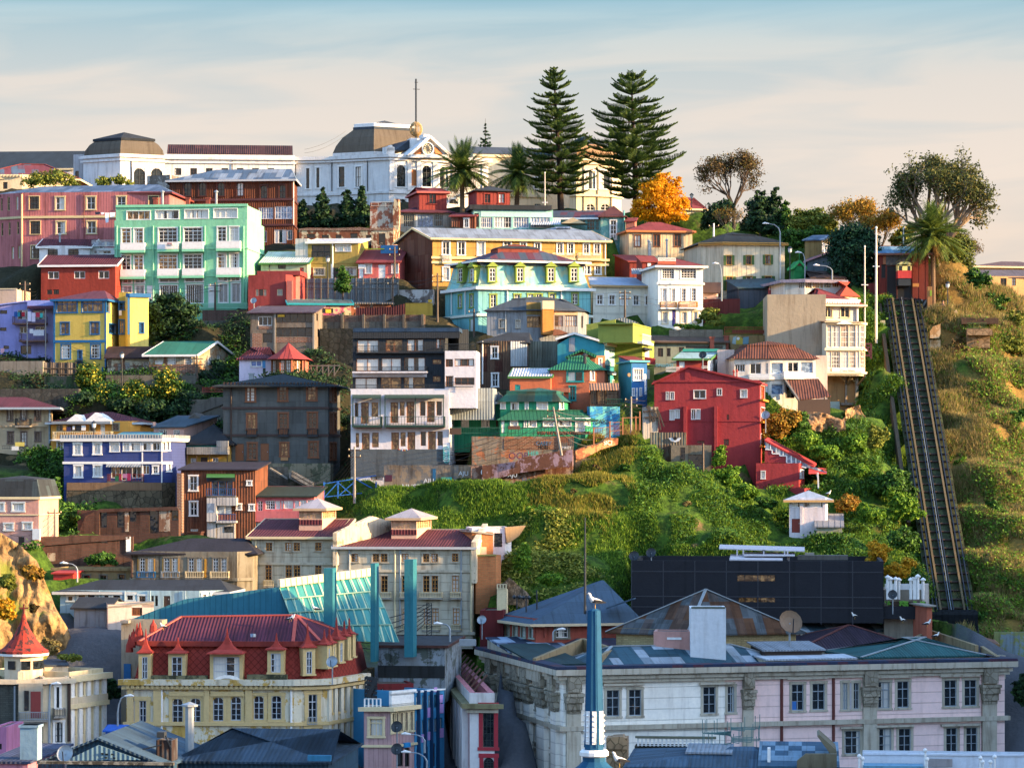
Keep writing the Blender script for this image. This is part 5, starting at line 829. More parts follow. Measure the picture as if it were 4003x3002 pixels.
b.bx('bay_window',GL_B,0,1800,590,1855,670,.9,.93);b.bx('garage_window',GL_D,0,1938,790,2018,842,.4,.43);b.bx('bay_recess_window',GL_B,0,1880,605,2000,680,.02,.06);b.W(0,[(2142,402,2170,432),(2160,605,2192,650),(2052,600,2082,642)],'ws');b.awn(0,1785,335,2030,365,1.1,GREENP);b.chim(1690,900,1.4,.8,-1.5,mat('rust_dark'))
b=B('I','brick_pier','broken brick pier standing against the rust clad house','pier',[1530,1572],330,900,Y=288,d=1,wall=mat('broken_brick'));b.flat(.05)
b=B('I','pink_corner_house','salmon pink house with slate grey mansard roof at the left edge','house',[-120,335,352],545,900,Y=280,ro=[0,60],**MD,wall=mat('salmon_wall','#c08a7c',dt=.25));b.p[2]=b.p[1]+v3((.4,6));b.p[3]=b.p[0]+v3((.4,6));b.mansard([(-.2,0),(.3,b.zy(385)-b.H),(1,b.zy(378)-b.H)],mat('slate_tiles','#2e3438','patch','#3c474b',per=(1.,1.)),name='roof',capm=rdark,h=.3);sty('ps',WH,(2,1),sur=(P('sur_pale','#b9bec0'),.16),pn=(GL_F,GL_C));b.W(0,[(-20,592,30,655),(112,590,204,656),(42,768,108,820),(204,760,270,812)],'ps');b.belt(0,.25,.2,CRM,'cornice',z=b.H);b.belt(0,.12,.1,CRM,'string_course',z=b.zy(690));b.t='I';b.door(0,160,880,210,960,DKWOOD);b.bx('white_tarp',P('tarp_white','#bfc4c9'),0,280,812,345,905,.1,.4)
rb=mat('ruin_brick','#5f3a2c','brick','#4a4038',dt=.6)
b=B('I','brick_ruin','roofless brown brick ruin with tall empty openings below the stone wall','ruin',[670,1545],650,870,Y=286,d=1.,wall=rb)
b.W(0,[(860,655,925,800),(1010,655,1070,800),(1118,655,1178,750),(1290,648,1365,850),(1480,642,1540,740)],'hole');b.flat(.02);b.bx('plaster_patch',mat('plaster_peel','#a89a86','peel','#7a5a46',dt=.5),0,1375,640,1470,835,-.01,.04);b.bx('plaster_strip',mat('plaster_peel'),0,1078,655,1112,835,-.01,.05);b.ex([(670,870),(740,700),(860,640),(1530,620),(1545,650),(860,668),(860,870)],-.25,.0,'sloping_wall',rb)
b=B('I','brick_ruin','lower brick ruin wall with plaster patches and a rubbish heap','ruin',[345,1150],880,1140,Y=280,ro=[2],d=1.,wall=rb);b.ex([(345,930),(560,880),(600,868),(830,870),(1120,870),(1120,900),(345,960)],-.2,.9,'wall_top',rb);b.bx('plaster_patch',mat('plaster_peel'),0,410,1020,478,1090,-.01,.04);b.bx('plaster_patch',mat('plaster_peel'),0,320,1005,348,1050,-.01,.04);b.W(0,[(866,890,930,935)],'hole');b.flat(.02);b.bx('white_panel',WH,0,1090,880,1130,1010,.1,.2)
gt=mat('soot_render','#77705f',dt=.7);sty('gy',WH,(2,3),tr=.25,sur=(P('trim_soot','#6b6455'),.12),pn=(GL_C,GL_D))
b=B('I','sooty_tenement','soot stained grey tenement with low dark roof and curled iron balconies','house',[1142,2050,2185],1005,1370,Y=271,ro=[0,40],main=0,d=7,wall=gt);b.roof('hip',892,mat('roof_blackblue','#23222b','sheet'),over=.6,ins=(5,1.5));b.row(0,[1231,1301,1442,1512,1653,1722,1865,1936],44,1060,1182,'gy')
for x0,x1,k in((1180,1335,BLUEP),(1390,1545,GALV),(1600,1752,CRM),(1815,1972,CRM)):b.balc(0,x0,1182,x1,1235,.55,k,CONCD,dense=.16)
oy=P('shutter_ochre','#a87a1e')
for x in(1198,1268,1330,1410,1475,1540,1775):b.bx('shutter',oy,0,x-8,1070,x+8,1235,.01,.05)
b.belt(0,.3,.2,gt,'string_course',z=b.zy(1245));b.bx('rear_pipe',P('pipe_rust','#4a3428'),0,1130,990,1142,1240,0,.2)
b=B('I','low_ochre_house','low flat ochre house with three dark square windows behind the long blue roof','house',[465,1140],1150,1260,Y=274,d=5,wall=mat('ochre_soot','#8a7448',dt=.5));b.flat(.2);b.W(0,[(725,1212,778,1250),(865,1212,920,1250),(1028,1208,1078,1246)],sty('sq',DKWOOD,(2,1),sur=(gt,.12),pn=(GL_D,)));b.belt(0,.3,.25,mat('ochre_soot'),'cornice',z=b.H-.1)
b=B('I','red_shed','bright red sheet shed roof at the foot of the cliff','shed',[462,632],1190,1250,Y=270,d=3,wall=P('shed_red','#a32c22'));b.roof('shed',1165,P('shed_red'),over=.2)
pb=mat('pale_blue_wall','#8fb0ba',dt=.35);sty('pbw',DKWOOD,(2,1),sur=(P('sur_pale2','#b9c4c4'),.18),pn=(GL_D,))
b=B('I','long_blue_house','long pale blue single storey house with black slate roof','house',[520,1725,1940],1340,1540,Y=262,ro=[0,16],main=0,d=6,wall=pb);b.roof('hip',1250,mat('slate_black','#262c33','sheet',dt=.35,var=.15),over=.6,fm=P('gutter_pale'),ins=(3,1));b.W(0,[(590,1395,628,1430),(680,1385,738,1424),(760,1380,820,1432),(902,1385,940,1430),(978,1385,1040,1425),(1100,1385,1150,1425),(1205,1390,1260,1445)],'pbw');b.W(0,[(1308,1388,1330,1450),(1340,1388,1365,1478)],'hole');b.door(0,1415,1390,1472,1508,DKWOOD);b.W(1,[(1752,1378,1782,1440),(1832,1370,1866,1425)],'ws')
for x in(860,1080,1300,1605):b.pipe(0,x,1345,1500,P('pipe_blue'))
b=B('I','storage_shed','grey concrete storage shed with curved dark roof','shed',[640,935],1485,1659,Y=257,d=6,wall=mat('shed_grey','#7d8890',dt=.5));b.roof('gable_x',1400,mat('roof_dark'),over=.3)
b=B('I','concrete_block_house','small pinkish white concrete building with rusted grille','building',[932,1330],1465,1670,Y=254,ro=[6],d=5,wall=mat('conc_pink','#c4aea0',dt=.35));b.roof('plane',ys=[1482,1440,1432,1470],mt=CONC,over=.05);b.W(0,[(1140,1468,1230,1562)],sty('gr',P('rust_grille','#7a4a24'),(8,1),pn=(GL_D,)))
INK=P('ink_black','#15171a',rough=.9);INW=P('ink_white','#c9cdd0',rough=.9);INP=P('ink_purple','#5a3050',rough=.9);INB=P('ink_blue','#1f5a80',rough=.9);INT=P('ink_teal','#2fb0a0',rough=.9)
# = centre
bkm=mat('anthracite_sheet','#2e3338','board',per=.25,dt=.15,var=.05);lil=mat('render_lilac_white','#cbc8cc',dt=.15);sty('bwd',BROWN,(2,1),pn=(GL_W,GL_C,GL_W),fw=.06);sty('bdo',BROWN,(2,2),tr=.2,pn=(GL_W,),fw=.09)
b=B('F','modern_apartments','modern apartment house with black upper storeys, brown glass doors and railed terraces over white floors','apartment block',[1042,1892,1900],1040,1830,Y=299,ro=[-4,80],main=0,d=7,wall=lil);b.p=[b.p[0],b.p[1],b.p[3],b.p[4]];b.nf=4;b.nv=1;b.flat(.1)
b.W(0,[(1078,1160,1108,1282),(1222,1156,1280,1280),(1466,1152,1508,1272),(1640,1150,1688,1272),(1782,1148,1830,1270),(1085,1420,1114,1545),(1226,1418,1284,1545),(1472,1414,1516,1536),(1646,1410,1692,1532),(1792,1408,1838,1530)],sty('bs',BROWN,(1,1),pn=(GL_W,GL_D),fw=.05));b.W(0,[(1132,1158,1198,1340),(1386,1155,1452,1335),(1524,1152,1592,1332),(1702,1148,1768,1328),(1138,1420,1206,1595),(1392,1416,1460,1592),(1532,1412,1600,1590),(1710,1408,1778,1588)],'bdo')
vg=P('verge_green','#1f3a30')
for x0,x1 in((1056,1304),(1335,1850)):b.balc(0,x0,1280,x1,1352,1.1,vg,vg,dense=.3,st=.25);b.awn(0,x0,1090,x1,1118,1.3,vg);b.bx('soffit',P('maroon_soffit','#6b2228'),0,x0+10,1352,x1,1378,0,.6)
for x in(1060,1296,1338,1600,1842):b.bx('post',vg,0,x-4,1110,x+4,1350,1.05,1.15)
b.bx('grey_base',mat('grey_base','#4c565c'),0,1042,1562,1892,1800,0,.05) ;b.t='K';b.W(0,[(1216,126,1318,280)],sty('wg',BROWN,(3,2),pn=(GL_C,)));b.W(0,[(1402,122,1454,176),(1562,118,1590,230),(1648,116,1700,172)],'bwd');b.bx('banner',WH,0,1840,-30,1898,118,.06,.1)
bn=M()
for i in range(5):
 cx_,cz=b.pt(1868,20+i*20,0).x,b.pt(1868,20+i*20,0).z;pts=[(cx_+.32*cos(t*.7+i),-.14,cz+.38*sin(t*.7+i)) for t in range(9)];bn.tube(pts,.035,4)
b.mk(bn,'banner_lettering',P('letter_teal','#178a9a'));b.bx('red_plinth',P('plinth_red','#7a1f26'),0,1085,340,1330,400,0,.2);b.t='F'
for i in range(9):b.bx('prayer_flag',P('flag%d'%(i%4),('#a83240','#c9a53a','#3a6aa8','#d8d4cc')[i%4]),0,1452+i*11,1556+int(10*sin(i*.4)),1460+i*11,1566+int(10*sin(i*.4)),.05,.08)
u=B('F',*X_,[1060,1700,1856,1858],545,1045,Y=300.5,ro=[-4,-4,80],main=0,d=6,wall=bkm,root=b);u.p=[u.p[0],u.p[2],u.p[4],u.p[5]];u.nf=4;u.nv=1
sty('bx3',BROWN,(2,1),pn=(GL_W,GL_C,GL_F),fw=.06);
u.W(0,[(1098,618,1282,728),(1345,616,1488,720),(1530,612,1670,716),(1782,608,1852,690),(1090,778,1284,890),(1308,775,1478,888),(1505,770,1685,885),(1078,945,1270,1045),(1302,940,1478,1042),(1502,938,1682,1040),(1750,786,1826,826),(1752,930,1818,978)],'bx3')
u.bx('spandrel',lil,0,1058,890,1700,938,.0,.1);u.balc(0,1058,850,1700,890,1.1,DKMET,lil,kind='h',dense=.2);u.balc(0,1040,1005,1860,1040,1.1,DKMET,lil,kind='h');u.balc(0,1090,668,1842,720,.5,DKMET,bkm,kind='h');u.flat(.1)
u.bx('roof_edge',mat('roof_navy_met','#24405c','sheet'),0,1062,515,1980,548,-5,.3);u.bx('fascia_band',bkm,0,1062,548,1985,604,-.02,.25);u.done()
r=B('F',*X_,[1856,2128],712,1045,Y=298.5,ro=[-3],d=6,wall=lil,sub=b);r.W(0,[(1862,782,1926,850),(1940,780,2110,845),(1864,928,1930,1025),(1940,942,2112,1005)],sty('bh',BROWN,(3,1),pn=(GL_D,GL_C)));r.flat(.1);r.rail(0,1846,652,2120,710,-.1,DKMET,kind='h',dense=.5);r.rail(0,1860,982,2100,1030,.4,DKMET,kind='h',dense=.5);r.done()
r=B('F',*X_,[1975,2062],525,650,Y=303,ro=[12],d=4,wall=bkm,sub=b);r.flat(.1);r.done()
r=B('G',*X_,[110,500],1255,1370,Y=301,d=4,wall=mat('corr_pale','#8d999c','corr'),sub=b);r.flat(.05);r.done()
vgn=mat('viridian','#0f8a64','board',per=.4,dt=.15);sty('vw',WH,(2,1),sur=(WH,.08),pn=(GL_F,GL_C,GL_F))
b=B('G','green_house','viridian green house with dark corrugated roof and white framed windows','house',[128,560],1366,1650,Y=304,d=7,wall=vgn);b.roof('hip',1285,mat('roof_slate_corr','#3a4448','corr'),over=.4,fm=WH,ins=(3,.5));b.W(0,[(225,1385,286,1446),(399,1380,462,1443),(232,1535,288,1592),(408,1530,466,1590)],'vw');b.door(0,528,1525,556,1590,DKWOOD)
b=B('G','green_terrace_house','long bright green terrace house with green metal canopies and bay fronts','house',[562,1075,1128],1366,1650,Y=302,ro=[0,30],main=0,d=6,wall=vgn);gm=mat('roof_verdigris','#1a5a50','patch','#3c4a3c',amt=.4);gm2=mat('roof_green2','#0e5a40','board',per=.4,dt=.2)
b.mansard([(-.35,-.1),(1.,1.1)],gm,name='roof',capm=gm,h=.4);b.W(0,[(572,1378,606,1432),(662,1382,720,1445),(784,1380,805,1440),(886,1378,972,1438)],'vw');b.W(1,[(1078,1374,1108,1436)],'vw')
l=B('G',*X_,[562,1300,1385],1520,1660,Y=299.5,ro=[2,30],main=0,d=5,wall=vgn,root=b);l.p=[l.p[0],l.p[1],l.p[2],l.p[3],l.p[4]];l.mansard([(-.4,-.15),(1.6,1.)],gm2,name='canopy_roof',capm=gm2,h=.1);l.W(0,[(656,1530,714,1580),(776,1528,790,1590),(815,1528,875,1588),(940,1522,1026,1582),(1074,1520,1174,1582),(1220,1518,1288,1628)],'vw');l.W(1,[(1300,1518,1336,1575)],'vw');l.door(0,575,1530,602,1640,WH);l.done()
b=B('G','terrace_railing','dark green garden railing crowded with flower pots before the green terrace','railing',[128,1450],1592,1655,Y=298,ro=[2],d=.1,wall=CONC,ctrl=0);b.H=.02;b.rail(0,128,1596,1450,1650,0,P('rail_green','#14463a'),dense=.25)
m=M()
for i in range(26):
 x=900+i*17+runif(-6,6);p=b.pt(x,1640,.4);m.lathe((p.x,.3,p.z-.2),[(.12,0),(.18,.32)],7)
b.mk(m,'flower_pots',TERRA);b.bx('planter_box',DKWOOD,0,128,1600,228,1655,.02,.1);b.bx('bench_table',P('bench','#4a3226'),0,636,1580,736,1612,.3,.9);
rw1=mat('retain_conc','#6f665a','peel','#8a5a40',amt=.25,dt=.6)
b=B('M','retaining_wall','tall stained concrete and brick retaining wall under the green houses','wall',[-10,870],345,590,Y=297.5,ro=[2],d=1.5,wall=rw1);b.flat(.05);b.bx('brick_panel',mat('brick_orange','#74452f','brick','#7d6a55'),0,265,362,760,456,-.02,.05);b.txt('MON',620,450,28,INK);b.txt('CASEY',610,420,34,INB);b.txt('FMKEY',800,452,24,INW)
b=B('M','painted_wall','turquoise and blue muralled wall with black tags beside the steep lane','wall',[1010,1130,1268],85,350,Y=301,ro=[10,10],main=0,d=1.,wall=mat('mural_turq','#4fa8a8','peel','#2f7fb0',amt=.6));b.one();b.flat(.05)
b.txt('ZAKS',1112,235,40,INK)
b=B('M','graffiti_wall','old pink and brick stepped wall covered in graffiti above the grassy slope','wall',[-20,400,860],570,740,Y=295,ro=[0,4],main=0,d=.6,wall=mat('graf_wall','#8d7466','peel','#6a4636',amt=.5,dt=.6));b.one();b.H=b.zy(600);b.flat(.02)
b.ex([(75,600),(380,560),(410,530),(700,480),(860,458),(860,600),(680,620),(400,660),(75,740)],-.15,.5,'stepped_upper',mat('graf_pink','#a08088','peel','#6a4636',amt=.45,dt=.5))
b.txt('OOP',390,540,60,INP);b.txt('HER',520,510,40,INT);b.txt('OO',150,690,80,INW);b.txt('AJU',340,695,38,INW);b.txt('MON',570,600,26,INK);b.txt('HH',455,735,34,INB);b.txt('OC',520,560,34,INW);b.txt('OC',790,610,44,INP);b.txt('MON',800,545,22,INK)
b=B('M','brick_stub_wall','sunlit orange plastered stub wall with white tag at the crest of the slope','wall',[885,945,1260],440,540,Y=297,ro=[6,18],main=1,d=.6,wall=mat('stub_wall','#a87a48','peel','#7a4a34',amt=.4));b.H=.1;b.ex([(885,470),(945,440),(1100,400),(1160,355),(1255,360),(1250,415),(1100,460),(940,545),(890,540)],0,.5,'broken_wall',mat('stub_wall'));b.txt('SICI',1165,418,40,INW);b.isdone=0
b=B('K','base_graffiti_wall','crumbling grey graffiti covered wall base below the modern apartments','wall',[1330,2180],150,330,Y=296.5,d=.6,wall=mat('graf_grey','#6d6a66','peel','#8a7a66',amt=.4,dt=.6));b.flat(.02);b.txt('AJUST',1560,362,50,INW);b.txt('AJU',1717,305,42,INW);b.txt('AJU',2017,240,40,INW);b.txt('OIS',2150,262,30,INW);b.bx('painted_patch',INT,0,1825,255,1915,325,0,.03);b.bx('painted_strip',INB,0,1750,180,1778,285,0,.03);b.bx('sticker_panel',P('poster_maroon','#4a2030'),0,1338,235,1400,290,.02,.05)
b=B('K','blue_railing','bright blue tubular railing along the ramp beside the grey base','railing',[808,1265],290,440,Y=297,ro=[4],d=.1,wall=CONC,ctrl=0);b.H=.02;m=M();rbp=P('rail_bright_blue','#165aa8')
for x in(812,932,1068,1262):m.bar(b.pt(x,295,0),b.pt(x,440,0),.16)
for a,c in (((812,310),(1262,240)),((812,430),(932,300)),((932,300),(1068,420)),((1068,260),(1262,370)),((932,420),(1068,300)),((812,425),(1262,380))):m.bar(b.pt(*a,0),b.pt(*c,0),.1)
b.mk(m,'rails',rbp)
tr=mat('terracotta_wall','#b5603a',dt=.2);tq=P('trim_turq','#1f8f8a');rg=mat('roof_emerald','#0f6a4c','corr',dt=.2,var=.1);sty('tq',tq,(2,1),sur=(tq,.14),pn=(GL_W,GL_C));sty('tqv',tq,(2,3),sur=(tq,.12),pn=(GL_D,))
b=B('G','terracotta_house','terracotta orange house with emerald roofs and turquoise window frames','house',[998,1335,1465],1092,1420,Y=309,ro=[0,16],main=0,d=6,wall=tr);b.mansard([(-.4,-.1),(2.2,1.4)],rg,name='roof',capm=rg,h=.3);b.W(0,[(1148,1112,1278,1196)],'tq');b.W(0,[(1166,1240,1214,1360)],'tqv');b.W(1,[(1345,1115,1375,1185)],'wv');b.bx('pink_ledge',mat('salmon_ledge','#a86a50'),0,985,1255,1165,1292,0,.5);b.chim(1297,1070,.35,1.2,1,DKMET,kind='t')
g2=B('G',*X_,[1145,1385,1468],975,1100,Y=313,ro=[0,16],main=0,d=6,wall=tr,sub=b);g2.p=[g2.p[0],g2.p[1],g2.p[2],g2.p[3],g2.p[4]];g2.ex([(1145,980),(1265,925),(1385,980)],0,5,'gable',tr);m=M()
A=[g2.pt(x,y,-.6) for x,y in((1128,982),(1268,918),(1395,975),(1265,905))];bk_=[v3((q.x,5,q.z+.3)) for q in A];m.poly([A[0],A[1],bk_[1],bk_[0]]);m.poly([A[1],A[2],bk_[2],bk_[1]]);m.hexa([A[0]-v3((0,0,.25)),A[1]-v3((0,0,.25)),bk_[1]-v3((0,0,.25)),bk_[0]-v3((0,0,.25)),A[0],A[1],bk_[1],bk_[0]]);m.hexa([A[1]-v3((0,0,.25)),A[2]-v3((0,0,.25)),bk_[2]-v3((0,0,.25)),bk_[1]-v3((0,0,.25)),A[1],A[2],bk_[2],bk_[1]])
g2.mk(m,'upper_roof',rg);g2.W(1,[(1418,1002,1440,1100)],'wv');g2.rail(1,1410,1085,1455,1112,.4,GREENP);g2.done()
b=B('G','terracotta_annex','low terracotta annex with pale blue sheet roofs and turquoise door','annex',[648,742,1000],1155,1320,Y=308,ro=[2,0],main=1,d=5,wall=tr);b.one();b.roof('shed',1080,rwhite,over=.2,fm=GREENP);b.door(0,692,1225,740,1305,tq)
b=B('G','glazed_shack','glazed veranda shack with tan awning packed with plants','veranda',[1340,1475,1590],1240,1400,Y=305,ro=[0,6],main=0,d=3,wall=DKWOOD);b.one();b.W(0,[(1345,1215,1400,1395),(1405,1240,1470,1395),(1480,1260,1585,1395)],sty('shk',DKWOOD,(3,3),pn=(GL_W,GL_D)));b.flat(.02);b.awn(0,1335,1210,1590,1270,1.6,mat('awning_tan','#8f6a52','corr'));b.rail(0,1475,1350,1620,1400,.3,P('rail_green'))
pa=mat('patched_sheet','#7d7258','rust','#4a281f',amt=.8,dt=.6);pa2=mat('patched_pale','#a7b2b8','corr');pa3=mat('patched_green','#6f7568','corr','#5a4030',dt=.6,var=.25)
b=B('G','patched_house','patchwork house of rusted, grey and greenish corrugated sheets','house',[385,652,800],848,1270,Y=320,ro=[0,10],main=0,d=5,wall=pa);b.roof('hip',775,rdark,over=.3,ins=(3,0));b.W(0,[(492,900,542,998),(496,1130,545,1240)],'ws');b.bx('pale_cladding',pa2,1,655,850,798,1065,.0,.06);b.W(1,[(657,942,680,1004),(757,938,778,996)],'w');b.pipe(0,413,850,1220,WH,.08)
c_=B('G',*X_,[798,1062],850,1200,Y=321.5,ro=[-4],d=5,wall=pa3,root=b);c_.flat(.1);c_.done();c_=B('G',*X_,[1058,1165],840,1050,Y=323,ro=[-4],d=4,wall=mat('rust_black','#2c1f1c','rust','#4a2c22',dt=.5),root=b);c_.flat(.1);c_.done()
wv=mat('weathered_grey','#8d9296','board',per=.4,dt=.5);ocw=mat('ochre_old','#8a7238',dt=.5)
b=B('G','weathered_house','weathered grey and ochre house with glazed galleries and a tall orange boarded chimney stack','house',[448,792,1240,1295],580,790,Y=329,ro=[-6,6,30],main=0,d=6,wall=wv);b.p=[b.p[0],b.p[1],b.p[2],b.p[3],b.p[4],b.p[5]];b.mansard([(-.4,-.1),(3,1.5)],mat('roof_grey_hip','#3e4850','sheet'),name='roof',capm=mat('roof_grey_hip'),h=.3)
b.W(0,[(558,664,604,735),(702,668,736,735)],sty('ww',P('frame_worn','#a39a8a'),(2,2),sur=(P('frame_worn'),.1)));sty('gall',P('frame_old_wood','#7a5a34'),(5,2),pn=(GL_W,GL_F,GL_C));b.W(1,[(795,632,925,732),(1035,630,1108,722),(1125,625,1228,722)],'gall');b.W(2,[(1265,630,1280,735)],'d');b.bx('ochre_panel',ocw,1,792,512,932,620,.0,.08);b.bx('cream_panel',mat('cream_panelx','#b8a27a'),1,1030,575,1235,622,.0,.05);b.pipe(0,612,585,770,GALV)
st=mat('orange_boards','#c98022','clap',per=.2);b.bx('chimney_stack',st,1,932,570,1028,790,-.5,1.2);b.bx('chimney_head',CRM,1,932,500,1032,572,-.6,1.3)
b.ex([(1028,745),(1080,750),(1180,790),(1020,800)],-1.4,0,'lean_to_roof',mat('rust_light2','#a8623a'))
tqh=mat('turq_wall','#1f8a98',dt=.2);mnt=mat('mint_pale_wall','#86c4b8',dt=.2)
b=B('G','turquoise_house','turquoise gabled house with pale mint end wall of tall narrow windows','house',[1060,1465,1590],878,1240,Y=314.5,ro=[-6,32],**MD,wall=tqh);b.p[2]=b.p[2];b.W(1,[(1492,930,1506,1048),(1522,926,1536,1045),(1552,924,1566,1042)],'wt');b.W(1,[(1468,930,1476,1048)],'wv');b.belt(0,.35,.3,WH,'cornice',z=b.zy(1120),faces=[1]);b.W(1,[(1496,1190,1510,1240),(1530,1186,1544,1236),(1558,1184,1572,1234)],'wv');b.belt(0,.3,.35,CRM,'eave',z=b.H,faces=[1])
m=M();L1=b.fb(1)[3];b.obox(m,1,0,L1,.0,.04,b.zy(1058),b.H-.1);b.mk(m,'mint_front',mnt)
A=[b.pt(1045,842,0),b.pt(1208,790,0),b.pt(1470,868,0)];m=M();b.WM.poly([v3((b.p[0].x,0,b.H)),v3((b.p[1].x,0,b.H)),v3((A[1].x,0,A[1].z))]);w2=b.p[2]-b.p[1];off=v3((w2.x,w2.y,.2));z_=v3((0,-.3,.12))
for p,q in((A[0],A[1]),(A[1],A[2])):m.hexa([p+z_-v3((0,0,.15)),q+z_-v3((0,0,.15)),q+off-v3((0,0,.15)),p+off-v3((0,0,.15)),p+z_,q+z_,q+off,p+off])
b.mk(m,'roof',mat('roof_taupe','#5a4a48','sheet'));m=M();m.bar(A[0]+z_,A[1]+z_,.12,.25);m.bar(A[1]+z_,A[2]+z_,.12,.25);b.mk(m,'bargeboard',WH)
b.bx('grey_panel',mat('grey_panelx','#8a8f95'),0,1160,820,1210,940,.0,.05)
b=B('G','cobalt_house','small cobalt and turquoise house with white lattice bay on the steep lane','house',[1590,1702,1835],1022,1395,Y=308,ro=[-30,18],main=1,d=None,wall=mat('cobalt_wall','#155f9a',dt=.2));b.belt(0,.2,.3,P('eave_turq','#1f8f9a'),'eave',z=b.H);b.roof('shed',975,rred,over=.1);m=M();b.obox(m,0,0,b.fb(0)[3],.0,.04,-3,b.H);b.mk(m,'turquoise_face',tqh);b.W(1,[(1716,1090,1796,1188)],sty('lat',WH,(5,2),sur=(WH,.08),pn=(GL_B,)));b.W(1,[(1708,1260,1722,1320),(1772,1256,1784,1320)],'wv');b.door(1,1740,1250,1756,1370,WH);b.door(1,1812,1130,1832,1310,WH);ringpart(b,1680,1140,14,-.6,-.5,P('quatrefoil','#6a5030'),'ornament')
lm=mat('lime_wall','#7f8c30',dt=.2)
b=B('G','lime_house','lime green house with white lattice terrace and mono pitched roofs','house',[1310,1795,1895],860,1240,Y=319,ro=[-6,14],**MD,wall=lm);b.H=b.zy(850);b.p[2]=b.p[2];b.roof('plane',ys=[705,850,850,705],mt=lm,over=.05,th=.1) ;b.bx('upper_block',lm,1,1712,695,1868,860,-4,.0);b.ex([(1310,705),(1560,660),(1560,770),(1795,870),(1795,900),(1310,900)],-.06,1.5,'sloped_gable',lm);b.ex([(1560,655),(1640,645),(1760,690),(1700,710)],.5,4,'terrace_roof',rgrey)
b.rail(0,1552,712,1690,800,-.6,WH,dense=.14,kind='bars',th=.05);b.bx('lattice_back',P('lattice_shade','#6a7080'),0,1552,712,1690,800,-1.,-.9);b.rail(1,1795,788,1868,848,.4,WH,dense=.25);b.rail(0,1690,792,1795,825,.1,WH,kind='h');b.bx('white_ledge',WH,1,1795,848,1890,868,0,.6)
b.bx('flat_roof',lm,1,1712,690,1870,700,-4,.1);b.balc(1,1815,985,1905,1038,.9,P('rail_crimson','#7a1f2a'),lm,dense=.15);b.door(1,1815,915,1858,985,WH);b.awn(1,1810,900,1880,912,.8,DKMET);b.door(1,1838,1088,1862,1175,WH)
red=mat('crimson_wall','#93272b',dt=.2);sty('rw',WH,(2,1),sur=(WH,.05),pn=(GL_C,GL_F,GL_D));
b=B('H','crimson_house','huge crimson gabled house with tiny scattered windows standing on the green slope','house',[127,1040,1085],1090,1655,Y=304,ro=[0,62],**MD,wall=red);b.ext=7;b.roof('gable_y',950,red,over=.25,rx=.335,th=.2);b.W(0,[(232,1178,252,1242),(268,1178,298,1242),(470,1162,572,1234),(672,1150,710,1206),(874,1158,930,1225),(264,1334,300,1418),(310,1332,344,1404),(450,1328,484,1414),(496,1328,522,1412)],'rw');b.W(0,[(754,1372,774,1420),(725,1584,774,1640),(497,1598,560,1625)],sty('rb',P('frame_brick','#7a2a20'),(2,3),pn=(GL_D,)))
for x0,x1 in((380,410),(645,675)):b.bx('buttress',red,0,x0,1300,x1,1720,0,.5)
b.bx('blind_panel',red,0,392,985,440,1080,0,.08);b.belt(0,.2,.1,red,'string_course',z=b.zy(1085),faces=[0]);b.bx('relief_band',red,0,130,1425,1040,1435,0,.06)
for y0,y1 in((1120,1240),(1310,1430),(1540,1640)):b.W(1,[(1046,y0,1080,y1)],sty('rs',P('frame_orange','#c0552a'),(2,2),pn=(GL_W,),sur=(WH,.06)));b.belt(0,.2,.4,P('trim_orange','#c8781e'),'balcony_edge',z=b.zy(y1+8),faces=[1])
b.chim(815,1060,.15,.7,1,REDP,kind='t');b.chim(842,1060,.15,.7,1,REDP,kind='t')
b=B('O','stair_wing','crimson stepped stair wing with white glazing running down from the big crimson house','house',[565,935,985],465,682,Y=300,ro=[0,30],main=0,d=4,wall=red);b.ext=4;b.flat(.05);b.W(0,[(612,535,642,598)],'wv');b.W(1,[(946,525,972,595)],'wv');b.bx('stone_base',mat('stone_base','#8a7f6c','stone','#5a5244'),0,630,682,940,860,-.05,.04);
b.ex([(640,345),(700,350),(770,395),(830,400),(830,462),(640,462)],.5,3.5,'stair_wall',red);b.ex([(640,265),(1060,490),(1180,545),(1175,552),(1020,505),(850,462),(645,345)],.6,.8,'stair_glazing',GL_B)
m=M();zz=v3((0,-.1,0))
for a,c in (((645,270),(1060,495)),((645,345),(705,350)),((705,382),(770,384)),((770,400),(830,402)),((705,350),(705,382)),((770,384),(770,400)),((830,402),(830,462)),((830,462),(1000,505)),((690,295),(690,348)),((740,322),(740,382)),((800,350),(800,398)),((870,388),(870,470)),((910,410),(910,480)),((950,432),(950,490))):m.bar(b.pt(*a,.5),b.pt(*c,.5),.12)
b.mk(m,'glazing_bars',WH);m=M();q=[b.pt(640,262,.4),b.pt(1065,488,.4),b.pt(1065,488,.4)+v3((.3,3.5,.3)),b.pt(640,262,.4)+v3((.3,3.5,.3))];m.hexa([p-v3((0,0,.2)) for p in q]+q);b.mk(m,'stair_roof',mat('roof_crimson','#a0262a'))
b.ex([(1155,548),(1190,560),(1345,640),(1340,740),(1155,740)],2.,3,'end_wedge',mat('crimson_lit','#a0302a'));b.awn(1,1020,505,1175,552,2.5,mat('roof_crimson'));m=M();m.bar(b.pt(1100,545,-1.4),b.pt(1105,685,-1.4),.15);m.bar(b.pt(1100,600,-1.4),b.pt(1085,545,-1.4),.1);b.mk(m,'porch_post',WH);b.bx('yellow_pier',P('pier_yellow','#d09a1c'),1,1090,612,1115,685,1.2,1.6);b.bx('porch_wall',red,1,985,682,1155,740,-.5,1.8);
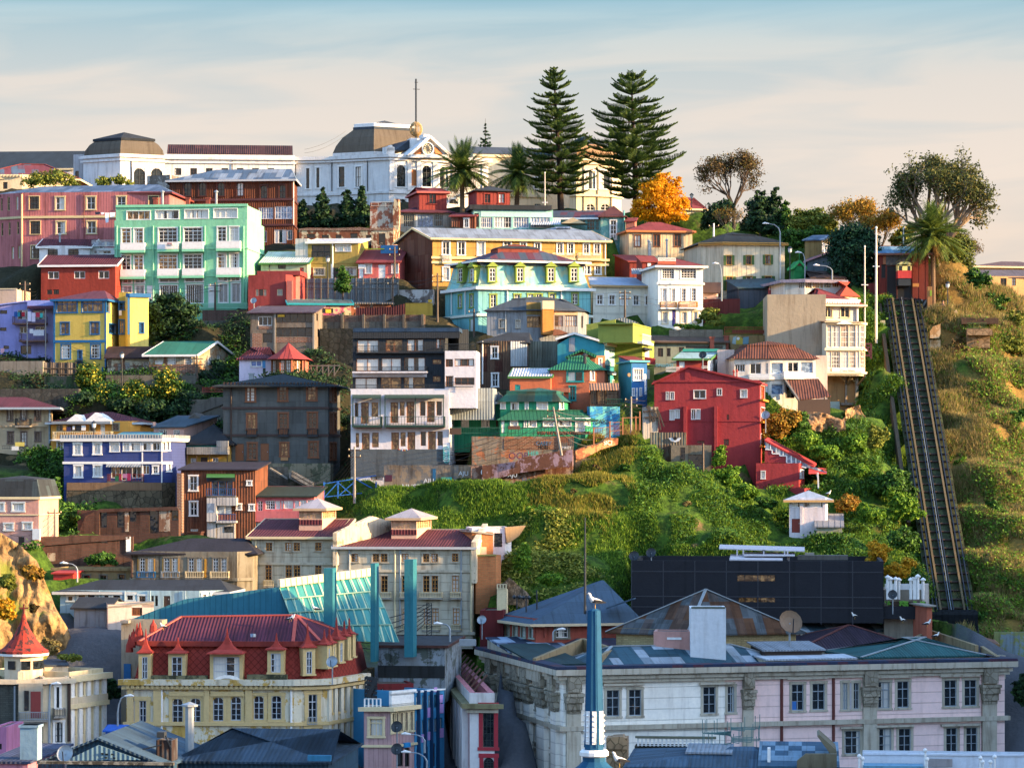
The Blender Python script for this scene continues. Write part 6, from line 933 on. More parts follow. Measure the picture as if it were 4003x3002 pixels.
b=B('O','hillside_cottage','slim white cottage with pale blue roof at the foot of the crimson stairs','house',[852,1165,1185],768,1085,Y=289,ro=[0,30],main=0,d=5,wall=mat('cottage_white','#cfc4c6',dt=.25));b.ext=5;b.roof('hip',700,mat('roof_ice_blue','#8b9cb0','sheet',dt=.2),over=.6,fm=P('fascia_tan'),ins=2);b.W(0,[(868,785,946,848)],'big2');b.W(0,[(972,785,1144,848)],'w4');b.door(0,874,945,950,1065,P('door_rust','#7a2f22'));b.pil(0,945,968,768,1180,.15,mat('cottage_white'))
b=B('O','tin_roof_annex','grey green annex with standing seam tin roof beside the white cottage','annex',[1088,1310],1010,1100,Y=287,d=4,wall=mat('annex_green','#8a8a72'));b.roof('shed',900,mat('roof_tin','#7d7f84','board',per=.6,dt=.2),over=.2)
b=B('M','lane_hut','low concrete hut with dark doorway and ivy on its corner below the crimson house','hut',[1710,2060],420,640,Y=298,ro=[-4],d=4,wall=mat('hut_conc','#6f6656',dt=.6));b.flat(.1);b.W(0,[(1790,440,1832,550),(1860,500,1980,600)],'hole')
b=B('M','yard_clutter_wall','patched timber and sheet yard screen with a white painted eye sign','wall',[1530,1840],310,420,Y=299,ro=[-6],d=.5,wall=mat('yard_patch','#7f8a7c','rust','#5f4a3c',dt=.5));b.flat(.02);b.ex([(1690,360),(1715,356),(1745,375),(1775,358),(1798,355),(1780,385),(1745,395),(1710,385)],-.12,-.05,'eye_sign',INW);ringpart(b,1745,362,16,-.16,-.12,INK,'eye_pupil')
b=B('M','timber_hoarding','tall black and white timber hoarding frame at the top of the lane','hoarding',[1465,1600],90,290,Y=301,ro=[4],d=.3,wall=mat('hoard_white','#b5ada0','board',per=.5,dt=.6));b.flat(.02);m=M()
for a,c in (((1520,75),(1530,210)),((1560,75),(1570,210)),((1590,100),(1620,290)),((1470,130),(1600,120)),((1480,180),(1600,175)),((1500,80),(1560,220)),((1600,120),(1650,260))):m.bar(b.pt(*a,-.2),b.pt(*c,-.2),.14)
b.mk(m,'frame',P('timber_dark'))
b=B('M','lane_fence','rusty mesh fence panels with tall posts stepping along the crest','fence',[1040,1460],300,350,Y=297,ro=[10],d=.1,wall=CONC,ctrl=0);b.H=.02;m=M()
for x,y0,y1 in((1042,270,430),(1182,215,380),(1292,180,330),(1440,128,290),(1405,170,290)):m.bar(b.pt(x,y0,0),b.pt(x,y1,0),.14)
for a,c in (((1042,275),(1182,265)),((1182,225),(1292,222)),((1292,185),(1440,180)),((1182,300),(1292,290))):m.bar(b.pt(*a,0),b.pt(*c,0),.07)
for i in range(40):x=1045+i*10;m.bar(b.pt(x,240 if x>1182 else 280,0),b.pt(x,330 if x>1182 else 360,0),.025)
b.mk(m,'fence_mesh',P('mesh_rust','#7a4a2a'))
# = lower town
ps=mat('pale_stone','#b5ab93','ashlar',per=.9,dt=.45);sty('oo',ORWOOD,(2,3),tr=.25,sur=(mat('pale_stone_trim','#aea48e'),.14),pn=(GL_C,GL_D,GL_F));sty('os',ORWOOD,(2,3),sur=(mat('pale_stone_trim'),.14),pn=(GL_D,GL_C))
def glasscube(r,x0,xc,x1,yt,yb,yap,Y,rb):
 c=B('K',*X_,[x0,xc,x1],yt,yb,Y=Y,ro=[-6,60],**MD,wall=mat('cupola_pink','#c79a80',dt=.1),sub=r)
 c.W(0,[(x0+5,yt+8,xc-5,yb-8)],sty('cup',P('cup_frame','#b59a78'),(6,3),pn=(glass('glass_peach','#a5805f',c2='#d0a682',rough=.3),),fw=.05));c.W(1,[(xc+5,yt+8,x1-5,yb-8)],'cup');c.roof('pyr',yap,mat('roof_lantern','#8f8c94','sheet',dt=.2),over=.5,fm=P('cup_frame'));c.ext=3;c.done()
 c.bx('cupola_base',mat('roof_maroon'),0,x0-4,yb,xc,yb+45,-.05,.06,)
b=B('K','stone_tenement','set back pale ashlar tenement wing left of the sloping party wall','apartment block',[187,905],768,1260,Y=274,d=9,wall=ps);b.roof('shed',612,rmaroon,over=.5,fm=CRM)
b.W(0,[(308,820,364,892),(475,820,530,892),(548,820,604,892),(735,818,790,890)],'os');b.W(0,[(304,1010,358,1142),(478,1010,534,1142),(550,1010,606,1142),(735,1008,790,1142)],'oo');b.balc(0,290,1148,370,1195,.5,CRM,CONC,dense=.14);b.balc(0,445,1148,630,1190,.5,CRM,CONC,dense=.14);b.pipe(0,222,780,1230,CRM,.1);b.pipe(0,900,780,1100,CRM,.1);b.belt(0,.25,.15,ps,'string_course',z=b.zy(1000))
glasscube(b,595,795,915,515,622,436,276.5,0)
b=B('K','stone_tenement','taller pale ashlar tenement wing with curled balconies, right of the sloping party wall','apartment block',[915,2098],855,1640,Y=272,d=9,wall=ps,ext=1);b.roof('shed',702,rmaroon,over=.4,fm=P('gutter_pale'))
b.W(0,[(1048,915,1104,986),(1232,915,1288,986),(1302,915,1360,988),(1486,915,1542,986),(1667,915,1722,988),(1740,915,1796,988),(1918,912,1974,985)],'os');b.W(0,[(1053,1108,1108,1250),(1232,1106,1288,1250),(1305,1106,1362,1248),(1485,1105,1540,1248),(1668,1105,1724,1248),(1742,1105,1798,1248),(1920,1104,1976,1248),(1490,1390,1542,1528),(1675,1388,1730,1528),(1748,1386,1804,1526),(1926,1386,1982,1526)],'oo')
for x0,x1 in((1300,1385),(1465,1550),(1635,1828),(1902,1990)):b.balc(0,x0,1250,x1,1296,.55,CRM,CONC,dense=.15)
for x0,x1 in((1468,1550),(1660,1810),(1915,1990)):b.balc(0,x0,1530,x1,1575,.3,CRM,CONC,dense=.15)
for x in(1032,1470,1998):b.pipe(0,x,865,1560,GALV,.09)
for x in(918,1425,2085):b.pipe(0,x,880,1600,CRM,.1)
b.belt(0,.25,.15,ps,'string_course',z=b.zy(1062));b.belt(0,.3,.25,ps,'cornice',z=b.zy(1595))
pw=mat('party_cream','#c5b292','peel','#8a7f6a',amt=.15)
b.ex3([b.pt(905,745,-.2),b.pt(905,840,-.2),b.pt(912,846,-.2),b.pt(915,745,-.2)],-.3,.3,'party_wall_end',pw)
m=M();P0=b.pt(905,735,-.3);P1=b.pt(1215,592,4.5);P2=b.pt(1390,640,9)
for p,q in((P0,P1),(P1,P2)):m.hexa([v3((p.x-.2,p.y,p.z-3.2)),v3((p.x+.2,p.y,p.z-3.2)),v3((q.x+.2,q.y,q.z-3.2)),v3((q.x-.2,q.y,q.z-3.2)),v3((p.x-.2,p.y,p.z)),v3((p.x+.2,p.y,p.z)),v3((q.x+.2,q.y,q.z)),v3((q.x-.2,q.y,q.z))])
b.mk(m,'party_wall',pw);m=M();L=b.fb(0)[3];P0=b.pt(2115,815,-.3);P1=b.pt(2060,672,9.2)
m.hexa([v3((L-.1,-.4,P0.z-4)),v3((L+.4,-.4,P0.z-4)),v3((L+.4,9.2,P1.z-4)),v3((L-.1,9.2,P1.z-4)),v3((L-.1,-.4,P0.z)),v3((L+.4,-.4,P0.z)),v3((L+.4,9.2,P1.z+.2)),v3((L-.1,9.2,P1.z+.2))]);b.mk(m,'end_parapet',pw)
glasscube(b,1393,1612,1738,598,708,523,275.5,0)
b=B('M','brick_block','sunlit orange brick block with white render and a small balustrade','building',[22,195,240],1372,1700,Y=271,ro=[10,30],main=0,d=5,wall=mat('sun_brick','#b8672e','brick','#8a6a45',dt=.2));b.flat(.1);b.bx('mossy_ledge',P('ledge_moss','#6f6a35'),0,22,1365,200,1380,-.1,.15);b.bx('blind_window',P('blind_pale','#c9a283'),0,55,1300,115,1365,-2,-1.9)
b=B('M','brick_attic','low orange brick attic storey above the white courtyard wall','building',[-10,172],1175,1375,Y=274,ro=[8],d=5,wall=mat('sun_brick'));b.roof('plane',ys=[1160,1185,1180,1155],mt=CONC,over=.1);b.bx('blind_window',P('blind_pale'),0,55,1300,115,1365,0,.05)
b=B('M','white_block','white rendered block with cream concrete return beside the ivy slope','building',[-10,275,330],1135,1380,Y=277,ro=[4,30],main=0,d=6,wall=mat('white_block_wall','#cdc6c6',dt=.25));b.flat(.1);b.ex([(275,1130),(455,1115),(400,1200),(320,1260),(290,1260)],-.2,.6,'concrete_return',mat('conc_sun','#a9885c'));b.W(0,[(180,1180,250,1300)],'hole')
b=B('M','small_balcony_wall','tiny cream balustrade on a concrete outcrop beside the brick block','balustrade',[205,290],1665,1720,Y=266,d=1,wall=CRM);b.rail(0,208,1622,285,1662,.1,CRM,dense=.25,th=.1)
sb=mat('salmon_lower','#96422f');sty('sw',P('frame_sage2','#7d9a90'),(1,3),sur=(P('sur_greenish','#9aa594'),.14),pn=(GL_F,))
b=B('N','salmon_building','salmon red building with cream cornice and broad slate blue hipped roof','building',[255,540,1370],368,545,Y=258,ro=[-48,8],main=1,d=None,wall=sb);b.roof('hip',42,mat('roof_slate_blue','#3c5468','sheet',var=.15,per=(1.6,1.6)),over=.9,fm=P('cornice_cream','#c2ad8c'),ins=(8,1));b.W(0,[(278,425,312,515),(348,430,382,522),(415,442,450,530),(488,452,524,535)],'sw');b.W(1,[(715,445,820,535)],sty('ow2',WH,(3,2),sur=(mat('orn_dark','#6a6a5c'),.2),pn=(GL_C,)));b.belt(0,.2,.1,CRM,'string_course',z=b.zy(405));b.pipe(1,620,375,530,sb,.12);b.pipe(0,535,375,535,sb,.1)
b=B('N','maroon_lean','dark maroon wall block left of the salmon building','building',[58,260],298,510,Y=264,d=5,wall=mat('maroon_block','#5e1a1a'));b.flat(.1);
b=B('N','blue_dormer_gable','small cream gable dormer on the slate blue roof beside the black hall','dormer',[1165,1375],275,280,Y=257,d=3,wall=mat('cream_lower'),ctrl=0,ext=.5);b.roof('plane',ys=[275,190,188,270],mt=mat('roof_slate_blue'),over=.15)
bk2=mat('black_panel','#24252b','panel',per=(5.2,4.6),dt=.1,var=.1)
b=B('O','black_hall','long black mesh clad hall with two small slit windows and a white roof canopy','hall',[-515,1668],1305,1700,Y=267,d=14,wall=bk2,ext=1.5);b.flat(.7,th=.35,mt=mat('roof_dark'))
for x in range(-515,1660,273):b.bx('panel_joint',P('joint_grey','#303137'),0,x,1308,x+9,1860,0,.03)
for y in(1395,1610,1700):b.bx('panel_joint',P('joint_grey'),0,-510,y,1660,y+9,0,.04)
b.W(0,[(398,1425,735,1490),(410,1620,735,1670)],sty('blk',P('near_black','#101216'),(5,1),pn=(GL_W,)));b.bx('front_panel_low',bk2,0,-787,1718,-511,1818,-.1,.1);m=M()
wl=P('canopy_white','#b9b2b4')
def plate(ax,ay,bx_,by,v0,v1,dz=.12,lift=.0):
 p,q=b.pt(ax,ay,v0),b.pt(bx_,by,v0);m.hexa([p-v3((0,0,dz)),q-v3((0,0,dz)),v3((q.x,v1,q.z-dz+lift)),v3((p.x,v1,p.z-dz+lift)),p,q,v3((q.x,v1,q.z+lift)),v3((p.x,v1,p.z+lift))])
plate(245,1200,985,1222,4,6.5,.1,.3);plate(338,1295,795,1300,2,5,.12,.4);plate(460,1260,900,1262,3,6,.1,.2)
for x,y0,y1 in((340,1280,1320),(402,1205,1300),(455,1205,1290),(632,1225,1260),(812,1220,1270),(838,1220,1300),(850,1262,1310)):p,q=b.pt(x,y0,4),b.pt(x,y1,4);m.bar(p,q,.14)
b.mk(m,'roof_canopy',wl);b.bx('roof_plant_box',mat('plant_box','#5a5650'),0,925,1262,1360,1300,-5,-3);b.bx('roof_plant',mat('plant_box2','#8a8478'),0,988,1240,1068,1285,-5,-4);b.bx('roof_duct',P('near_black'),0,620,1215,645,1262,-4.5,-4)
b=B('Q','roof_terrace_building','white rooftop with chimney cluster and concrete parapet beside the black hall','building',[1008,1340,1398],120,400,Y=266,ro=[0,60],main=0,d=6,wall=mat('terr_conc','#8f8574'));b.flat(.1);b.bx('white_screen',WH,0,1015,70,1335,122,-3,-2.6);b.bx('white_pier',mat('pier_white','#cfc2b4'),0,1340,70,1396,255,-.8,.1)
for x in(1040,1066,1108,1135,1240,1272,1300,1345):b.chim(x,112,.3,.7+(x%7)*.08,-.6 if x%2 else -1.5,WH,kind='t' if x%3 else 'box')
b.bx('lower_black_screen',bk2,0,1000,265,1378,372,1.,1.3);b.bx('recess',DKWOOD,0,1060,222,1370,262,.1,.4)
m=M()
for i in range(60):
 x=random.choice((1030,1040,1165,1180,1195,1270,1285,1340));p=b.pt(x+runif(-18,18),runif(235,268),-.8);s_=.12;m.poly([p,p+v3((s_,0,s_)),p+v3((0,.1,s_*2)),p+v3((-s_,0,s_))])
b.mk(m,'planter_leaves',P('leaf_bright','#5f9a2a'))
b=B('Q','salmon_pier_house','thin salmon house end with grey eave left of the funicular foot','house',[1378,1424],255,400,Y=262,ro=[10],d=3,wall=mat('salmon_end','#a8563a'));b.roof('shed',240,CONC,over=.3);
b=B('N','pyramid_roof_building','old building with a big rusted pyramid roof of slates and ribs','building',[1235,1850,2790],470,560,Y=252,ro=[-30,10],main=1,d=None,wall=mat('cream_brickish','#b8a06a','brick','#8f7f5a'),ctrl=1)
b.roof('pyr',118,mat('slate_rusty','#525a5e','patch','#5a3d28',per=(.7,.7),amt=.9,dt=.5,var=.3),over=.4,cap=P('ridge_grey','#8a8f90'));
b=B('N','white_tower','plain white rendered lift tower in front of the rusted pyramid roof','tower',[1878,2185],278,555,Y=247,ro=[-2],d=4,wall=mat('tower_white','#c9cdd0',dt=.15));b.flat(.2);b.bx('mossy_coping',P('cop_green','#4a5344'),0,1885,268,2180,282,-.1,.05)
b=B('N','salmon_lower_block','salmon and cream block with white panel under the rusted eaves','building',[1560,1880],480,560,Y=249,d=3,wall=mat('salmon_wall'));b.flat(.1);b.bx('white_panel',WH,0,1675,532,1800,552,0,.08)
tb=mat('teal_sheet','#1a6a80','board',per=.5,dt=.2,var=.05)
b=B('K','teal_hall','angular teal clad hall with a slanting translucent glass roof and three tall teal pylons','hall',[-900,505],1425,1480,Y=249,ro=[-1],d=14,wall=tb,ctrl=0)
b.H=.05;v=0;
b.ex([(-880,1490),(-400,1310),(415,1205),(510,1440),(510,1520),(-880,1520)],0,.6,'slanted_wall',tb)
q0,q1=b.pt(420,1195,.2),b.pt(1215,1095,6);r0,r1=b.pt(600,1660,-2),b.pt(1460,1680,0)
gt_=G('translucent_teal');uv=gt_.n('ShaderNodeUVMap').outputs[0];sp=gt_.n('ShaderNodeSeparateXYZ',{0:uv});fr=gt_.math('FRACT',gt_.math('DIVIDE',sp.outputs[0],.85));nz=gt_.noise(gt_.vec(gt_.math('MULTIPLY',sp.outputs[0],.5),gt_.math('MULTIPLY',sp.outputs[1],.12)),1.,3)
tcol=gt_.mix(gt_.step(nz,.35,.65),srgb('#17686c'),srgb('#4f9488'));tcol=gt_.mix(gt_.step(fr,.78,.95),tcol,srgb('#b9c49c'));bb=gt_.bsdf(**{'Base Color':tcol,'Roughness':.25});GT=gt_.out(bb.outputs[0])
m=M();n_=10
for i in range(n_):
 a0,a1=i/n_,(i+1)/n_
 for j in range(4):
  c0,c1=j/4,(j+1)/4;f=lambda a,c:(q0.lerp(q1,a)).lerp(r0.lerp(r1,a),c);m.poly([f(a0,c1),f(a1,c1),f(a1,c0),f(a0,c0)])
b.mk(m,'glass_roof',GT);m=M();cc=P('frame_cream','#8fb39a')
for j in range(1,4):m.bar(q0.lerp(r0,j/4)+v3((0,-.08,.05)),q1.lerp(r1,j/4)+v3((0,-.08,.05)),.1)
for i in range(0,13):a=i/12;m.bar(q0.lerp(q1,a)+v3((0,-.06,.04)),r0.lerp(r1,a)+v3((0,-.06,.04)),.035)
b.mk(m,'glazing_bars',cc);m=M()
for i in range(17):a,c=i/17+.002,(i+1)/17-.006;m.bar(q0.lerp(q1,a)+v3((0,-.1,.25)),q0.lerp(q1,c)+v3((0,-.1,.25)),.5,.7)
b.mk(m,'ridge_panels',P('ridge_cream','#d9c39c'))
for x0,x1,xs_,yt,yb in((808,885,898,1042,1470),(1213,1252,1266,1000,1700),(1505,1582,1602,966,1660)):
 p=b.pt(x0,yt,-3.5);q=b.pt(x1,yb+150,-3.5);s_=b.pt(x1,yt,-3.5);o=M();o.hexa([v3((p.x,-3.5,q.z)),v3((s_.x,-3.5,q.z)),v3((s_.x+.25,-2.2,q.z)),v3((p.x+.25,-2.2,q.z)),v3((p.x,-3.5,p.z)),v3((s_.x,-3.5,p.z)),v3((s_.x+.25,-2.2,p.z)),v3((p.x+.25,-2.2,p.z))]);b.mk(o,'pylon',mat('teal_pylon','#0f6675',dt=.2))
b=B('I','teal_hall_end_wall','beige stained end wall below the teal hall beside the turreted mansion','wall',[1048,1400],1600,2500,Y=246,d=2,wall=mat('beige_stained','#9a8c74',dt=.5));b.flat(.1);b.t='J';b.bx('bracket',CONC,0,1040,385,1110,410,0,.8);b.bx('blue_shutters',BLUEP,0,1070,760,1130,900,.1,.2)
ms=mat('mansion_stucco','#cfc4a8','peel','#b8964e',amt=.3,dt=.45);mo=P('stucco_ochre','#c0a672');rm=mat('mansard_red','#8f2c1e','diamond','#4f1610',dt=.25);rm2=mat('mansion_roof','#572338','corr',var=.2);sty('mw',P('frame_palegrey','#a9aeb4'),(2,3),tr=.28,sur=(mo,.3),arch=1,pn=(GL_D,));sty('mt',P('frame_palegrey'),(2,3),tr=.25,sur=(mo,.35),pn=(GL_D,GL_C));sty('mn',P('frame_brownm','#5e4a34'),(1,3),sur=(mo,.22),pn=(GL_D,))
b=B('J','turreted_mansion','ornate ochre stucco corner mansion with red slate mansard and rows of spiked dormer roofs','mansion',[1092,2541,2830,3150],905,1440,Y=238,ro=[-3,12,66],main=0,d=9,wall=ms,ext=3);hz=b.zy(590)-b.H
b.mansard([(.6,.0),(.9,hz*.5),(1.3,hz)],rm,capm=None);b.belt(0,.45,-.75,mat('mansard_edge','#7c2a20'),'mansard_cornice',z=b.H+hz)
T=[v3((p.x,p.y,b.H+hz+.2)) for p in ofp(b.p,-.9)];m=M();rl=b.zy(445,b.p[0].x+8,5)
A=b.pt(1565,352,4.5);Bq=b.pt(2560,338,4.5);e0=T[-1];m.poly([T[0],T[1],Bq,A]);m.poly([T[-1],T[0],A]);m.poly([T[1],T[2],Bq]);m.poly([T[2],T[3],Bq]);m.poly([T[3]]+T[4:]+[A,Bq]) if len(T)>4 else None
b.mk(m,'roof',rm2);m=M()
for p,q in((T[0],A),(A,Bq),(T[1],Bq),(T[2],Bq),(T[3],Bq)):m.bar(p,q,.3,.12)
b.mk(m,'ridge_cap',P('ridge_red','#a8483a'));b.bx('skylight',GL_B,0,1925,388,2072,432,-4.4,-4.3) ;b.bx('skylight',GL_B,0,2165,500,2212,540,-1.6,-1.5)
def spike(b,f,x0,y0,x1,y1,t,tip):
 o=b.dormer(f,x0,y0,x1,y1,t,'mt',mo,mat('mansard_red_plain','#9a2c1c'),pk=.05,sw=.3);a=b.on(f,x0,y0,t);c=b.on(f,x1,y0,t);s0,s1=sorted((a[0],c[0]));z=a[1];mid=b.fp(f,(s0+s1)/2,t-.5,z);w=(s1-s0)/2+.15;p=b.pt(x0,tip,0);ht=max(1.2,(b.on(f,(x0+x1)/2,tip,t-.5)[1]-z))
 m=M();m.lathe(mid,[(w*1.45,0),(w*1.35,.12),(w*.75,ht*.16),(w*.38,ht*.35),(w*.16,ht*.55),(.1,ht*.7),(.06,ht*.9),(.02,ht)],4,pi/4+math.atan2(b.fb(f)[1].y,b.fb(f)[1].x));b.mk(m,'spire',mat('mansard_red_plain'),o)
for x0,x1,t in((1198,1305,455),(1455,1605,530),(1815,2100,445)):spike(b,0,x0,670,x1,890,.05,t)
b.t='L';spike(b,0,210,640,355,835,.05,490);spike(b,1,520,625,625,850,.05,405)
for x0,x1,t,y in((728,768,455,600),(775,808,432,585),(828,876,350,555),(905,935,380,525),(950,975,358,505)):spike(b,2,x0,y,x1,y+190,.05,t)
b.t='J';m=M()
for x,y0,y1 in((1120,505,600),(1140,485,560),(1155,455,540),(1185,410,510),(1210,400,490),(1325,375,430)):p,q=b.pt(x,y1,2.5),b.pt(x,y0,2.5);m.lathe(p,[(.35,-.6),(.3,0),(.12,(q.z-p.z)*.5),(.03,q.z-p.z)],6)
b.mk(m,'rear_spires',mat('mansard_red_plain'));b.belt(0,.5,.6,ms,'cornice',z=b.H-.1);b.belt(0,.25,.35,mo,'cornice_lower',z=b.H-.6);b.dent(0,930,34,mt=mo,w=.25,h=.4,out=.45,name='corbels');b.belt(0,.3,.25,mo,'string_course',z=b.zy(1275));b.bx('parapet',mat('parapet_moss','#6f6a4a','peel','#3a3c2c',dt=.5),0,1310,862,1790,900,-.3,.3);b.bx('parapet',mat('parapet_moss'),0,2135,855,2480,895,-.3,.3)
b.W(0,[(1490,1062,1582,1270),(1645,1058,1735,1265),(1842,1050,1932,1255),(1995,1045,2085,1250)],'mw');b.W(0,[(1205,1078,1265,1340)],'mt');b.rail(0,1200,1275,1265,1340,.25,GALV,dense=.14);b.t='L';b.W(0,[(92,1038,180,1242),(245,1036,332,1240)],'mw');b.W(1,[(565,1025,640,1290)],'mt');b.rail(1,560,1225,640,1290,.3,GALV,dense=.14)
b.row(2,[782,828,880,912,955,1000],16,930,1180,'mn');b.row(2,[782,828,880,912,955,1000],16,1290,1540,'mn')
b.t='J'
for x0,x1 in((1098,1150),(1325,1392),(1760,1810),(2120,2180)):b.bx('pilaster',mo,0,x0,945,x1,1300,-.02,.2)
for x0,x1 in((1460,1770),(1820,2110)):b.bx('window_head',mo,0,x0,1000,x1,1040,-.01,.2);b.bx('window_apron',mo,0,x0,1262,x1,1295,-.01,.2)
ar=M()
for k in range(9):
 a0=pi*k/9;a1=pi*(k+1)/9;c0=b.pt(1963,975,-.2);
 for (r0_,r1_) in((1.2,1.55),):ar.hexa([v3((c0.x+r0_*cos(a1),-.25,c0.z+r0_*.75*sin(a1))),v3((c0.x+r0_*cos(a0),-.25,c0.z+r0_*.75*sin(a0))),v3((c0.x+r0_*cos(a0),.0,c0.z+r0_*.75*sin(a0))),v3((c0.x+r0_*cos(a1),.0,c0.z+r0_*.75*sin(a1))),v3((c0.x+r1_*cos(a1),-.25,c0.z+r1_*.75*sin(a1))),v3((c0.x+r1_*cos(a0),-.25,c0.z+r1_*.75*sin(a0))),v3((c0.x+r1_*cos(a0),.0,c0.z+r1_*.75*sin(a0))),v3((c0.x+r1_*cos(a1),.0,c0.z+r1_*.75*sin(a1)))])
b.mk(ar,'arch_moulding',WH);b.pipe(0,1400,950,1350,WH,.1);b.t='L';b.pipe(0,418,930,1370,WH,.1);b.pipe(2,808,900,1600,DKMET,.08)
for i in range(7):L2=b.fb(2)[3];m=M();b.obox(m,2,L2*i/6.2,L2*i/6.2+.5,-.02,.18,-2,b.H-.8);b.mk(m,'pilaster',mat('pil_white','#c9c0a8'))
cs=mat('castle_stone','#8b8270','brick','#6f6758');cl=mat('castle_render','#cbb795',dt=.25)
b=B('J','corner_mansion','stone corner mansion with a round turret under a flared red conical roof','mansion',[-60,150,372],905,1560,Y=234,ro=[-4,4],main=1,d=10,wall=cs,ext=2);b.flat(.3);b.belt(0,.4,.4,cl,'cornice',z=b.H-.1);b.bx('ornate_bay',mat('bay_render','#a39a85'),1,160,930,370,1250,-.02,.5);b.W(1,[(175,1000,190,1160)],'hole');b.bx('red_door',P('door_red','#7a2f2a'),1,265,1000,352,1230,.5,.55);b.bx('dark_window',GL_D,1,210,992,250,1165,.5,.54);b.balc(1,165,1180,425,1250,.9,GALV,CONC,dense=.15);b.W(1,[(210,1300,362,1460)],sty('gfw',DKMET,(6,3),arch=1,pn=(GL_D,)))
b.bx('left_stone_wall',mat('castle_dark','#4e5048','brick','#3c3e38'),0,-60,900,150,1560,0,.05);b.pipe(0,130,950,1480,GALV,.1);b.bx('pier_block',cl,1,155,832,205,905,-.5,.3)
s1=B('J',*X_,[372,600],880,1480,Y=234.5,ro=[10],d=8,wall=cl,sub=b);s1.W(0,[(488,960,512,1140),(478,1265,540,1440)],'archd');s1.balc(0,470,1150,565,1215,.8,CONC,CONC,kind='bars',dense=.2,th=.06);s1.belt(0,.4,.5,cl,z=s1.H-.3);s1.pipe(0,430,930,1450,P('pipe_blue'));s1.pipe(0,596,900,1430,DKWOOD,.14);s1.flat(.2);s1.done()
s2=B('J',*X_,[600,892],832,1420,Y=236.5,ro=[64],d=8,wall=mat('castle_sunny','#cdb98c',dt=.25),sub=b);s2.row(0,[635,705,768,842],26,900,1040,sty('cw',ORWOOD,(2,4),sur=(CRM,.15),arch=1,pn=(GL_C,GL_D)));s2.row(0,[635,705,768,842],26,1215,1380,'cw');s2.belt(0,.5,.6,CRM,z=s2.H-.6);s2.belt(0,.4,.4,CRM,'string_course',z=s2.zy(1130));s2.belt(0,.9,.3,cl,'balcony_band',z=s2.zy(1100));s2.flat(.3)
for i in range(5):m=M();L2=s2.fb(0)[3];s2.obox(m,0,L2*i/4.2,L2*i/4.2+.5,-.02,.2,-1,s2.H-.8);s2.mk(m,'pilaster',WH)
s2.done();s3=B('J',*X_,[385,590],770,880,Y=240,ro=[8],d=5,wall=cl,sub=b);s3.roof('shed',722,slate,over=.1);s3.done()
c=b.pt(205,840,3.2);m=M();r=b.pt(375,840,3.2).x-c.x;z1=b.pt(205,655,3.2).z-c.z;m.lathe(c,[(r,-2),(r,z1)],10,.2);b.mk(m,'turret',cl)
ang=[];m=M()
for a in(-125,-80,-45,-20):
 x,y=c.x+r*.98*cos(R(a)),c.y+r*.98*sin(R(a));d=v3((-sin(R(a)),cos(R(a)),0));m.bar((x,y,c.z+.4),(x,y,c.z+z1-.7),.75,.1,d.cross(v3((0,0,1))))
b.mk(m,'turret_windows',GL_D);m=M();zt=b.pt(205,330,3.2).z-c.z;R2=b.pt(425,655,3.2).x-c.x;hh=zt-z1;m.lathe(c,[(R2,z1-.1),(R2,z1+.1),(R2*.78,z1+hh*.12),(R2*.5,z1+hh*.33),(R2*.28,z1+hh*.58),(R2*.12,z1+hh*.8),(R2*.07,z1+hh)],16);b.mk(m,'turret_roof',mat('turret_red_roof','#9c2a16','peel','#3f2a26',amt=.35),smooth=0)
m=M();zf=b.pt(205,245,3.2).z-c.z;m.tube([c+v3((0,0,zt-.2)),c+v3((0,0,zf))],.08,6);m.bar(c+v3((-.4,0,zt+.5)),c+v3((.4,0,zt+.5)),.12);b.mk(m,'finial',P('finial_red','#5a1a16'));m=M();m.lathe(c,[(R2*.99,z1-.3),(R2,z1-.08)],16);b.mk(m,'turret_eave',WH)
b=B('J','pink_shopfront','slice of a pink shopfront at the bottom left edge','shop',[-60,55],1305,1700,Y=226,d=5,wall=mat('shop_pink','#a8658a'));b.flat(.1);b.W(0,[(-10,1450,15,1500)],'hole')
pc=mat('pink_corner','#b08a88','board',per=.4);
b=B('L','pink_balustrade_house','dusty pink corner house with white roof balustrade','house',[1045,1285,1500],1150,1700,Y=236,ro=[-3,50],main=0,d=8,wall=pc);b.flat(.1);b.W(0,[(1095,1235,1208,1385)],sty('pch',CRM,(4,1),tr=.25,sur=(CRM,.2),pn=(GL_C,)));b.belt(0,.35,.45,CRM,'cornice',z=b.H);b.belt(0,.2,.2,CRM,'string_course',z=b.zy(1470));b.row(1,[1300,1330,1368,1410,1455],20,1190,1350,sty('pcs',CRM,(1,2),sur=(CRM,.2),pn=(GL_D,GL_B)));b.rail(0,1052,1062,1190,1130,-.1,WH,dense=.28,th=.12);m=M();L1=b.fb(1)[3];
for i in range(9):b.obox(m,1,L1*i/9,L1*i/9+.35,-.3,0,b.H,b.H+1.5)
b.obox(m,1,0,L1,-.25,0,b.H+1.1,b.H+1.3);b.obox(m,1,0,L1,-.3,.0,b.H,b.H+.4);b.mk(m,'balustrade',WH);b.bx('blue_sign',P('sign_blue','#1f7fb5'),1,1398,1445,1450,1485,.1,.3);b.W(1,[(1330,1500,1385,1650),(1400,1490,1440,1650)],'hole')
b=B('L','maroon_roof_house','dark red rendered attic block behind the white balustrade','building',[1160,1475],935,1050,Y=243,ro=[8],d=5,wall=mat('maroon_attic','#6b1a1c'));b.flat(.1);b.W(0,[(1190,975,1215,1010)],'d')
bl=mat('azure_wall','#2a86b5',dt=.2);sty('az',P('az_frame','#2f6a8a'),(2,1),pn=(GL_C,GL_F));
b=B('L','chequered_block','bright blue and lilac chequered office block with slatted windows','office block',[1488,1740],1010,1750,Y=238,ro=[52],d=8,wall=bl);b.flat(.2,cope=WH);
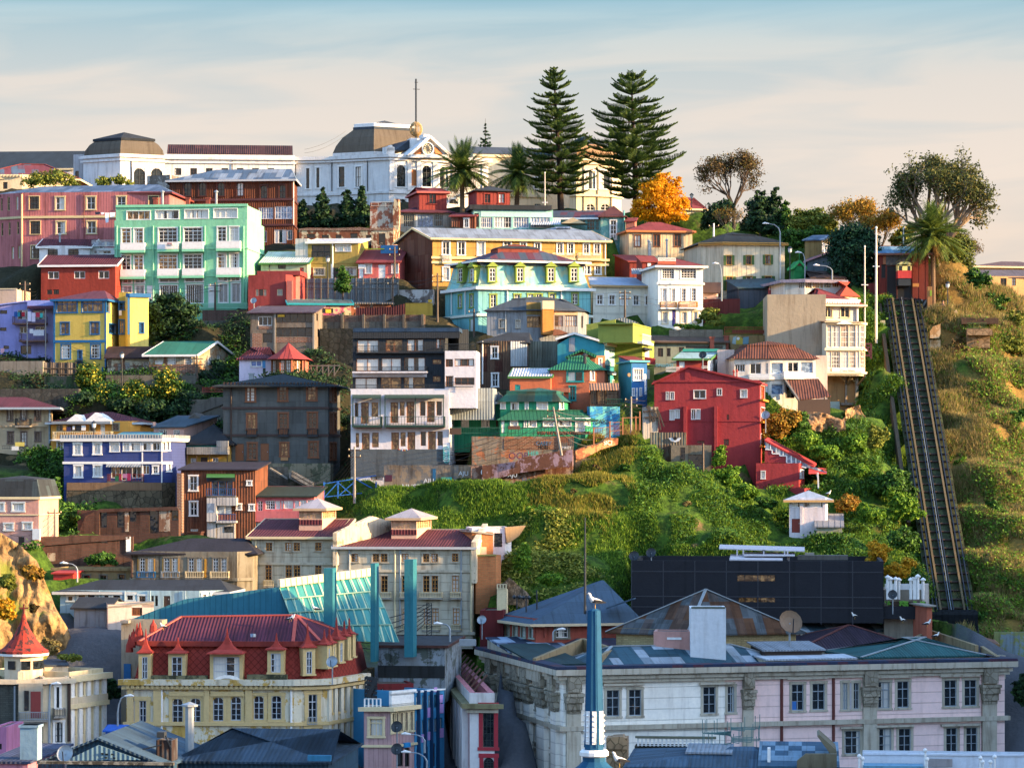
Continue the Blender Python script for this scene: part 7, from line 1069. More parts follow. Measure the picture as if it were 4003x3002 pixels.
for y0,y1 in((1040,1160),(1250,1370)):b.row(0,[1512,1565,1618,1668,1710],34,y0,y1,'az')
lp_=P('lilac_panel','#b98fc4')
for x0,x1,y0,y1 in((1598,1642,1140,1225),(1690,1735,1110,1190),(1545,1590,1370,1440),(1600,1640,1350,1420),(1690,1735,1320,1400),(1655,1680,965,1005),(1690,1730,1030,1100)):b.bx('lilac_panel',lp_,0,x0,y0,x1,y1,.0,.06)
for x in(1534,1590,1645,1700):b.bx('fin',P('fin_navy','#153a5a'),0,x-3,990,x+2,1700,0,.35)
b.W(0,[(1500,1500,1540,1650),(1560,1480,1600,1650),(1620,1450,1660,1650)],'hole')
b=B('L','grey_workshop_wall','long stained grey workshop wall with low dark roof','workshop',[1165,1745],598,900,Y=247,d=12,wall=mat('grey_stained','#7c8890','peel','#4e5650',amt=.3,dt=.7));b.roof('shed',530,mat('roof_dark'),over=.3,fm=mat('rust_dark'));b.bx('foil_patch',GALV,0,1870,550,2010,605,-3,-2.5);b.bx('dark_lower',mat('black_mould','#24292b',dt=.5),0,1165,775,1745,880,-.02,.05)
b=B('L','metal_stair','black steel outside stair between the ochre mansion and the pink corner house','stair',[1050,1160],880,1060,Y=241,d=2,wall=DKMET,ctrl=0,ext=.1);b.H=.02;m=M()
for i in range(6):m.bar(b.pt(1055+i*20,870,0),b.pt(1055+i*20,1055,0),.08)
for i in range(5):m.bar(b.pt(1060,880+i*38,-.2),b.pt(1160,900+i*38,-.2),.08,.3)
m.bar(b.pt(1080,1050,-.3),b.pt(1155,880,-.3),.1,.4);b.mk(m,'frame',DKMET)
# - palace, striped house, foreground roofs
pwt=mat('palace_white','#f4ecdc','ashlar',per=.95,dt=.18);ppk=mat('palace_pink','#f7cfc4','ashlar',per=.95,dt=.14);pst=mat('palace_stone','#b8ae98',dt=.5);orn=mat('carved_stone','#a69c86','stone','#6d6552',dt=.5)
tpm=mat('palace_roof_teal','#2c5260','patch','#a9b4bc',per=(.95,2.6),amt=.28,dt=.5,var=.25);tmm=mat('palace_roof_maroon','#352838','corr',var=.3)
sty('pal',P('frame_paleblue','#8b959c'),(2,2),tr=.3,sur=(pst,.22),pn=(GL_D,GL_D,GL_C));sty('pnw',P('frame_paleblue'),(1,3),sur=(pst,.2),pn=(GL_D,))
b=B('N','palace','long ornate palace, white left and pink right, with giant pilasters and patched metal roofs','palace',[110,780,4594],812,1750,Y=238,ro=[-74.6,8.5],main=1,d=None,wall=pwt,ext=3)
QO=2543.8;L=b.fb(1)[3];
wh=[(1153,988,1262,1215),(1346,983,1452,1210),(1988,960,2095,1190)];pk_=[(-345,955,-288,1180)]+[(210,938,312,1165),(388,932,495,1158),(650,925,690,1155),(745,925,790,1150),(957,918,1055,1145),(1122,912,1222,1140),(1530,903,1635,1130),(1703,900,1808,1125),(665,1340,800,1540),(965,1320,1070,1540),(1135,1320,1240,1540),(1545,1315,1640,1525),(1718,1310,1815,1525)]
b.W(1,wh+[(x0+QO,y0,x1+QO,y1) for x0,y0,x1,y1 in pk_],'pal');lw=pk_[9:]
sx=b.on(1,2190,900)[0];hs=[h for h in b.holes[1] if h[0]>sx];m=M();zt=b.H-.8;cur=sx
U=[sx]+sorted({v for h in hs for v in(h[0]-.25,h[1]+.25)})+[L]
for a,c in zip(U,U[1:]):
 mid=(a+c)/2;hh=sorted((h[2]-.2,h[3]+.25) for h in hs if h[0]-.25<mid<h[1]+.25);z=-3
 for z0,z1 in hh+[(zt,zt)]:b.obox(m,1,a,c,-.01,.03,z,z0);z=z1
b.mk(m,'pink_facade',ppk)
b.row(0,[240,278,355,455,548,590,672,708],20,800,1060,'pnw')
b.row(0,[245,282,345,395,440,475,540,588,680,712],18,1190,1330,'pnw');b.row(0,[245,282,345,395,440,475,540,588,680,712],18,1400,1520,'pnw')
ZC=b.zy(905)
for f,x0,x1,yc in((1,800,922,965),(1,2325,2415,910),(1,QO+820,QO+935,890),(1,QO+1850,QO+1972,868),(0,160,205,720),(0,268,320,810),(0,375,440,860),(0,462,518,885),(0,578,645,930),(0,700,745,965)):
 a=b.on(f,x0,1000)[0];c=b.on(f,x1,1000)[0];s0,s1=sorted((a,c));z1=b.zy(905);m=M();b.obox(m,f,s0,s1,-.02,.35,-3,z1);o=b.mk(m,'pilaster',pst if f else pwt);w=(s1-s0)*.12
 m=M();
 for k,(ww,dz0,dz1,t) in enumerate(((.0,-.9,-.6,.45),(.4,-.6,.0,.6),(1.,0,.55,.75),(1.5,.55,.8,.85))):b.obox(m,f,s0-w*ww,s1+w*ww,0,t,z1+dz0-1.9,z1+dz1-1.9)
 b.mk(m,'capital',orn,o);m=M();b.obox(m,f,s0,s1,0,.7,b.H-1.9,b.H-.5);b.mk(m,'console',orn,o)
for z,h,o_,nm in((b.H-.2,.5,.9,'cornice'),(b.H-.7,.3,.55,'cornice_lower'),(b.zy(925)+.1,.25,.35,'architrave'),(b.zy(1320),.4,.4,'string_course')):b.belt(0,h,o_,pst,nm,z=z)
b.dent(1,838,110,mt=pst,w=.18,h=.3,out=.55,name='dentils');b.dent(0,838,60,mt=pst,w=.18,h=.3,out=.55,name='dentils')
for x0,x1,y in((1130,1480,935),(1965,2270,925),(QO+175,QO+520,880),(QO+940,QO+1250,868),(QO+1500,QO+1840,858),(QO+640,QO+825,1308),(QO+940,QO+1270,1295),(QO+1510,QO+1850,1285)):b.bx('window_hood',pst,1,x0,y,x1,y+18,0,.4)
for x in(120,568):b.pipe(1,QO+x,850,1560,P('pipe_rust2','#5e2c24'),.14)
b.pipe(1,QO+1860,850,1520,P('pipe_rust2'),.14);b.bx('blue_board',P('board_blue','#2a6ab0'),1,QO+214,1085,QO+250,1158,-.12,-.1);b.bx('shutter_panel',P('panel_pale','#a6a3a8'),1,QO+692,925,QO+742,1155,0,.05)
b.mansard([(-.9,.05),(-.85,.3),(.3,.34)],mat('eave_navy','#23304a','patch','#4a2c38',amt=.4,per=(2.,3.)),name='eave_roof');m=M();m.poly([(p.x,p.y,b.H-.1) for p in b.p]);b.mk(m,'roof_deck',mat('roof_dark'))
def rv(t,xs,yt,Yv,d,yr,mt,kind='hip',ins=None,cap=None,ro=(8.5,)):
 r=B(t,*X_,xs,yt,yt+6,Y=Yv,ro=list(ro),d=d,wall=pst,sub=b,ext=1.5);r.roof(kind,yr,mt,over=.15,ins=ins,cap=cap,name='roof');r.done();return r
rv('N',[1040,2820],780,243,9,600,tpm,ins=(3,5),cap=P('ridge_grey'));rv('N',[560,960],765,243,13,590,mat('roof_green_dark','#17383a','sheet',var=.2),kind='shed');rv('N',[860,2380],600,256,9,492,mat('palace_roof_plum','#4a2f44','patch','#3c5264',per=(.9,4.),amt=.5),ins=(2,6))
rv('N',[330,880],660,252,9,530,mat('roof_strips','#23344a','patch','#8fa3b8',per=(3.,.8),amt=.4),kind='shed');rv('Q',[820,1870],700,249,9,535,mat('palace_roof_green','#1f5a5a','corr',var=.15),ins=(8,6),cap=P('ridge_grey'));rv('Q',[250,1330],640,257,10,430,tmm,ins=(7,5),cap=P('ridge_rust','#5e3430'));rv('Q',[290,1320],480,265,8,335,mat('roof_blue_patchwork','#35505e','patch','#8b9aa4',per=(1.5,1.8),amt=.4,dt=.5),ins=(1,9))
rv('Q',[0,760],720,245,3,688,rwhite,kind='shed');r=B('Q',*X_,[-20,470],640,700,Y=248,ro=[8],d=4,wall=DKWOOD,sub=b);r.roof('shed',570,rgrey,over=.3);r.done();r=B('Q',*X_,[1960,2060],690,700,Y=251,ro=[8],d=1,wall=pst,sub=b);r.done()
m=M();P0,P1=b.pt(0,0,0),0
def gw(x0,y0,v0,x1,y1,v1,w=.35,hh=1.2):
 p,q=b.pt(x0,y0,v0),b.pt(x1,y1,v1);d=v3((q.x-p.x,q.y-p.y,0)).normalized();n=v3((-d.y,d.x,0))*w/2;dn=v3((0,0,-hh));m.hexa([p-n+dn,q-n+dn,q+n+dn,p+n+dn,p-n,q-n,q+n,p+n][:8])
gw(530,712,7,950,540,16);gw(950,540,16,1180,615,9);gw(1100,690,5,1215,620,9);gw(QO+1270,535,14,QO+1400,465,18);gw(QO+1400,465,18,QO+1810,600,8);gw(QO+1700,510,18,QO+2000,700,1.)
b.mk(m,'parapet_walls',mat('parapet_ochre','#8f7a55',dt=.5));
def dish(t,x,y,r,Y,label,mt=None,tilt=(-.3,-1,.45),mast=None,cat='satellite dish'):
 c=at(t,x,y,Y);o=empty('satellite_dish',(c.x,c.y,c.z-(mast or r*1.8)),0,label,cat);n=v3(tilt).normalized();q=n.to_track_quat('Z','Y').to_matrix();base=v3((0,0,(mast or r*1.8)))
 m=M();k=14;rings=[(0,0),(.5,.06),(.85,.2),(1,.3)];V=[]
 for rr,h in rings:V.append([base+q@v3((rr*r*cos(2*pi*j/k),rr*r*sin(2*pi*j/k),h*r)) for j in range(k)])
 for a_,b_ in zip(V,V[1:]):
  for j in range(k):m.poly([a_[j],a_[(j+1)%k],b_[(j+1)%k],b_[j]]);m.poly([b_[j]-q@v3((0,0,.03)),b_[(j+1)%k]-q@v3((0,0,.03)),a_[(j+1)%k]-q@v3((0,0,.03)),a_[j]-q@v3((0,0,.03))])
 m.build('reflector',mt or GALV,o);m=M();m.bar(base+q@v3((0,-r,.3*r)),base+q@v3((0,0,r*.95)),r*.06+.02);m.build('feed_arm',DKMET,o);m=M();m.tube([(0,0,-1),base],r*.06+.025,6);m.build('mast',GALV,o);return o
dish('Q',192,407,1.1,250,'big bronze mesh satellite dish on a mast above the palace roofs',P('dish_bronze','#7a6048'),mast=2.6,tilt=(.3,-1,.5))
for i,(t,x,y,r,Y,lb) in enumerate((('H',548,860,.45,314,'dark dish on the teal roofed house'),('H',1090,1380,.5,303,'pale dish on the lit edge of the crimson house'),('M',1392,1380,.5,268,'left dish on the black hall corner'),('M',1540,1352,.5,269,'right dish on the black hall corner'),('F',205,280,.4,339,'dish on the red block house by the purple roof'),('L',773,745,.5,233,'dish on the cornice of the ochre mansion'),('L',1332,1308,.5,232,'upper black dish on the pink corner house'),('L',1332,1500,.5,231,'lower black dish on the pink corner house'),('L',808,1535,.5,228,'black dish by the foot of the ochre mansion'),('L',870,1515,.5,228.5,'grey dish by the foot of the ochre mansion'),('J',570,1540,.55,172,'pale dish on the foreground gable roof'),('Q',1084,165,.45,262,'pale dish on the concrete parapet by the black hall'),('K',2178,1490,.45,262,'dish on the maroon block'))):dish(t,x,y,r,Y,lb+', round',[GALV,DKMET][('black' in lb) or ('dark' in lb)])
sw_=mat('striped_white','#cfcac6',dt=.35);sr=mat('striped_red','#8f2636',dt=.25)
b=B('L','striped_house','white building with crimson recesses between tall white columns and a bare roof terrace','building',[1735,1960,2175],1010,1720,Y=236,ro=[-85,0],main=1,d=None,wall=sw_);b.flat(1.,th=.5,mt=mat('deck_brown','#7d6a55','peel','#5a5a3a'),pm=mat('parapet_rose','#a8646a','ashlar'));b.W(1,[(2075,1130,2170,1480)],sty('ra',P('frame_dkgreen','#23302c'),(3,6),arch=1,sur=(P('arch_red','#9a2430'),.35),pn=(GL_D,)));b.W(1,[(2080,1570,2170,1700)],'ra')
m=M();b.obox(m,0,.3,b.fb(0)[3]-.3,.0,.03,-3,b.H-1.2);b.mk(m,'red_recess',sr);L0=b.fb(0)[3]
for i in range(9):m=M();s_=L0*(i+.3)/9;b.obox(m,0,s_,s_+L0*.055,.0,.6,-3,b.H-1.);b.mk(m,'column',sw_)
b.belt(0,.4,.7,mat('cornice_olive','#7d7650',dt=.5),'cornice',z=b.H-1.1);b.belt(0,.3,.3,pst,'string_course',z=b.zy(1165),faces=[1]);
for i in range(9):m=M();s_=L0*(i+.6)/9.6;p=b.fp(0,s_,-.3,b.H-.5);m.bar(p,p+v3((1.4,.6,1.7)),.14);b.mk(m,'rusted_beam',P('beam_rust','#4a3026'))
# - foreground roofs
fr=mat('fore_roof_blue','#38566c','corr',dt=.45,var=.3);fb_=mat('fore_blue_wall','#24485e','corr')
b=B('J','foreground_warehouse','blue grey corrugated gable roof with small square vents in the foreground','warehouse',[310,1420],1612,1750,Y=175,d=11,wall=fb_);b.roof('gable_y',1392,fr,over=.3,rx=.49);b.ex([(565,1598),(850,1462),(1215,1590)],-.35,-.25,'gable_cladding',mat('fore_gable','#5f8496','corr',dt=.2));
for x,y in((872,1530),(910,1535),(960,1535),(905,1565),(975,1568)):b.bx('vent',GL_D,0,x,y,x+22,y+12,.38,.42)
b=B('J','foreground_shed','violet blue sheet roof with pink wall strip at the bottom left corner','shed',[-120,240],1600,1700,Y=173,d=10,wall=mat('rose_wall','#a86a7c'));b.roof('shed',1480,mat('fore_roof_violet','#3c4560','corr',var=.3),over=.2);b.chim(268,1450,1.1,1.2,1.5,mat('pale_chim','#6f8fa0'))
b=B('J','foreground_warehouse','large deep blue roof with a hipped ridge in front of the ochre mansion','warehouse',[1480,2838],1585,1760,Y=178,d=12,wall=fb_);b.roof('hip',1318,mat('fore_roof_navy','#2a4256','corr',dt=.5,var=.35),over=.3,ins=(10,7.5));b.bx('front_parapet',mat('fore_band','#1f6d92',dt=.2),0,2660,1550,2860,1600,.3,.6);b.chim(1640,1420,.6,2.2,3,GALV,kind='t')
b=B('J','roof_clutter','rusty tank stand and boards between the two foreground roofs','roof clutter',[1350,1490],1420,1600,Y=176,d=1.5,wall=mat('clutter_grey','#5d6468','rust','#3c2c26',dt=.5));b.flat(.05);b.bx('barrel',P('barrel_dark','#2a2e30'),0,1355,1350,1420,1400,-.8,-.1);m=M();m.bar(b.pt(1180,1512,0),b.pt(1400,1460,0),.08);m.bar(b.pt(1430,1380,0),b.pt(1480,1490,0),.08);b.mk(m,'loose_beams',DKMET)
b=B('J','foreground_parapet','dark teal wall with a broken concrete gutter across the bottom of the picture','wall',[580,1500],1625,1720,Y=171,d=1,wall=fb_);b.flat(.05);b.bx('gutter',mat('gutter_old','#8a8474','peel','#4a4438',dt=.5),0,330,1600,1500,1625,-.05,.2)
b=B('N','workshop_block','cluster of blue grey patched roofs with a glazed lantern at the bottom centre','building',[1335,2650],1640,1720,Y=196,d=12,wall=mat('cl_wall','#4d5a60'));b.roof('hip',1470,fr,over=.3,ins=(8,2));r=B('N',*X_,[1860,2215],1520,1560,Y=199,d=5,wall=DKMET,sub=b);r.roof('shed',1450,rgrey,over=.2);r.done()
b=B('Q','foreground_block','ochre parapet block with curved gable and blue patched roof at the bottom right of centre','building',[-60,600],1640,1720,Y=193,d=9,wall=mat('ochre_dirty','#6f664e',dt=.6));b.roof('shed',1430,mat('fore_roof_patch','#2a5068','patch','#6f8a9c',per=(1.6,1.6),amt=.5),over=.2);b.ex([(255,1600),(330,1540),(600,1540),(600,1659),(255,1659)],-.3,.2,'front_parapet',mat('ochre_dirty'));b.ex([(430,1385),(450,1375),(590,1500),(600,1540),(545,1540)],2,6,'side_gable',mat('ochre_dirty'));b.bx('white_bin',WH,0,0,1490,25,1620,-2,-1.2)
b=B('N','spiral_stair','green steel spiral stair cage on the foreground roofs','spiral stair',[2060,2330],1395,1450,Y=203,d=2,wall=CONC,ctrl=0);b.H=.02;m=M();c=b.pt(2230,1400,1)
for i in range(26):
 a=i*.5;m.bar(c+v3((0,0,-1+i*.07)),c+v3((2.1*cos(a),1.*sin(a),-1+i*.07)),.06);m.bar(c+v3((2.1*cos(a),1.*sin(a),-1+i*.07)),c+v3((2.1*cos(a),1.*sin(a),0+i*.07)),.05)
b.mk(m,'treads',P('stair_green','#4f7472'))
b=B('N','balustrade_terrace','white balustrade above a mossy black wall in front of the palace','terrace',[1395,2100],1472,1560,Y=215,d=2,wall=mat('moss_wall','#3c3d33','stone','#23251f',dt=.5));b.rail(0,1425,1402,2090,1470,.1,WH,dense=.3,th=.13);b.bx('rail_cap',mat('cap_moss','#6a6a55'),0,1400,1385,2100,1402,-.15,.3)
b=B('N','rubble_pier','broken tan wall stub behind the blue mast','wall',[1150,1330],1400,1560,Y=210,d=2,wall=mat('tan_rubble','#a8845a','stone','#5a4a34'));b.ex([(1150,1420),(1200,1395),(1290,1390),(1330,1440),(1330,1500),(1150,1500)],-.2,2,'broken_top',mat('tan_rubble'));b.flat(.1)
b=B('Q','white_terrace','white rendered roof terrace with pierced balustrade panels and ball topped posts','terrace',[830,2500],1545,1700,Y=188,d=3,wall=mat('terr_white','#c4ccd6',dt=.15));b.bx('balustrade_wall',mat('terr_white'),0,830,1528,2500,1545,-.1,.1)
for x0,x1 in((905,1165),(1200,1495),(1535,1825)):b.W(0,[(x,1568,x+14,1605) for x in range(x0,x1,24)],sty('bal',P('terr_wh','#b9c2cc'),(1,1),pn=(GL_D,),fw=.01,dep=.19))
for x,y in((795,1575),(822,1595),(1365,1525),(1380,1600),(1842,1590),(1862,1625),(1928,1625),(1965,1580)):
 p=b.pt(x,y,-1.5);m=M();m.tube([(p.x,-1.5,p.z-2.5),(p.x,-1.5,p.z)],.07,8);m.lathe((p.x,-1.5,p.z),[(.02,-.02),(.13,.05),(.15,.14),(.1,.24),(.02,.28)],8);b.mk(m,'ball_post',WH)
b.bx('awning_frame',mat('teal_awn','#5f8fa8'),0,830,1640,1350,1665,.3,2);b.bx('grey_sail',mat('sail_grey','#8f8a8a'),0,1380,1580,1600,1650,.4,.5)
o=empty('ornamental_mast',at('N',1045,1659,100)-v3((0,0,2)),0,'tall royal blue ornamental mast with white relief panels in the foreground','mast');Z0=at('N',0,1659,100).z-2;zz=lambda y:at('N',0,y,100).z-Z0;sc_=100/F/2.212;xo=lambda x:(x-1045)*sc_*1000/1000
bm_=P('mast_blue','#1b4a68',rough=.75,spec=.15);k=100/F*1000/2212
m=M();W_=lambda px:px*k/2*.92
m.lathe((0,0,0),[(W_(420),0),(W_(360),zz(1659)),(W_(300),zz(1640)),(W_(215),zz(1600)),(W_(215),zz(1560))],12);m.lathe((0,0,0),[(W_(190),zz(1500)),(W_(180),zz(1300)),(W_(150),zz(790)),(W_(130),zz(430)),(W_(118),zz(300)),(W_(60),zz(285))],8,pi/8);m.build('shaft',bm_,o)
m=M();m.lathe((0,0,0),[(W_(225),zz(1562)),(W_(275),zz(1550)),(W_(275),zz(1520)),(W_(235),zz(1500))],16);m.build('white_collar',WH,o)
for a in range(0,360,45):
 m=M();r0=W_(178);v=v3((cos(R(a-90)),sin(R(a-90)),0));m.bar(v*W_(172)+v3((0,0,zz(1450))),v*W_(160)+v3((0,0,zz(1165))),.16,.06,v)
 for j in range(6):q=v*W_(178)+v3((0,0,zz(1430-j*45)));m.lathe(q,[(.02,-.04),(.06,0),(.02,.04)],6)
 m.build('relief_panel',WH,o)
for a in range(0,360,90):
 m=M();v=v3((cos(R(a-80)),sin(R(a-80)),0));m.tube([v*W_(182)+v3((0,0,zz(1480))),v*W_(112)+v3((0,0,zz(300)))],.025,6);m.build('rib',bm_,o)
m=M();x0=-.33;m.tube([(x0,0,zz(330)),(x0+.01,0,at('M',940,1045,100).z-Z0)],[.05,.022],6);m.build('rod',DKMET,o)
GW,GB,GY=P('gull_white','#d9d6cf',rough=.8),P('gull_black','#17181b',rough=.7),P('gull_yellow','#b98a2a')
def gull(t,x,y,Y,s,face,label,grp=None):
 c=at(t,x,y,Y);o=empty('seagull',c,0,label,'bird',grp);o.scale=(s,s,s);f=face;m=M()
 m.tube([(f*.30,0,.22),(f*.2,0,.24),(f*.05,0,.26),(-f*.1,0,.30),(-f*.17,0,.40),(-f*.19,0,.49),(-f*.235,0,.52),(-f*.26,0,.51)],[.015,.05,.095,.095,.06,.048,.045,.02],10);ob=m.build('body',GW,o,smooth=1)
 m=M()
 for sd_ in(-1,1):m.hexa([v3(p) for p in((-f*.1,sd_*.09,.2),(f*.2,sd_*.07,.18),(f*.38,sd_*.03,.2),(f*.0,sd_*.1,.2),(-f*.12,sd_*.075,.33),(f*.15,sd_*.07,.30),(f*.36,sd_*.03,.23),(f*.0,sd_*.105,.31))])
 m.build('wings',GB,ob);m=M();m.tube([(-f*.25,0,.515),(-f*.315,0,.495)],[.016,.006],5);m.build('beak',GY,ob);m=M()
 for sd_ in(-1,1):m.tube([(0,sd_*.03,.18),(0,sd_*.03,0)],.009,4)
 m.build('legs',GY,ob);return o
gull('N',1055,285,100,1.05,1,'black backed gull standing on top of the blue mast');gull('N',1265,1655,97,1.,1,'sunlit gull at the foot of the blue mast')
for t,x,y,Y,s,l in(('L',628,318,239,1.1,'gull on the ridge of the ochre mansion roof'),('L',402,405,237,1.,'left gull of a pair on the mansion roof corner'),('L',420,398,237,1.,'right gull of a pair on the mansion roof corner'),('Q',755,375,262,1.,'gull on the blue patched palace roof'),('Q',1172,412,256,1.,'gull on the maroon palace ridge'),('Q',1382,445,250,1.1,'gull on the ochre palace parapet'),('Q',1458,548,248,1.,'gull below the parapet on the green palace roof'),('J',1412,470,237,1.,'white gull on the left slope of the mansion roof'),('O',672,1290,271,1.,'gull on the white roof canopy of the black hall'),('O',1188,755,287,1.,'gull on the pale blue cottage roof')):gull(t,x,y,Y,s*1.2,random.choice((-1,1)),l)
if B.cur:B.cur.done()
# - terrain from the house platforms and the visible slopes
GP=[]
def gp(*a):GP.extend(a)
gp((745,1080,300),(830,1060,300),(920,1045,299),(1000,1030,299),(1100,1030,298),(1200,985,299),(1250,962,300),(1330,940,300),(1400,950,299),(1470,985,298),(1520,1030,296),(1580,1075,294),(1650,1125,291),(1700,1175,288),(760,1105,296),(900,1110,291),(1000,1140,284),(1080,1150,283))
gp((1200,1030,294),(1300,1030,293),(1400,1050,292),(1450,1110,287),(1300,1110,287),(1180,1110,287),(1550,1150,284),(1650,1180,283),(1350,1190,281),(1250,1200,280),(1150,1200,280),(1100,1280,271),(1200,1275,272),(1350,1255,275),(1500,1215,279),(1500,1180,282),(1700,1240,279),(1800,1260,276))
gp((1655,900,308),(1700,930,308),(1760,980,305),(1800,1020,302),(1850,1050,300),(1880,1000,305),(1850,900,313),(1908,800,322),(1908,700,333),(1908,640,340),(1840,930,312),(1800,925,313),(1875,900,316),(1750,1080,294),(1820,1120,291),(1900,1100,296),(1960,1200,286),(1900,1200,284),(1980,1300,277),(1880,1250,277),(1780,1200,284))
for i in range(9):     # under the funicular
 t=i/8;x=1944+(2062-1944)*t;y=672+(1361-672)*t;Y=338+(279-338)*t;gp((x-42,y+7,Y),(x,y+9,Y),(x+42,y+6,Y))
gp((2040,668,338),(2100,690,336),(2150,700,338),(2212,690,345),(2280,700,350),(2050,760,330),(2120,780,328),(2212,790,332),(2090,900,318),(2160,900,318),(2230,880,325),(2110,1000,308),(2170,1020,306),(2230,1000,312),(2130,1100,298),(2200,1120,296),(2260,1100,300),(2130,1200,289),(2200,1220,287),(2140,1300,281),(2210,1330,280),(2150,1380,275),(2230,1400,275),(2300,1300,284),(2300,1000,315),(2350,800,335))
gp((2170,1450,265),(2240,1450,265),(2190,1560,247),(2260,1560,247),(2190,1680,232),(2260,1680,232),(2120,1430,270))
gp((1800,880,318),(1830,890,320),(1860,890,320),(1790,900,314),(1760,905,315),(1835,905,317),(1700,1195,286),(1735,1200,285),(1770,1205,284),(1730,1165,289))
gp((0,1010,306),(60,950,312),(100,1010,302),(120,1100,290),(170,1150,284),(60,1180,280),(0,1190,280),(300,860,318),(400,850,318),(450,900,312),(350,930,309),(250,840,320),(100,850,322),(30,820,324),(480,780,330),(330,730,335),(420,700,337),(720,760,330),(735,900,312),(745,1000,304))
gp((700,450,392),(800,450,392),(1000,455,390),(1200,452,390),(1400,455,388),(1500,465,382),(1600,500,372),(1700,505,368),(1780,520,362),(1850,560,355),(2050,560,352),(-100,440,388),(300,440,392),(2130,620,352),(2240,640,360))
pts=[tuple(at('P',x,y,Y)) for x,y,Y in GP]+CTRL
for X in range(-240,241,30):
 pts+=[(X,430,33 if X<20 else 30-.25*(X-20)),(X,480,26-.1*abs(X)),(X,560,0),(X,700,-34),(X,215,-29),(X,150,-30),(X,60,-33)]
for Yv in (250,290,330,380):pts+=[(-130,Yv,(Yv-290)*.32-8),(-200,Yv,(Yv-290)*.3-12),(90,Yv,(Yv-290)*.22-14),(140,Yv,(Yv-290)*.1-22),(220,Yv,-30)]
PT=np.array(pts)
def axis(dense0,dense1,step,lo,hi):
 a=list(np.arange(dense0,dense1+.01,step));s=step
 while a[0]>lo:s*=1.35;a.insert(0,a[0]-s)
 s=step
 while a[-1]<hi:s*=1.35;a.append(a[-1]+s)
 return np.array(a)
GX=axis(-78,78,1.1,-9000,9000);GY_=axis(228,420,1.1,-300,16000)
XX,YY=np.meshgrid(GX,GY_);Q=np.stack([XX.ravel(),YY.ravel()],1);ZZ=np.zeros(len(Q))
for i in range(0,len(Q),4000):
 d=((Q[i:i+4000,None,:]-PT[None,:,:2])**2).sum(2)+.4;wgt=d**-2.;ZZ[i:i+4000]=(wgt*PT[None,:,2]).sum(1)/wgt.sum(1)
ZZ=ZZ.reshape(XX.shape);far=(np.abs(XX)>260)|(YY>760)|(YY<20);ZZ[far]=-35
def sm(v,a,b):t=np.clip((v-a)/(b-a),0,1);return t*t*(3-2*t)
zc=-27+np.clip((YY-236-np.clip(XX-4,0,45)*.3),0,40)*1.1;ZZ=np.where((YY<262)&(YY>60),np.minimum(ZZ,zc),ZZ)
ZZ+=46*sm(XX,72,112)*(1-sm(XX,260,500))*sm(YY,120,150)*(1-sm(YY,250,266))*1.05      # unseen hill added right of the frame to shade the foreground
for poly,zb in FOOT:
 p=np.array(poly);x0,x1,y0,y1=p[:,0].min(),p[:,0].max(),p[:,1].min(),p[:,1].max();ix=np.where((GX>x0-1.5)&(GX<x1+1.5))[0];iy=np.where((GY_>y0-1.)&(GY_<y1+1.5))[0]
 if len(ix)*len(iy)==0:continue
 gx,gy=np.meshgrid(GX[ix],GY_[iy]);ins=np.ones(gx.shape,bool);n=len(p)
 for i in range(n):
  a,b_=p[i],p[(i+1)%n];e=b_-a;cr=e[0]*(gy-a[1])-e[1]*(gx-a[0]);ins&=cr>-1.2*np.hypot(*e)
 sub=ZZ[np.ix_(iy,ix)];sub[ins]=np.minimum(sub[ins],zb-.1);ZZ[np.ix_(iy,ix)]=sub
nz=np.array([mnoise.noise(v3((x*.22,y*.22,0)))*.55+mnoise.noise(v3((x*.7,y*.7,5)))*.28 if abs(x)<90 and y<430 else 0. for x,y in Q]).reshape(XX.shape);ZZ+=nz
def ground(x,y):
 x=np.asarray(x,float);y=np.asarray(y,float);i=np.clip(np.searchsorted(GX,x)-1,0,len(GX)-2);j=np.clip(np.searchsorted(GY_,y)-1,0,len(GY_)-2)
 a=(x-GX[i])/(GX[i+1]-GX[i]);b_=(y-GY_[j])/(GY_[j+1]-GY_[j]);return ZZ[j,i]*(1-a)*(1-b_)+ZZ[j,i+1]*a*(1-b_)+ZZ[j+1,i]*(1-a)*b_+ZZ[j+1,i+1]*a*b_
def hit(sx,sy,Y0=262,Y1=425):
 """first ground point met by the view rays through photo pixels (sx,sy)"""
 sx=np.atleast_1d(sx).astype(float);sy=np.atleast_1d(sy).astype(float);out=np.full(len(sx),np.nan)
 for Yv in np.arange(Y0,Y1,.7):
  z=(HY-sy)*Yv/F;g=ground((sx-CX)*Yv/F,np.full(len(sx),Yv));h=np.isnan(out)&(g>=z);out[h]=Yv
 return out
g=G('terrain_ground');tc=g.n('ShaderNodeTexCoord').outputs['Object'];sp=g.n('ShaderNodeSeparateXYZ',{0:tc});n1=g.noise(tc,.09,5,.6);n2=g.noise(tc,.8,5,.65);n3=g.noise(tc,3.5,3)
dry=g.math('ADD',g.step(sp.outputs[0],30.,58.),g.math('MULTIPLY',g.math('SUBTRACT',n1,.5),2.2))
col=g.mix(g.step(n2,.4,.62),srgb('#2c4016'),srgb('#46601f'));col=g.mix(g.math('MULTIPLY',g.step(sp.outputs[0],12.,2.),g.step(sp.outputs[1],296.,304.)),col,g.mix(n2,srgb('#27281a'),srgb('#3a3626')));col=g.mix(g.step(dry,.45,.95),col,srgb('#7a6234'));col=g.mix(g.step(g.noise(tc,.35,5),.6,.72),col,srgb('#6b5a3e'));col=g.mix(g.math('MULTIPLY',g.step(n3,.4,.7),.5),col,g.mix(1.,col,(.4,.4,.4),'MULTIPLY'))  # left slope darkened by position: bare earth plus house shade put into colour
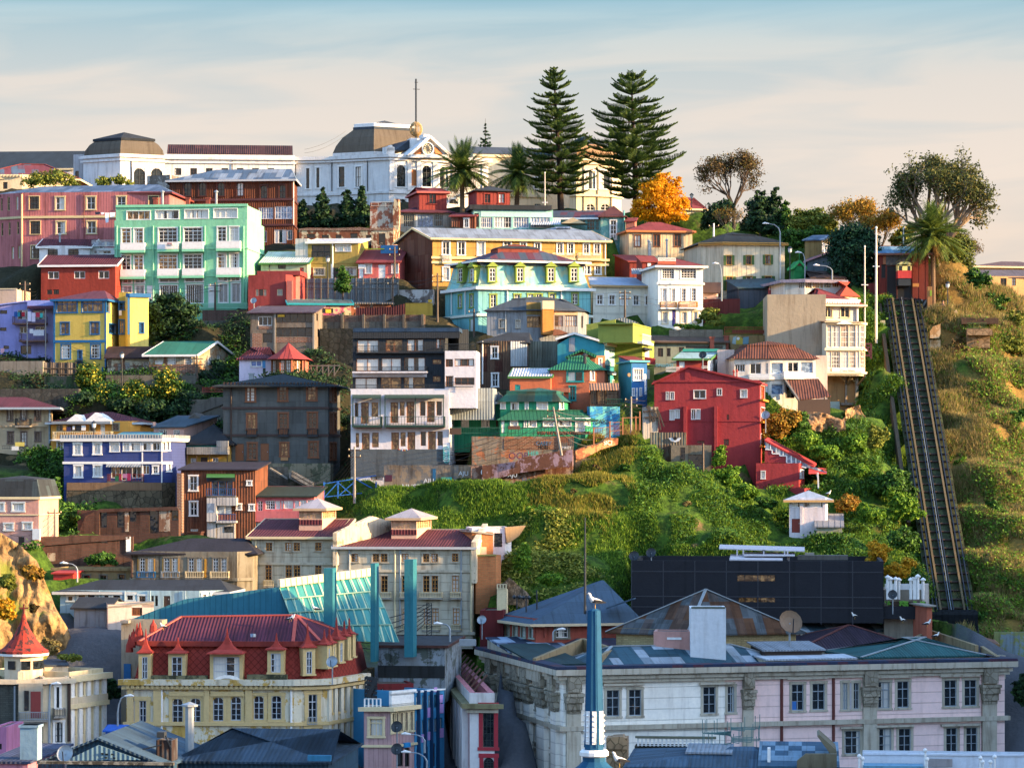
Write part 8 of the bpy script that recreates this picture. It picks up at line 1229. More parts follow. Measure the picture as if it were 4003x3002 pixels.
yy=g.step(sp.outputs[1],266.,258.);asph=g.mix(n3,srgb('#45474c'),srgb('#585a5e'));col=g.mix(yy,col,asph)
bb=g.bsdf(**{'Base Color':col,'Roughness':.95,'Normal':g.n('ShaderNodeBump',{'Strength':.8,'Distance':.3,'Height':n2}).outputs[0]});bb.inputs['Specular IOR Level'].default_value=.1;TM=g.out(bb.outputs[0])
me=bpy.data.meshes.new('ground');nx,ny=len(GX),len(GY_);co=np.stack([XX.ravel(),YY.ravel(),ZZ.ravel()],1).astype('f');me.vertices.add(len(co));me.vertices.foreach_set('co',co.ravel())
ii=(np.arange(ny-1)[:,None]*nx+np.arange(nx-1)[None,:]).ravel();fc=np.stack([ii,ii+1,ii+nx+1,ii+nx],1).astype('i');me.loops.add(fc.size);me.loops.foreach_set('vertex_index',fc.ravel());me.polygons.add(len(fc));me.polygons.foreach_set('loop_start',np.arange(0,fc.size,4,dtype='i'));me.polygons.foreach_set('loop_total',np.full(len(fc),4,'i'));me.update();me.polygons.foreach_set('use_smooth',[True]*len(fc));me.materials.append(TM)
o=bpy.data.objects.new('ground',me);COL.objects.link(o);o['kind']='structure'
# - foliage
def leafmat(name,cs,tr=.25):
 if name in MC:return MC[name]
 g=G(name);r=g.n('ShaderNodeNewGeometry').outputs['Random Per Island'];x=g.n('ShaderNodeValToRGB',{0:r});e=x.color_ramp.elements
 while len(e)<len(cs):e.new(.5)
 for i,c in enumerate(cs):e[i].position=i/(len(cs)-1);e[i].color=(*srgb(c),1)
 b=g.bsdf(**{'Base Color':x.outputs[0],'Roughness':.7});b.inputs['Specular IOR Level'].default_value=.2;t=g.n('ShaderNodeBsdfTranslucent',{'Color':x.outputs[0]});mx=g.n('ShaderNodeMixShader',{0:tr});g.set(mx.inputs[1],b.outputs[0]);g.set(mx.inputs[2],t.outputs[0]);MC[name]=g.out(mx.outputs[0]);return MC[name]
def quads(name,V,mt,parent=None,kind=None):
 """V: (n,k,3) leaf polygons"""
 n,k=V.shape[:2];me=bpy.data.meshes.new(name);me.vertices.add(n*k);me.vertices.foreach_set('co',V.astype('f').ravel());me.loops.add(n*k);me.loops.foreach_set('vertex_index',np.arange(n*k,dtype='i'));me.polygons.add(n);me.polygons.foreach_set('loop_start',np.arange(0,n*k,k,dtype='i'));me.polygons.foreach_set('loop_total',np.full(n,k,'i'));me.update();me.materials.append(mt)
 o=bpy.data.objects.new(name,me);COL.objects.link(o)
 if parent is not None:o.parent=parent
 if kind:o['kind']=kind
 return o
def leafV(C,Nn,size):
 n=len(C);r=RNG.normal(size=(n,3));u=np.cross(Nn,r);u/=np.linalg.norm(u,axis=1)[:,None]+1e-9;v=np.cross(Nn,u);s=size*RNG.uniform(.6,1.3,(n,1));u=u*s;v=v*s*.55
 return np.stack([C-u,C+v*.9-u*.1,C+u,C-v],1)
def blobV(blobs,n,size,per=26,shell=.45,up=.25):
 vol=np.array([b[3]*b[4]*b[5] for b in blobs])**.75;vol/=vol.sum();out=[]
 for b_,f in zip(blobs,vol):
  k=max(3,int(n*f/per));d=RNG.normal(size=(k,3));d/=np.linalg.norm(d,axis=1)[:,None];r=RNG.uniform(0,1,(k,1))**shell;cc=d*r*np.array(b_[3:6]);mr=np.mean(b_[3:6]);L=np.repeat(cc,per,0)+RNG.normal(size=(k*per,3))*mr*.16*np.array([1.15,1.15,.75]);Nn=L/np.array(b_[3:6])/1.+RNG.normal(size=L.shape)*.7+np.array([0,0,up]);Nn/=np.linalg.norm(Nn,axis=1)[:,None];out.append(leafV(L+np.array(b_[:3]),Nn,size))
 return np.concatenate(out)
BARK=mat('bark_brown','#4f4032','board',per=.15);BARKP=mat('bark_pale','#8f7a62','board',per=.3);BARKG=mat('bark_grey','#6a6058','board',per=.2)
LG=leafmat('leaf_green',['#1d3314','#2f4f1c','#456b24','#5b7f2c']);LD=leafmat('leaf_dark',['#12241a','#1c3320','#2a4526','#36542a']);LO=leafmat('leaf_olive',['#3d4a1c','#5d6a26','#7d8432','#93913c']);LY=leafmat('leaf_gold',['#c07a10','#d8960f','#e5a91c','#b8860f'],.4);LB=leafmat('leaf_brown',['#3a2e1c','#54422a','#6b5730','#4a5228']);LI=leafmat('leaf_ivy',['#31501a','#4a701f','#668c28','#83a032'],.35);LE=leafmat('leaf_euc',['#28341c','#3f4a26','#5a5f30','#6b6234']);LOr=leafmat('leaf_orange',['#6b4a22','#8f6a24','#a8822a','#6b6a2a']);LLem=leafmat('leaf_lemon',['#1d3314','#2a4a1a','#3d5f20','#c9b53a'])
def tree(name,label,cat,t,base,Y,bl,n,size,mt,r=.25,bark=BARK,group=None,limbs=1,shell=.45):
 k=SC(t)*Y/F;p=at(t,base[0],base[1],Y);o=empty(name,p,0,label,cat,group);B_=[]
 for x,y,rx,ry in bl:c=at(t,x,y,Y)-p;B_.append((c.x,RNG.uniform(-.3,.3)*rx*k*.5,c.z,rx*k,rx*k*.85,ry*k))
 quads('crown' if r>.05 else 'foliage',blobV(B_,n,size,shell=shell),mt,o)
 if r>.05:
  m=M();top=max(b_[2] for b_ in B_);mid=min(b_[2]-b_[5]*.6 for b_ in B_);mid=max(mid,top*.2);m.tube([(0,0,-1.5),(0,0,mid*.5),(RNG.uniform(-.2,.2),0,mid)],[r*1.25,r,r*.8],8)
  if limbs:
   for b_ in B_:q=v3(b_[:3]);m.tube([(0,0,mid*.75),v3((q.x*.45,q.y*.45,mid+(q.z-mid)*.5)),q],[r*.7,r*.45,r*.15],5)
  m.build('trunk',bark,o)
 return o
T=tree
for x,y,h,w_,lb in((405,1090,240,75,'dark conifer at the left of the museum grove'),(575,1090,330,110,'broad dark conifer in the museum grove'),(790,1090,330,100,'sunlit tipped conifer in the middle of the museum grove'),(915,1080,350,95,'tallest conifer at the right of the museum grove')):
 T('conifer_tree',lb,'tree','B',(x,y),383,[(x+(i%2-.5)*w_*.25,y-h*(.1+.85*i/7),w_*(1-.11*i),h*.13) for i in range(8)],5200,.26,LD,.2)
T('shrub','golden tipped shrub behind the pink tenement roof','shrub','A',(380,540),373,[(340,450,130,60),(480,430,120,60),(600,470,100,45),(260,480,80,40)],3000,.2,LO,.04);T('shrub','small green shrub in front of the arched museum windows','shrub','A',(950,530),374,[(900,470,75,45),(1020,450,70,40),(1110,480,40,30)],1900,.2,LO,.04)
T('street_tree','small green street tree before the mustard duplex','tree','F',(975,225),342,[(975,150,75,60),(985,70,55,60),(960,15,40,35)],2600,.2,LG,.08)
T('dark_tree','wide dark evergreen tree between yellow house and green block','tree','E',(1480,560),337,[(1480,160,130,60),(1380,240,150,80),(1580,240,160,80),(1300,360,110,100),(1460,370,170,110),(1640,360,120,100),(1340,470,110,60),(1560,480,120,60)],11000,.22,LD,.35)
for x,y,rx,ry,lb in((760,820,105,115,'round lemon bush in front of the yellow house'),(900,1010,130,110,'lemon bush below the retaining wall'),(1190,960,130,110,'dense lemon bush under the bungalow railing'),(1440,880,120,140,'tall lemon bush before the bungalow')):T('lemon_bush',lb,'bush','E',(x,y+ry),321 if y<850 else 318,[(x,y,rx,ry),(x-rx*.4,y+ry*.3,rx*.6,ry*.6)],3400,.2,LLem,.04)
for i,(x,y,rx,ry) in enumerate(((1640,1040,120,90),(1800,830,90,60),(1330,1100,150,80),(1050,1070,120,70),(1230,1210,120,70),(1500,1130,110,60),(1880,750,60,80),(730,1010,80,50))):T('bush',('dark bush left of the stepped stair wall','dark bush at the foot of the bungalow gable','low dark bush above the narrow pink house','dark scrub above the orange house roof','dark scrub behind the teal shed roof','dark bush above the grey gable wall','thin dark bush beside the bungalow gable','dark scrub over the cream house roof')[i],'bush','E',(x,y+ry),317-.3*i if y>900 else 324,[(x,y,rx,ry)],2200,.2,LD,.04)
def branchy(m,p,d,L,r,dep,rn,tips,spread=.6,upb=.1):
 q=p+d*L;mid=p+d*L*.5+v3((rn.uniform(-1,1),rn.uniform(-1,1),rn.uniform(-.5,.5)))*L*.07;m.tube([p,mid,q],[r,r*.8,r*.6],5 if dep>1 else 3,cap=0)
 if dep<=2:tips.append(q)
 if dep==0:return
 for i in range(rn.choice((2,3,3))):
  v=(d+v3((rn.uniform(-1,1),rn.uniform(-1,1),rn.uniform(-.7,1)))*spread+v3((0,0,upb))).normalized();branchy(m,q,v,L*rn.uniform(.66,.86),r*.62,dep-1,rn,tips,spread,upb)
def btree(name,label,t,base,Y,H_,W__,mt,n,size,seed,bark=BARK,dep=5,trunk=.3,stem=.3,lean=0,leafr=.5,spread=.6,n0=4,flat=1.):
 p=at(t,base[0],base[1],Y);o=empty(name,p,0,label,'tree');rn=random.Random(seed);m=M();tips=[];h0=H_*stem;m.tube([(0,0,-1),(lean*.4,0,h0*.5),(lean,0,h0)],[trunk*1.3,trunk,trunk*.85],8)
 for i in range(n0):
  a=2*pi*(i+.3)/n0;branchy(m,v3((lean,0,h0)),v3((cos(a)*.8,sin(a)*.8,.9)).normalized(),1.,trunk*.55,dep,rn,tips,spread)
 V=np.array(m.v);tp=np.array([tuple(q) for q in tips]);hi=V[:,2].max();ax=np.abs(V[:,0]-lean).max();f=V[:,2]>h0;s=(H_-h0)/(hi-h0);sxy=W__/2/ax;V[f,2]=h0+(V[f,2]-h0)*s;V[f,0]=lean+(V[f,0]-lean)*sxy;V[f,1]*=sxy;m.v=[tuple(q) for q in V];tp[:,2]=h0+(tp[:,2]-h0)*s;tp[:,0]=lean+(tp[:,0]-lean)*sxy;tp[:,1]*=sxy
 m.build('trunk',bark,o);per=max(1,int(n/len(tp)));C=np.repeat(tp,per,0)+RNG.normal(size=(len(tp)*per,3))*leafr*np.array([1,1,.6*flat]);Nn=RNG.normal(size=C.shape)+np.array([0,0,.5]);Nn/=np.linalg.norm(Nn,axis=1)[:,None];quads('crown',leafV(C,Nn,size),mt,o);return o
btree('umbrella_tree','open crowned dark umbrella tree on the skyline right of the yellow tree','C',(1920,1560),381,10.8,9.6,LB,6500,.16,3,dep=5,trunk=.22,stem=.3,leafr=.42,spread=.75)
btree('eucalyptus','huge spreading eucalyptus with pale limbs behind the funicular station','D',(1480,1585),349,20.,12.6,LE,16000,.2,11,bark=BARKP,dep=5,trunk=.32,stem=.3,leafr=.5,spread=.85,n0=5)
btree('bare_tree','small bare twiggy tree below the dark skyline trees','C',(1890,1640),370,4.6,4.8,LOr,900,.1,5,bark=BARKP,dep=5,trunk=.1,stem=.1,leafr=.3)
btree('rusty_tree','rust brown leaved tree behind the round dark tree','D',(760,1000),362,5.6,6.,LOr,6000,.17,8,dep=4,trunk=.2,stem=.1,leafr=.5);btree('rusty_tree','low rust and green tree left of the funicular station','D',(980,1080),358,5.2,5.,LOr,5200,.17,9,dep=4,trunk=.2,stem=.1,leafr=.5)
btree('bare_tree','pale twiggy tree at the right end of the station trees','D',(1740,1230),357,4.4,3.6,LB,700,.12,15,bark=BARKG,dep=5,trunk=.1,stem=.1,leafr=.3)
T('ginkgo','bright golden yellow autumn tree below the Norfolk pines','tree','C',(1310,1510),377,[(1300,1110,80,70),(1240,1190,120,90),(1400,1180,90,90),(1160,1300,110,90),(1320,1300,150,110),(1450,1320,90,100),(1120,1400,90,60),(1280,1420,150,80),(1440,1430,90,60),(1310,1070,30,50),(1450,1140,35,50),(1170,1200,45,40),(1500,1290,40,40)],12500,.19,LY,.2,shell=.6)
for x,y,h,w_,lb in((60,900,380,110,'tall dark conifer left of the olive trees'),(-60,860,330,110,'dark conifer at the left of the skyline clump'),(150,930,300,90,'sunlit flank conifer beside the olive trees')):T('conifer_tree',lb,'tree','D',(x,y+60),368,[(x+(i%2-.5)*w_*.3,y-h*(.05+.9*i/7),w_*(1-.115*i),h*.14) for i in range(8)],5200,.26,LG if x>100 else LD,.2)
for x,y,w_,lb in((300,800,110,'left olive green bushy tree on the skyline'),(420,790,100,'middle olive green bushy tree with palm tips behind'),(520,830,80,'right olive green bushy tree on the skyline')):T('olive_tree',lb,'tree','D',(x,y+130),366,[(x,y,w_,90),(x-w_*.5,y+50,w_*.7,70),(x+w_*.4,y+60,w_*.7,60)],4200,.22,LO,.15)
T('hedge_bush','dark green hedge below the olive trees','hedge','D',(300,1000),360,[(180,930,90,60),(300,930,100,50),(430,900,110,45),(250,990,120,45)],5000,.2,LG,.04);T('dark_shrub','dark rounded shrub below the umbrella tree','shrub','C',(1780,1560),373,[(1780,1420,120,110),(1850,1350,90,60),(1700,1480,70,70)],4500,.22,LD,.04);T('dark_shrub','very dark shrub mass right of the umbrella tree','shrub','C',(2130,1640),372,[(2120,1400,110,130),(2180,1330,80,90),(2100,1540,130,100),(2230,1480,90,120)],6500,.24,LD,.04)
T('round_tree','large round dense dark green tree left of the funicular station','tree','D',(740,1440),344,[(740,920,170,90),(640,1040,130,150),(840,1020,130,130),(740,1120,210,190),(640,1250,120,110),(850,1240,110,120),(740,1340,160,90)],21000,.2,leafmat('leaf_bluegreen',['#0f261c','#183424','#22452c','#2c5534']),.35)
T('yellow_bush','yellow green bush behind the station flagpole','tree','D',(1170,1040),360,[(1170,940,90,75),(1110,980,60,50),(1240,880,70,50)],3600,.2,LO,.1);T('station_tree','dense olive tree mass to the right of the palm','tree','D',(1600,1400),351,[(1560,1080,170,160),(1680,1020,110,120),(1700,1180,90,110),(1450,1250,110,110),(1600,1280,150,110),(1380,1200,70,90),(1560,920,120,90)],15000,.21,leafmat('leaf_oliveg',['#25331a','#3d4d1f','#5b6526','#74732c']),.3)
PF=leafmat('palm_frond',['#2a3a1a','#3e5220','#5a6d2a','#7d8a3a'],.3);PDd=leafmat('palm_dead',['#5a4426','#7a5c34','#8f7040'])
def palm(label,t,c,base,Y,Lf,n=120,tr=.38):
 p=at(t,base[0],base[1],Y);cc=at(t,c[0],c[1],Y)-p;o=empty('palm_tree',p,0,label,'palm tree');rn=random.Random(int(c[0]));V=[];D=[]
 for i in range(n+14):
  dead=i>=n;e=R(rn.uniform(-62,-35)) if dead else R(88-118*(i/n)**.85+rn.uniform(-8,8));a=rn.uniform(0,2*pi);L=Lf*rn.uniform(.85,1.1)*(.6 if dead else 1);h=v3((cos(a),sin(a),0));d=h*cos(e)+v3((0,0,sin(e)));prev=cc.copy();k=16;side=v3((-sin(a),cos(a),0))
  for j in range(1,k+1):
   tt=j/k;q=cc+d*L*tt+v3((0,0,-1))*L*.42*tt*tt*max(.25,cos(e));ax=(q-prev).normalized();up=side.cross(ax);lw=L*.17*sin(pi*min(1,.15+.85*tt))+.05
   for sg in(-1,1):
    tip=q+side*sg*lw*.8+ax*lw*.9-up*sg*0+v3((0,0,-lw*.35));(D if dead else V).append([prev,prev.lerp(q,.7),tip,tip-ax*.05])
   prev=q
 quads('crown',np.array([[tuple(x) for x in f] for f in V]),PF,o);quads('dead_fronds',np.array([[tuple(x) for x in f] for f in D]),PDd,o)
 m=M();m.tube([(0,0,-2),cc*.5,cc-v3((0,0,.5)),cc+v3((0,0,.1))],[tr,tr*.85,tr*.95,tr*.5],10);m.build('trunk',mat('palm_trunk','#6b543c','clap',per=.25),o);return o
palm('left palm in front of the white museum pavilion','B',(1785,600),(1785,1000),386,5.4);palm('right palm beside the first Norfolk pine','C',(55,1060),(40,1400),386,5.);palm('palm with a shaggy skirt before the funicular station','D',(1430,930),(1435,1590),341,4.9,150,.32)
NF=leafmat('norfolk_leaf',['#22361f','#344e24','#4d672c','#6b7d36'],.15)
def norfolk(label,t,base,top,Y,rad,flat):
 p=at(t,base[0],base[1],Y);h=at(t,top[0],top[1],Y).z-p.z;lx=at(t,top[0],top[1],Y).x-p.x;o=empty('norfolk_pine',p,0,label,'pine tree');rn=random.Random(int(top[0]));m=M();LV=[];m.tube([(0,0,-2),(lx*.3,0,h*.35),(lx*.75,0,h*.7),(lx,0,h)],[.5,.36,.2,.03],8)
 W=19
 for w in range(W):
  f=w/(W-1);z=h*(.12+.86*f)+rn.uniform(-.12,.12);x=lx*(z/h);Rr=rad*(min(1,(1-f)*flat+.05)**.66)*(.66+.5*min(1,f*3.)) if f<.97 else .4
  for b_ in range(6):
   a=2*pi*b_/6+w*.52+rn.uniform(-.2,.2);L=Rr*rn.uniform(.72,1.12);hh=v3((cos(a),sin(a),0));sd_=v3((-hh.y,hh.x,0));s=v3((x,0,z));dr=(-.07-.1*(1-f)) if f<.8 else .3;pts_=[s+hh*L*t/5+v3((0,0,L*(dr*t/5+.26*(t/5)**3))) for t in range(6)]
   m.tube(pts_,[.07,.06,.045,.03,.02,.01],3,cap=0)
   for j in range(int(4+L*2.6)):
    tt=.2+.8*j/int(4+L*2.6);i0=min(4,int(tt*5));q=pts_[i0].lerp(pts_[i0+1],tt*5-i0);tl=(.35+L*.2*sin(pi*min(1,.25+tt*.75)))*rn.uniform(.7,1.2)
    for sg in(-1,1):
     td=(hh*.75+sd_*sg+v3((0,0,.1))).normalized();prev=q
     for k in range(1,5):
      c=q+td*tl*k/4+v3((0,0,.3*tl*(k/4)**2));wv=v3((0,0,1)).cross(td)*.08;u2=v3((0,0,.12));LV.append([prev-wv,prev+wv,c+wv*.8+u2*.6,c-wv*.8+u2]);LV.append([prev-u2*.3,c-u2*.2,c+u2*1.1,prev+u2]);prev=c
 m.build('trunk',mat('norfolk_bark','#33281f','board',per=.2),o);quads('crown',np.array([[tuple(x) for x in f] for f in LV]),NF,o)
norfolk('left Norfolk pine with a thin pointed top','C',(430,1375),(365,140),385,5.9,1.);norfolk('right Norfolk pine with a broad rounded top','C',(1080,1400),(1035,185),389,7.,1.5)
m_=empty('small_conifer',at('B',1985,420,432),0,'tiny spindly conifer on the skyline behind the museum','tree');quads('crown',blobV([(0,0,.2+i*.55,1.15*(1-i/8),1.1*(1-i/8),.22) for i in range(8)],1100,.16),LD,m_);mm=M();mm.tube([(0,0,-2),(0,0,5.)],[.12,.02],5);mm.build('trunk',BARK,m_)
def shrub(name,label,cat,t,x,y,rx,ry,n,mt,size=.2,Y=None,group=None):
 sx,sy=S(t,x,y+ry*.6);Yv=Y or float(np.nan_to_num(hit(sx,sy)[0],nan=290));rr_=random.Random(int(x+y));bl=[(x+rx*rr_.uniform(-.85,.85),y+ry*rr_.uniform(-.55,.8),rx*rr_.uniform(.2,.5),ry*rr_.uniform(.2,.5)) for _ in range(7)];return T(name,label,cat,t,(x,y+ry),Yv,[(x,y+ry*.15,rx*.7,ry*.7)]+bl,n,size,mt,.04,group=group,shell=.7)
for a in (('olive_bush','grey green bush under the lean to awning','bush','O',760,110,150,150,6500,LOr,.17,305),('olive_bush','dark bush between awning and ivy bank','bush','O',950,110,110,110,4500,LG,.18,306),('ivy_bank','bright lime ivy bank spilling below the cliff houses','ivy','O',1010,260,150,90,6500,LI,.17,302),('ivy_bank','lime ivy tongue right of the crimson stairs','ivy','O',1180,350,130,80,5500,LI,.17,300),('ivy_bank','ivy clad shoulder above the crimson wedge','ivy','O',1470,520,100,80,4000,LI,.18,299),('pale_bush','pale feathery bush beside the cliff pier','bush','O',1600,220,95,150,5200,LO,.18,307),('green_bush','fresh green bush below the cliff pier','bush','O',1410,270,130,110,5200,LI,.18,304),('green_bush','bright green round bush left of the funicular','bush','O',1760,640,190,140,9500,LG,.2,297),('green_bush','large leafy green bush beside the funicular wall','bush','O',1840,800,150,150,8500,LI,.19,294),('green_bush','dark green bush in the gully','bush','O',1620,620,170,130,7000,LG,.2,299),('green_bush','green bush behind the tin roof annex','bush','O',1560,900,130,110,5500,LI,.18,289),('rusty_bush','ochre twiggy bush above the white cottage','bush','O',1360,790,110,110,4200,LOr,.17,292),('autumn_bush','orange yellow bush spilling behind the black hall','bush','O',1620,1230,110,110,5200,leafmat('leaf_autumn',['#8f6a1c','#c08a1c','#d8a52a','#8f8a2a'],.35),.17,277),('autumn_bush','lower orange yellow bush beside the rooftop chimneys','bush','O',1790,1380,140,110,6500,leafmat('leaf_autumn',['#8f6a1c']),.17,275),('green_bush','shady green bush at the foot of the gully','bush','O',1830,1100,170,140,7000,LG,.2,284),('ivy_column','ivy covered pillar at the corner of the lane hut','ivy','M',2130,500,70,100,4200,LI,.17,297),('ivy_bank','sunlit ivy slope under the ivy covered pillar','ivy','O',330,560,120,110,6500,LI,.17,296),('ivy_bank','ivy strip along the foot of the crimson house','ivy','O',480,690,120,80,4500,LI,.17,293),('ivy_bank','lowest ivy strip left of the stone base','ivy','O',660,800,110,60,3500,LG,.17,290),('yellow_shrub','golden flowering bush on the town house terrace','bush','H',600,500,100,80,4200,LO,.18,335.5),('planter_hedge','row of bright potted plants before the white town house','hedge','H',420,608,110,22,2200,LI,.13,334),('planter_hedge','yellow green creeper along the garden wall','hedge','H',650,580,90,25,1800,LO,.15,334),('green_bush','dark bush at the foot of the blue grey barn','bush','H',1070,540,50,50,1400,LG,.18,336),('green_bush','blue green bush below the graffiti wall','bush','K',2010,310,100,70,4200,LD,.18,294),('pale_tree','light yellow green sapling on the grass slope','bush','K',2155,350,42,75,1800,LI,.16,292),('ivy_bank','dense ivy wall at the foot of the sunlit slope','ivy','M',430,1400,90,190,7000,LI,.17,275),('ivy_bank','ivy ridge climbing to the brown bank','ivy','M',620,1010,140,110,6500,LI,.17,287),('ivy_bank','dark ivy clump above the sunlit ridge','ivy','M',800,960,90,70,3500,LG,.17,290),('ivy_bank','sunlit ivy clump above the blue roof','ivy','M',680,1560,130,80,4500,LI,.17,272),('ivy_bank','leafy clump left of the mast rod','ivy','M',820,1400,110,90,4500,LO,.17,277),('dark_ivy','dark ivy fall beside the blue house','ivy','I',430,480,110,150,6500,LG,.2,291),('dark_ivy','dark ivy under the cream house railing','ivy','I',330,200,80,130,4200,LG,.2,300),('dark_ivy','dark green scrub beside the salmon house','ivy','I',540,720,120,110,5200,LG,.2,287),('dark_ivy','grassy rubbish heap in the brick ruin','ivy','I',880,1060,150,70,5200,LG,.15,279),('dark_ivy','shaded scrub above the lower ruin','ivy','I',700,700,90,60,3000,LG,.18,286.5)):shrub(*a)
def poly_in(px,py,poly):
 ins=np.zeros(len(px),bool);n=len(poly)
 for i in range(n):
  x1,y1=poly[i];x2,y2=poly[(i+1)%n];c=((y1>py)!=(y2>py))&(px<(x2-x1)*(py-y1)/(y2-y1+1e-9)+x1);ins^=c
 return ins
FOOTA=[(np.array(p),) for p,_ in FOOT]
def infoot(x,y):
 r=np.zeros(len(x),bool)
 for (p,) in FOOTA:
  if len(p)<3:continue
  n=len(p);ins=np.ones(len(x),bool)
  for i in range(n):a,b_=p[i],p[(i+1)%n];e=b_-a;ins&=(e[0]*(y-a[1])-e[1]*(x-a[0]))>-.1
  r|=ins
 return r
def scatter(name,poly,n,kind,mt,hgt=.45,size=.2):
 p=np.array(poly,float);px=RNG.uniform(p[:,0].min(),p[:,0].max(),n*3);py=RNG.uniform(p[:,1].min(),p[:,1].max(),n*3);k=poly_in(px,py,poly);px,py=px[k][:n],py[k][:n]
 Yv=hit(px*1.80967,py*1.80967);ok=~np.isnan(Yv);Yv=Yv[ok];x=(px[ok]*1.80967-CX)*Yv/F;k=~infoot(x,Yv);x,Yv=x[k],Yv[k];x=x+RNG.normal(size=len(x))*.4;Yv=Yv+RNG.normal(size=len(Yv))*.8;z=ground(x,Yv);C=np.stack([x,Yv,z],1)
 cl=np.array([mnoise.noise(v3((a*.35,b_*.35,c*.35+7))) for a,b_,c in C]);keep=cl>(-.22 if kind=='grass' else -.1);C=C[keep];cl=cl[keep];m_=len(C)
 if kind=='grass':
  out=[]
  for j in range(4):
   a=RNG.uniform(0,2*pi,m_);h=hgt*RNG.uniform(.5,1.2,m_)*(1+.4*cl);d=np.stack([np.cos(a),np.sin(a),np.zeros(m_)],1);b0=C+RNG.normal(size=(m_,3))*np.array([.16,.16,.02]);lean=RNG.normal(size=(m_,3))*np.array([.35,.35,0])*hgt;out.append(np.stack([b0-d*.055,b0+d*.055,b0+lean+np.array([0,0,1.])*h[:,None]],1))
  return quads(name,np.concatenate(out),mt,kind='stuff')
 C=np.repeat(C,7,0)+RNG.normal(size=(m_*7,3))*np.array([.35,.35,.22])+np.array([0,0,.25]);Nn=RNG.normal(size=C.shape)*.6+np.array([.2,-.3,1.]);Nn/=np.linalg.norm(Nn,axis=1)[:,None];return quads(name,leafV(C,Nn,size),mt,kind='stuff')
GR=leafmat('grass_green',['#2a4214','#41621c','#5c7e24','#7d962e'],.35);GD=leafmat('grass_dry',['#66583a','#857346','#9c8a58','#6f6e38'],.3);GO=leafmat('grass_olive',['#5a5f22','#7d7a2c','#938a38','#5d4f2a'],.3)
c1=[(730,1075),(1100,1030),(1230,960),(1330,935),(1420,945),(1520,1020),(1650,1110),(1730,1200),(1560,1300),(1090,1300),(1130,1140),(980,1150),(740,1110)]
scatter('hillside_grass',c1,36000,'grass',GR,.32);scatter('ground_cover',[(1100,1160),(1200,1120),(1260,1220),(1330,1290),(1090,1300)],2600,'leaf',LO,size=.17);scatter('ground_cover',[(1380,960),(1520,1030),(1650,1120),(1720,1200),(1500,1230),(1380,1120)],1300,'leaf',LG,size=.17)
scatter('dry_grass',[(1215,985),(1340,940),(1380,960),(1350,1080),(1300,1130),(1190,1110),(1150,1080)],7000,'grass',GO,.5)
rh=[(2025,640),(2212,620),(2212,1400),(2090,1370),(2060,1200),(2000,900),(1990,720)];scatter('right_slope_dry_grass',rh,34000,'grass',GD,.7);scatter('right_slope_cover',[(2110,700),(2212,760),(2212,1400),(2100,1370),(2080,1100),(2150,950),(2060,760)],8000,'leaf',LI,size=.18);scatter('right_slope_grass',rh,16000,'grass',GR,.5)
gl=[(1870,630),(1925,640),(1960,760),(2010,1340),(1850,1260),(1690,1190),(1640,890),(1720,880),(1850,920)];scatter('gully_grass',gl,15000,'grass',GR,.5);scatter('gully_cover',gl,7000,'leaf',LG,size=.18);scatter('track_grass',[(1900,680),(2030,680),(2090,1250),(2000,1250)],8000,'grass',GR,.35)
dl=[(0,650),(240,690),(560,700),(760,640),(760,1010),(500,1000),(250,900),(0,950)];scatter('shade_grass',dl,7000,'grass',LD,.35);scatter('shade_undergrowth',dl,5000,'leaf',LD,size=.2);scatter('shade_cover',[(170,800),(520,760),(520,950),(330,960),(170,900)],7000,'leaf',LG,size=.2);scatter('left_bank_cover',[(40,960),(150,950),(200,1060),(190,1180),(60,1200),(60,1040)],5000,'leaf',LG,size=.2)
for i,(x,y,rx,ry,mt) in enumerate(((2060,750,25,22,LB),(2090,735,30,20,LB),(2180,740,35,40,LO),(2150,650,40,30,LG),(2120,600,30,25,LG),(2190,690,30,30,LO),(2110,840,25,18,LG),(2190,900,30,20,LG),(2080,1000,20,18,LI),(2150,1100,30,22,LG),(2090,1230,26,22,LG),(2190,1260,34,26,LG),(2130,1330,28,24,LG),(1240,1060,14,10,LB),(1290,1010,16,12,LB),(1350,1010,18,10,LG),(1480,1090,12,8,GD),(1500,1180,12,8,GD),(1650,1225,12,9,GD),(1310,1110,14,12,GO),(1560,1060,16,9,LG))):
 shrub('slope_shrub',f"{('brown','green','olive')[i%3]} scrub at "+('the crag below the promenade','the crag beside the promenade wall','the promenade terrace end','the top right of the slope','the foot of the far houses','the right edge below the far houses','the upper dry slope','the middle of the right edge','the dry slope beside the track','the lower dry slope','the foot of the track side','the lower right edge','the foot of the right slope','the brown bank, left','the brown bank, upper','the crest shadow','the grass below the lane hut','the middle of the green slope','the slope above the black hall','the sunlit tip of the brown bank','the ivy edge')[i],'shrub','P',x,y,rx,ry,1900 if rx>20 else 900,mt,.18)
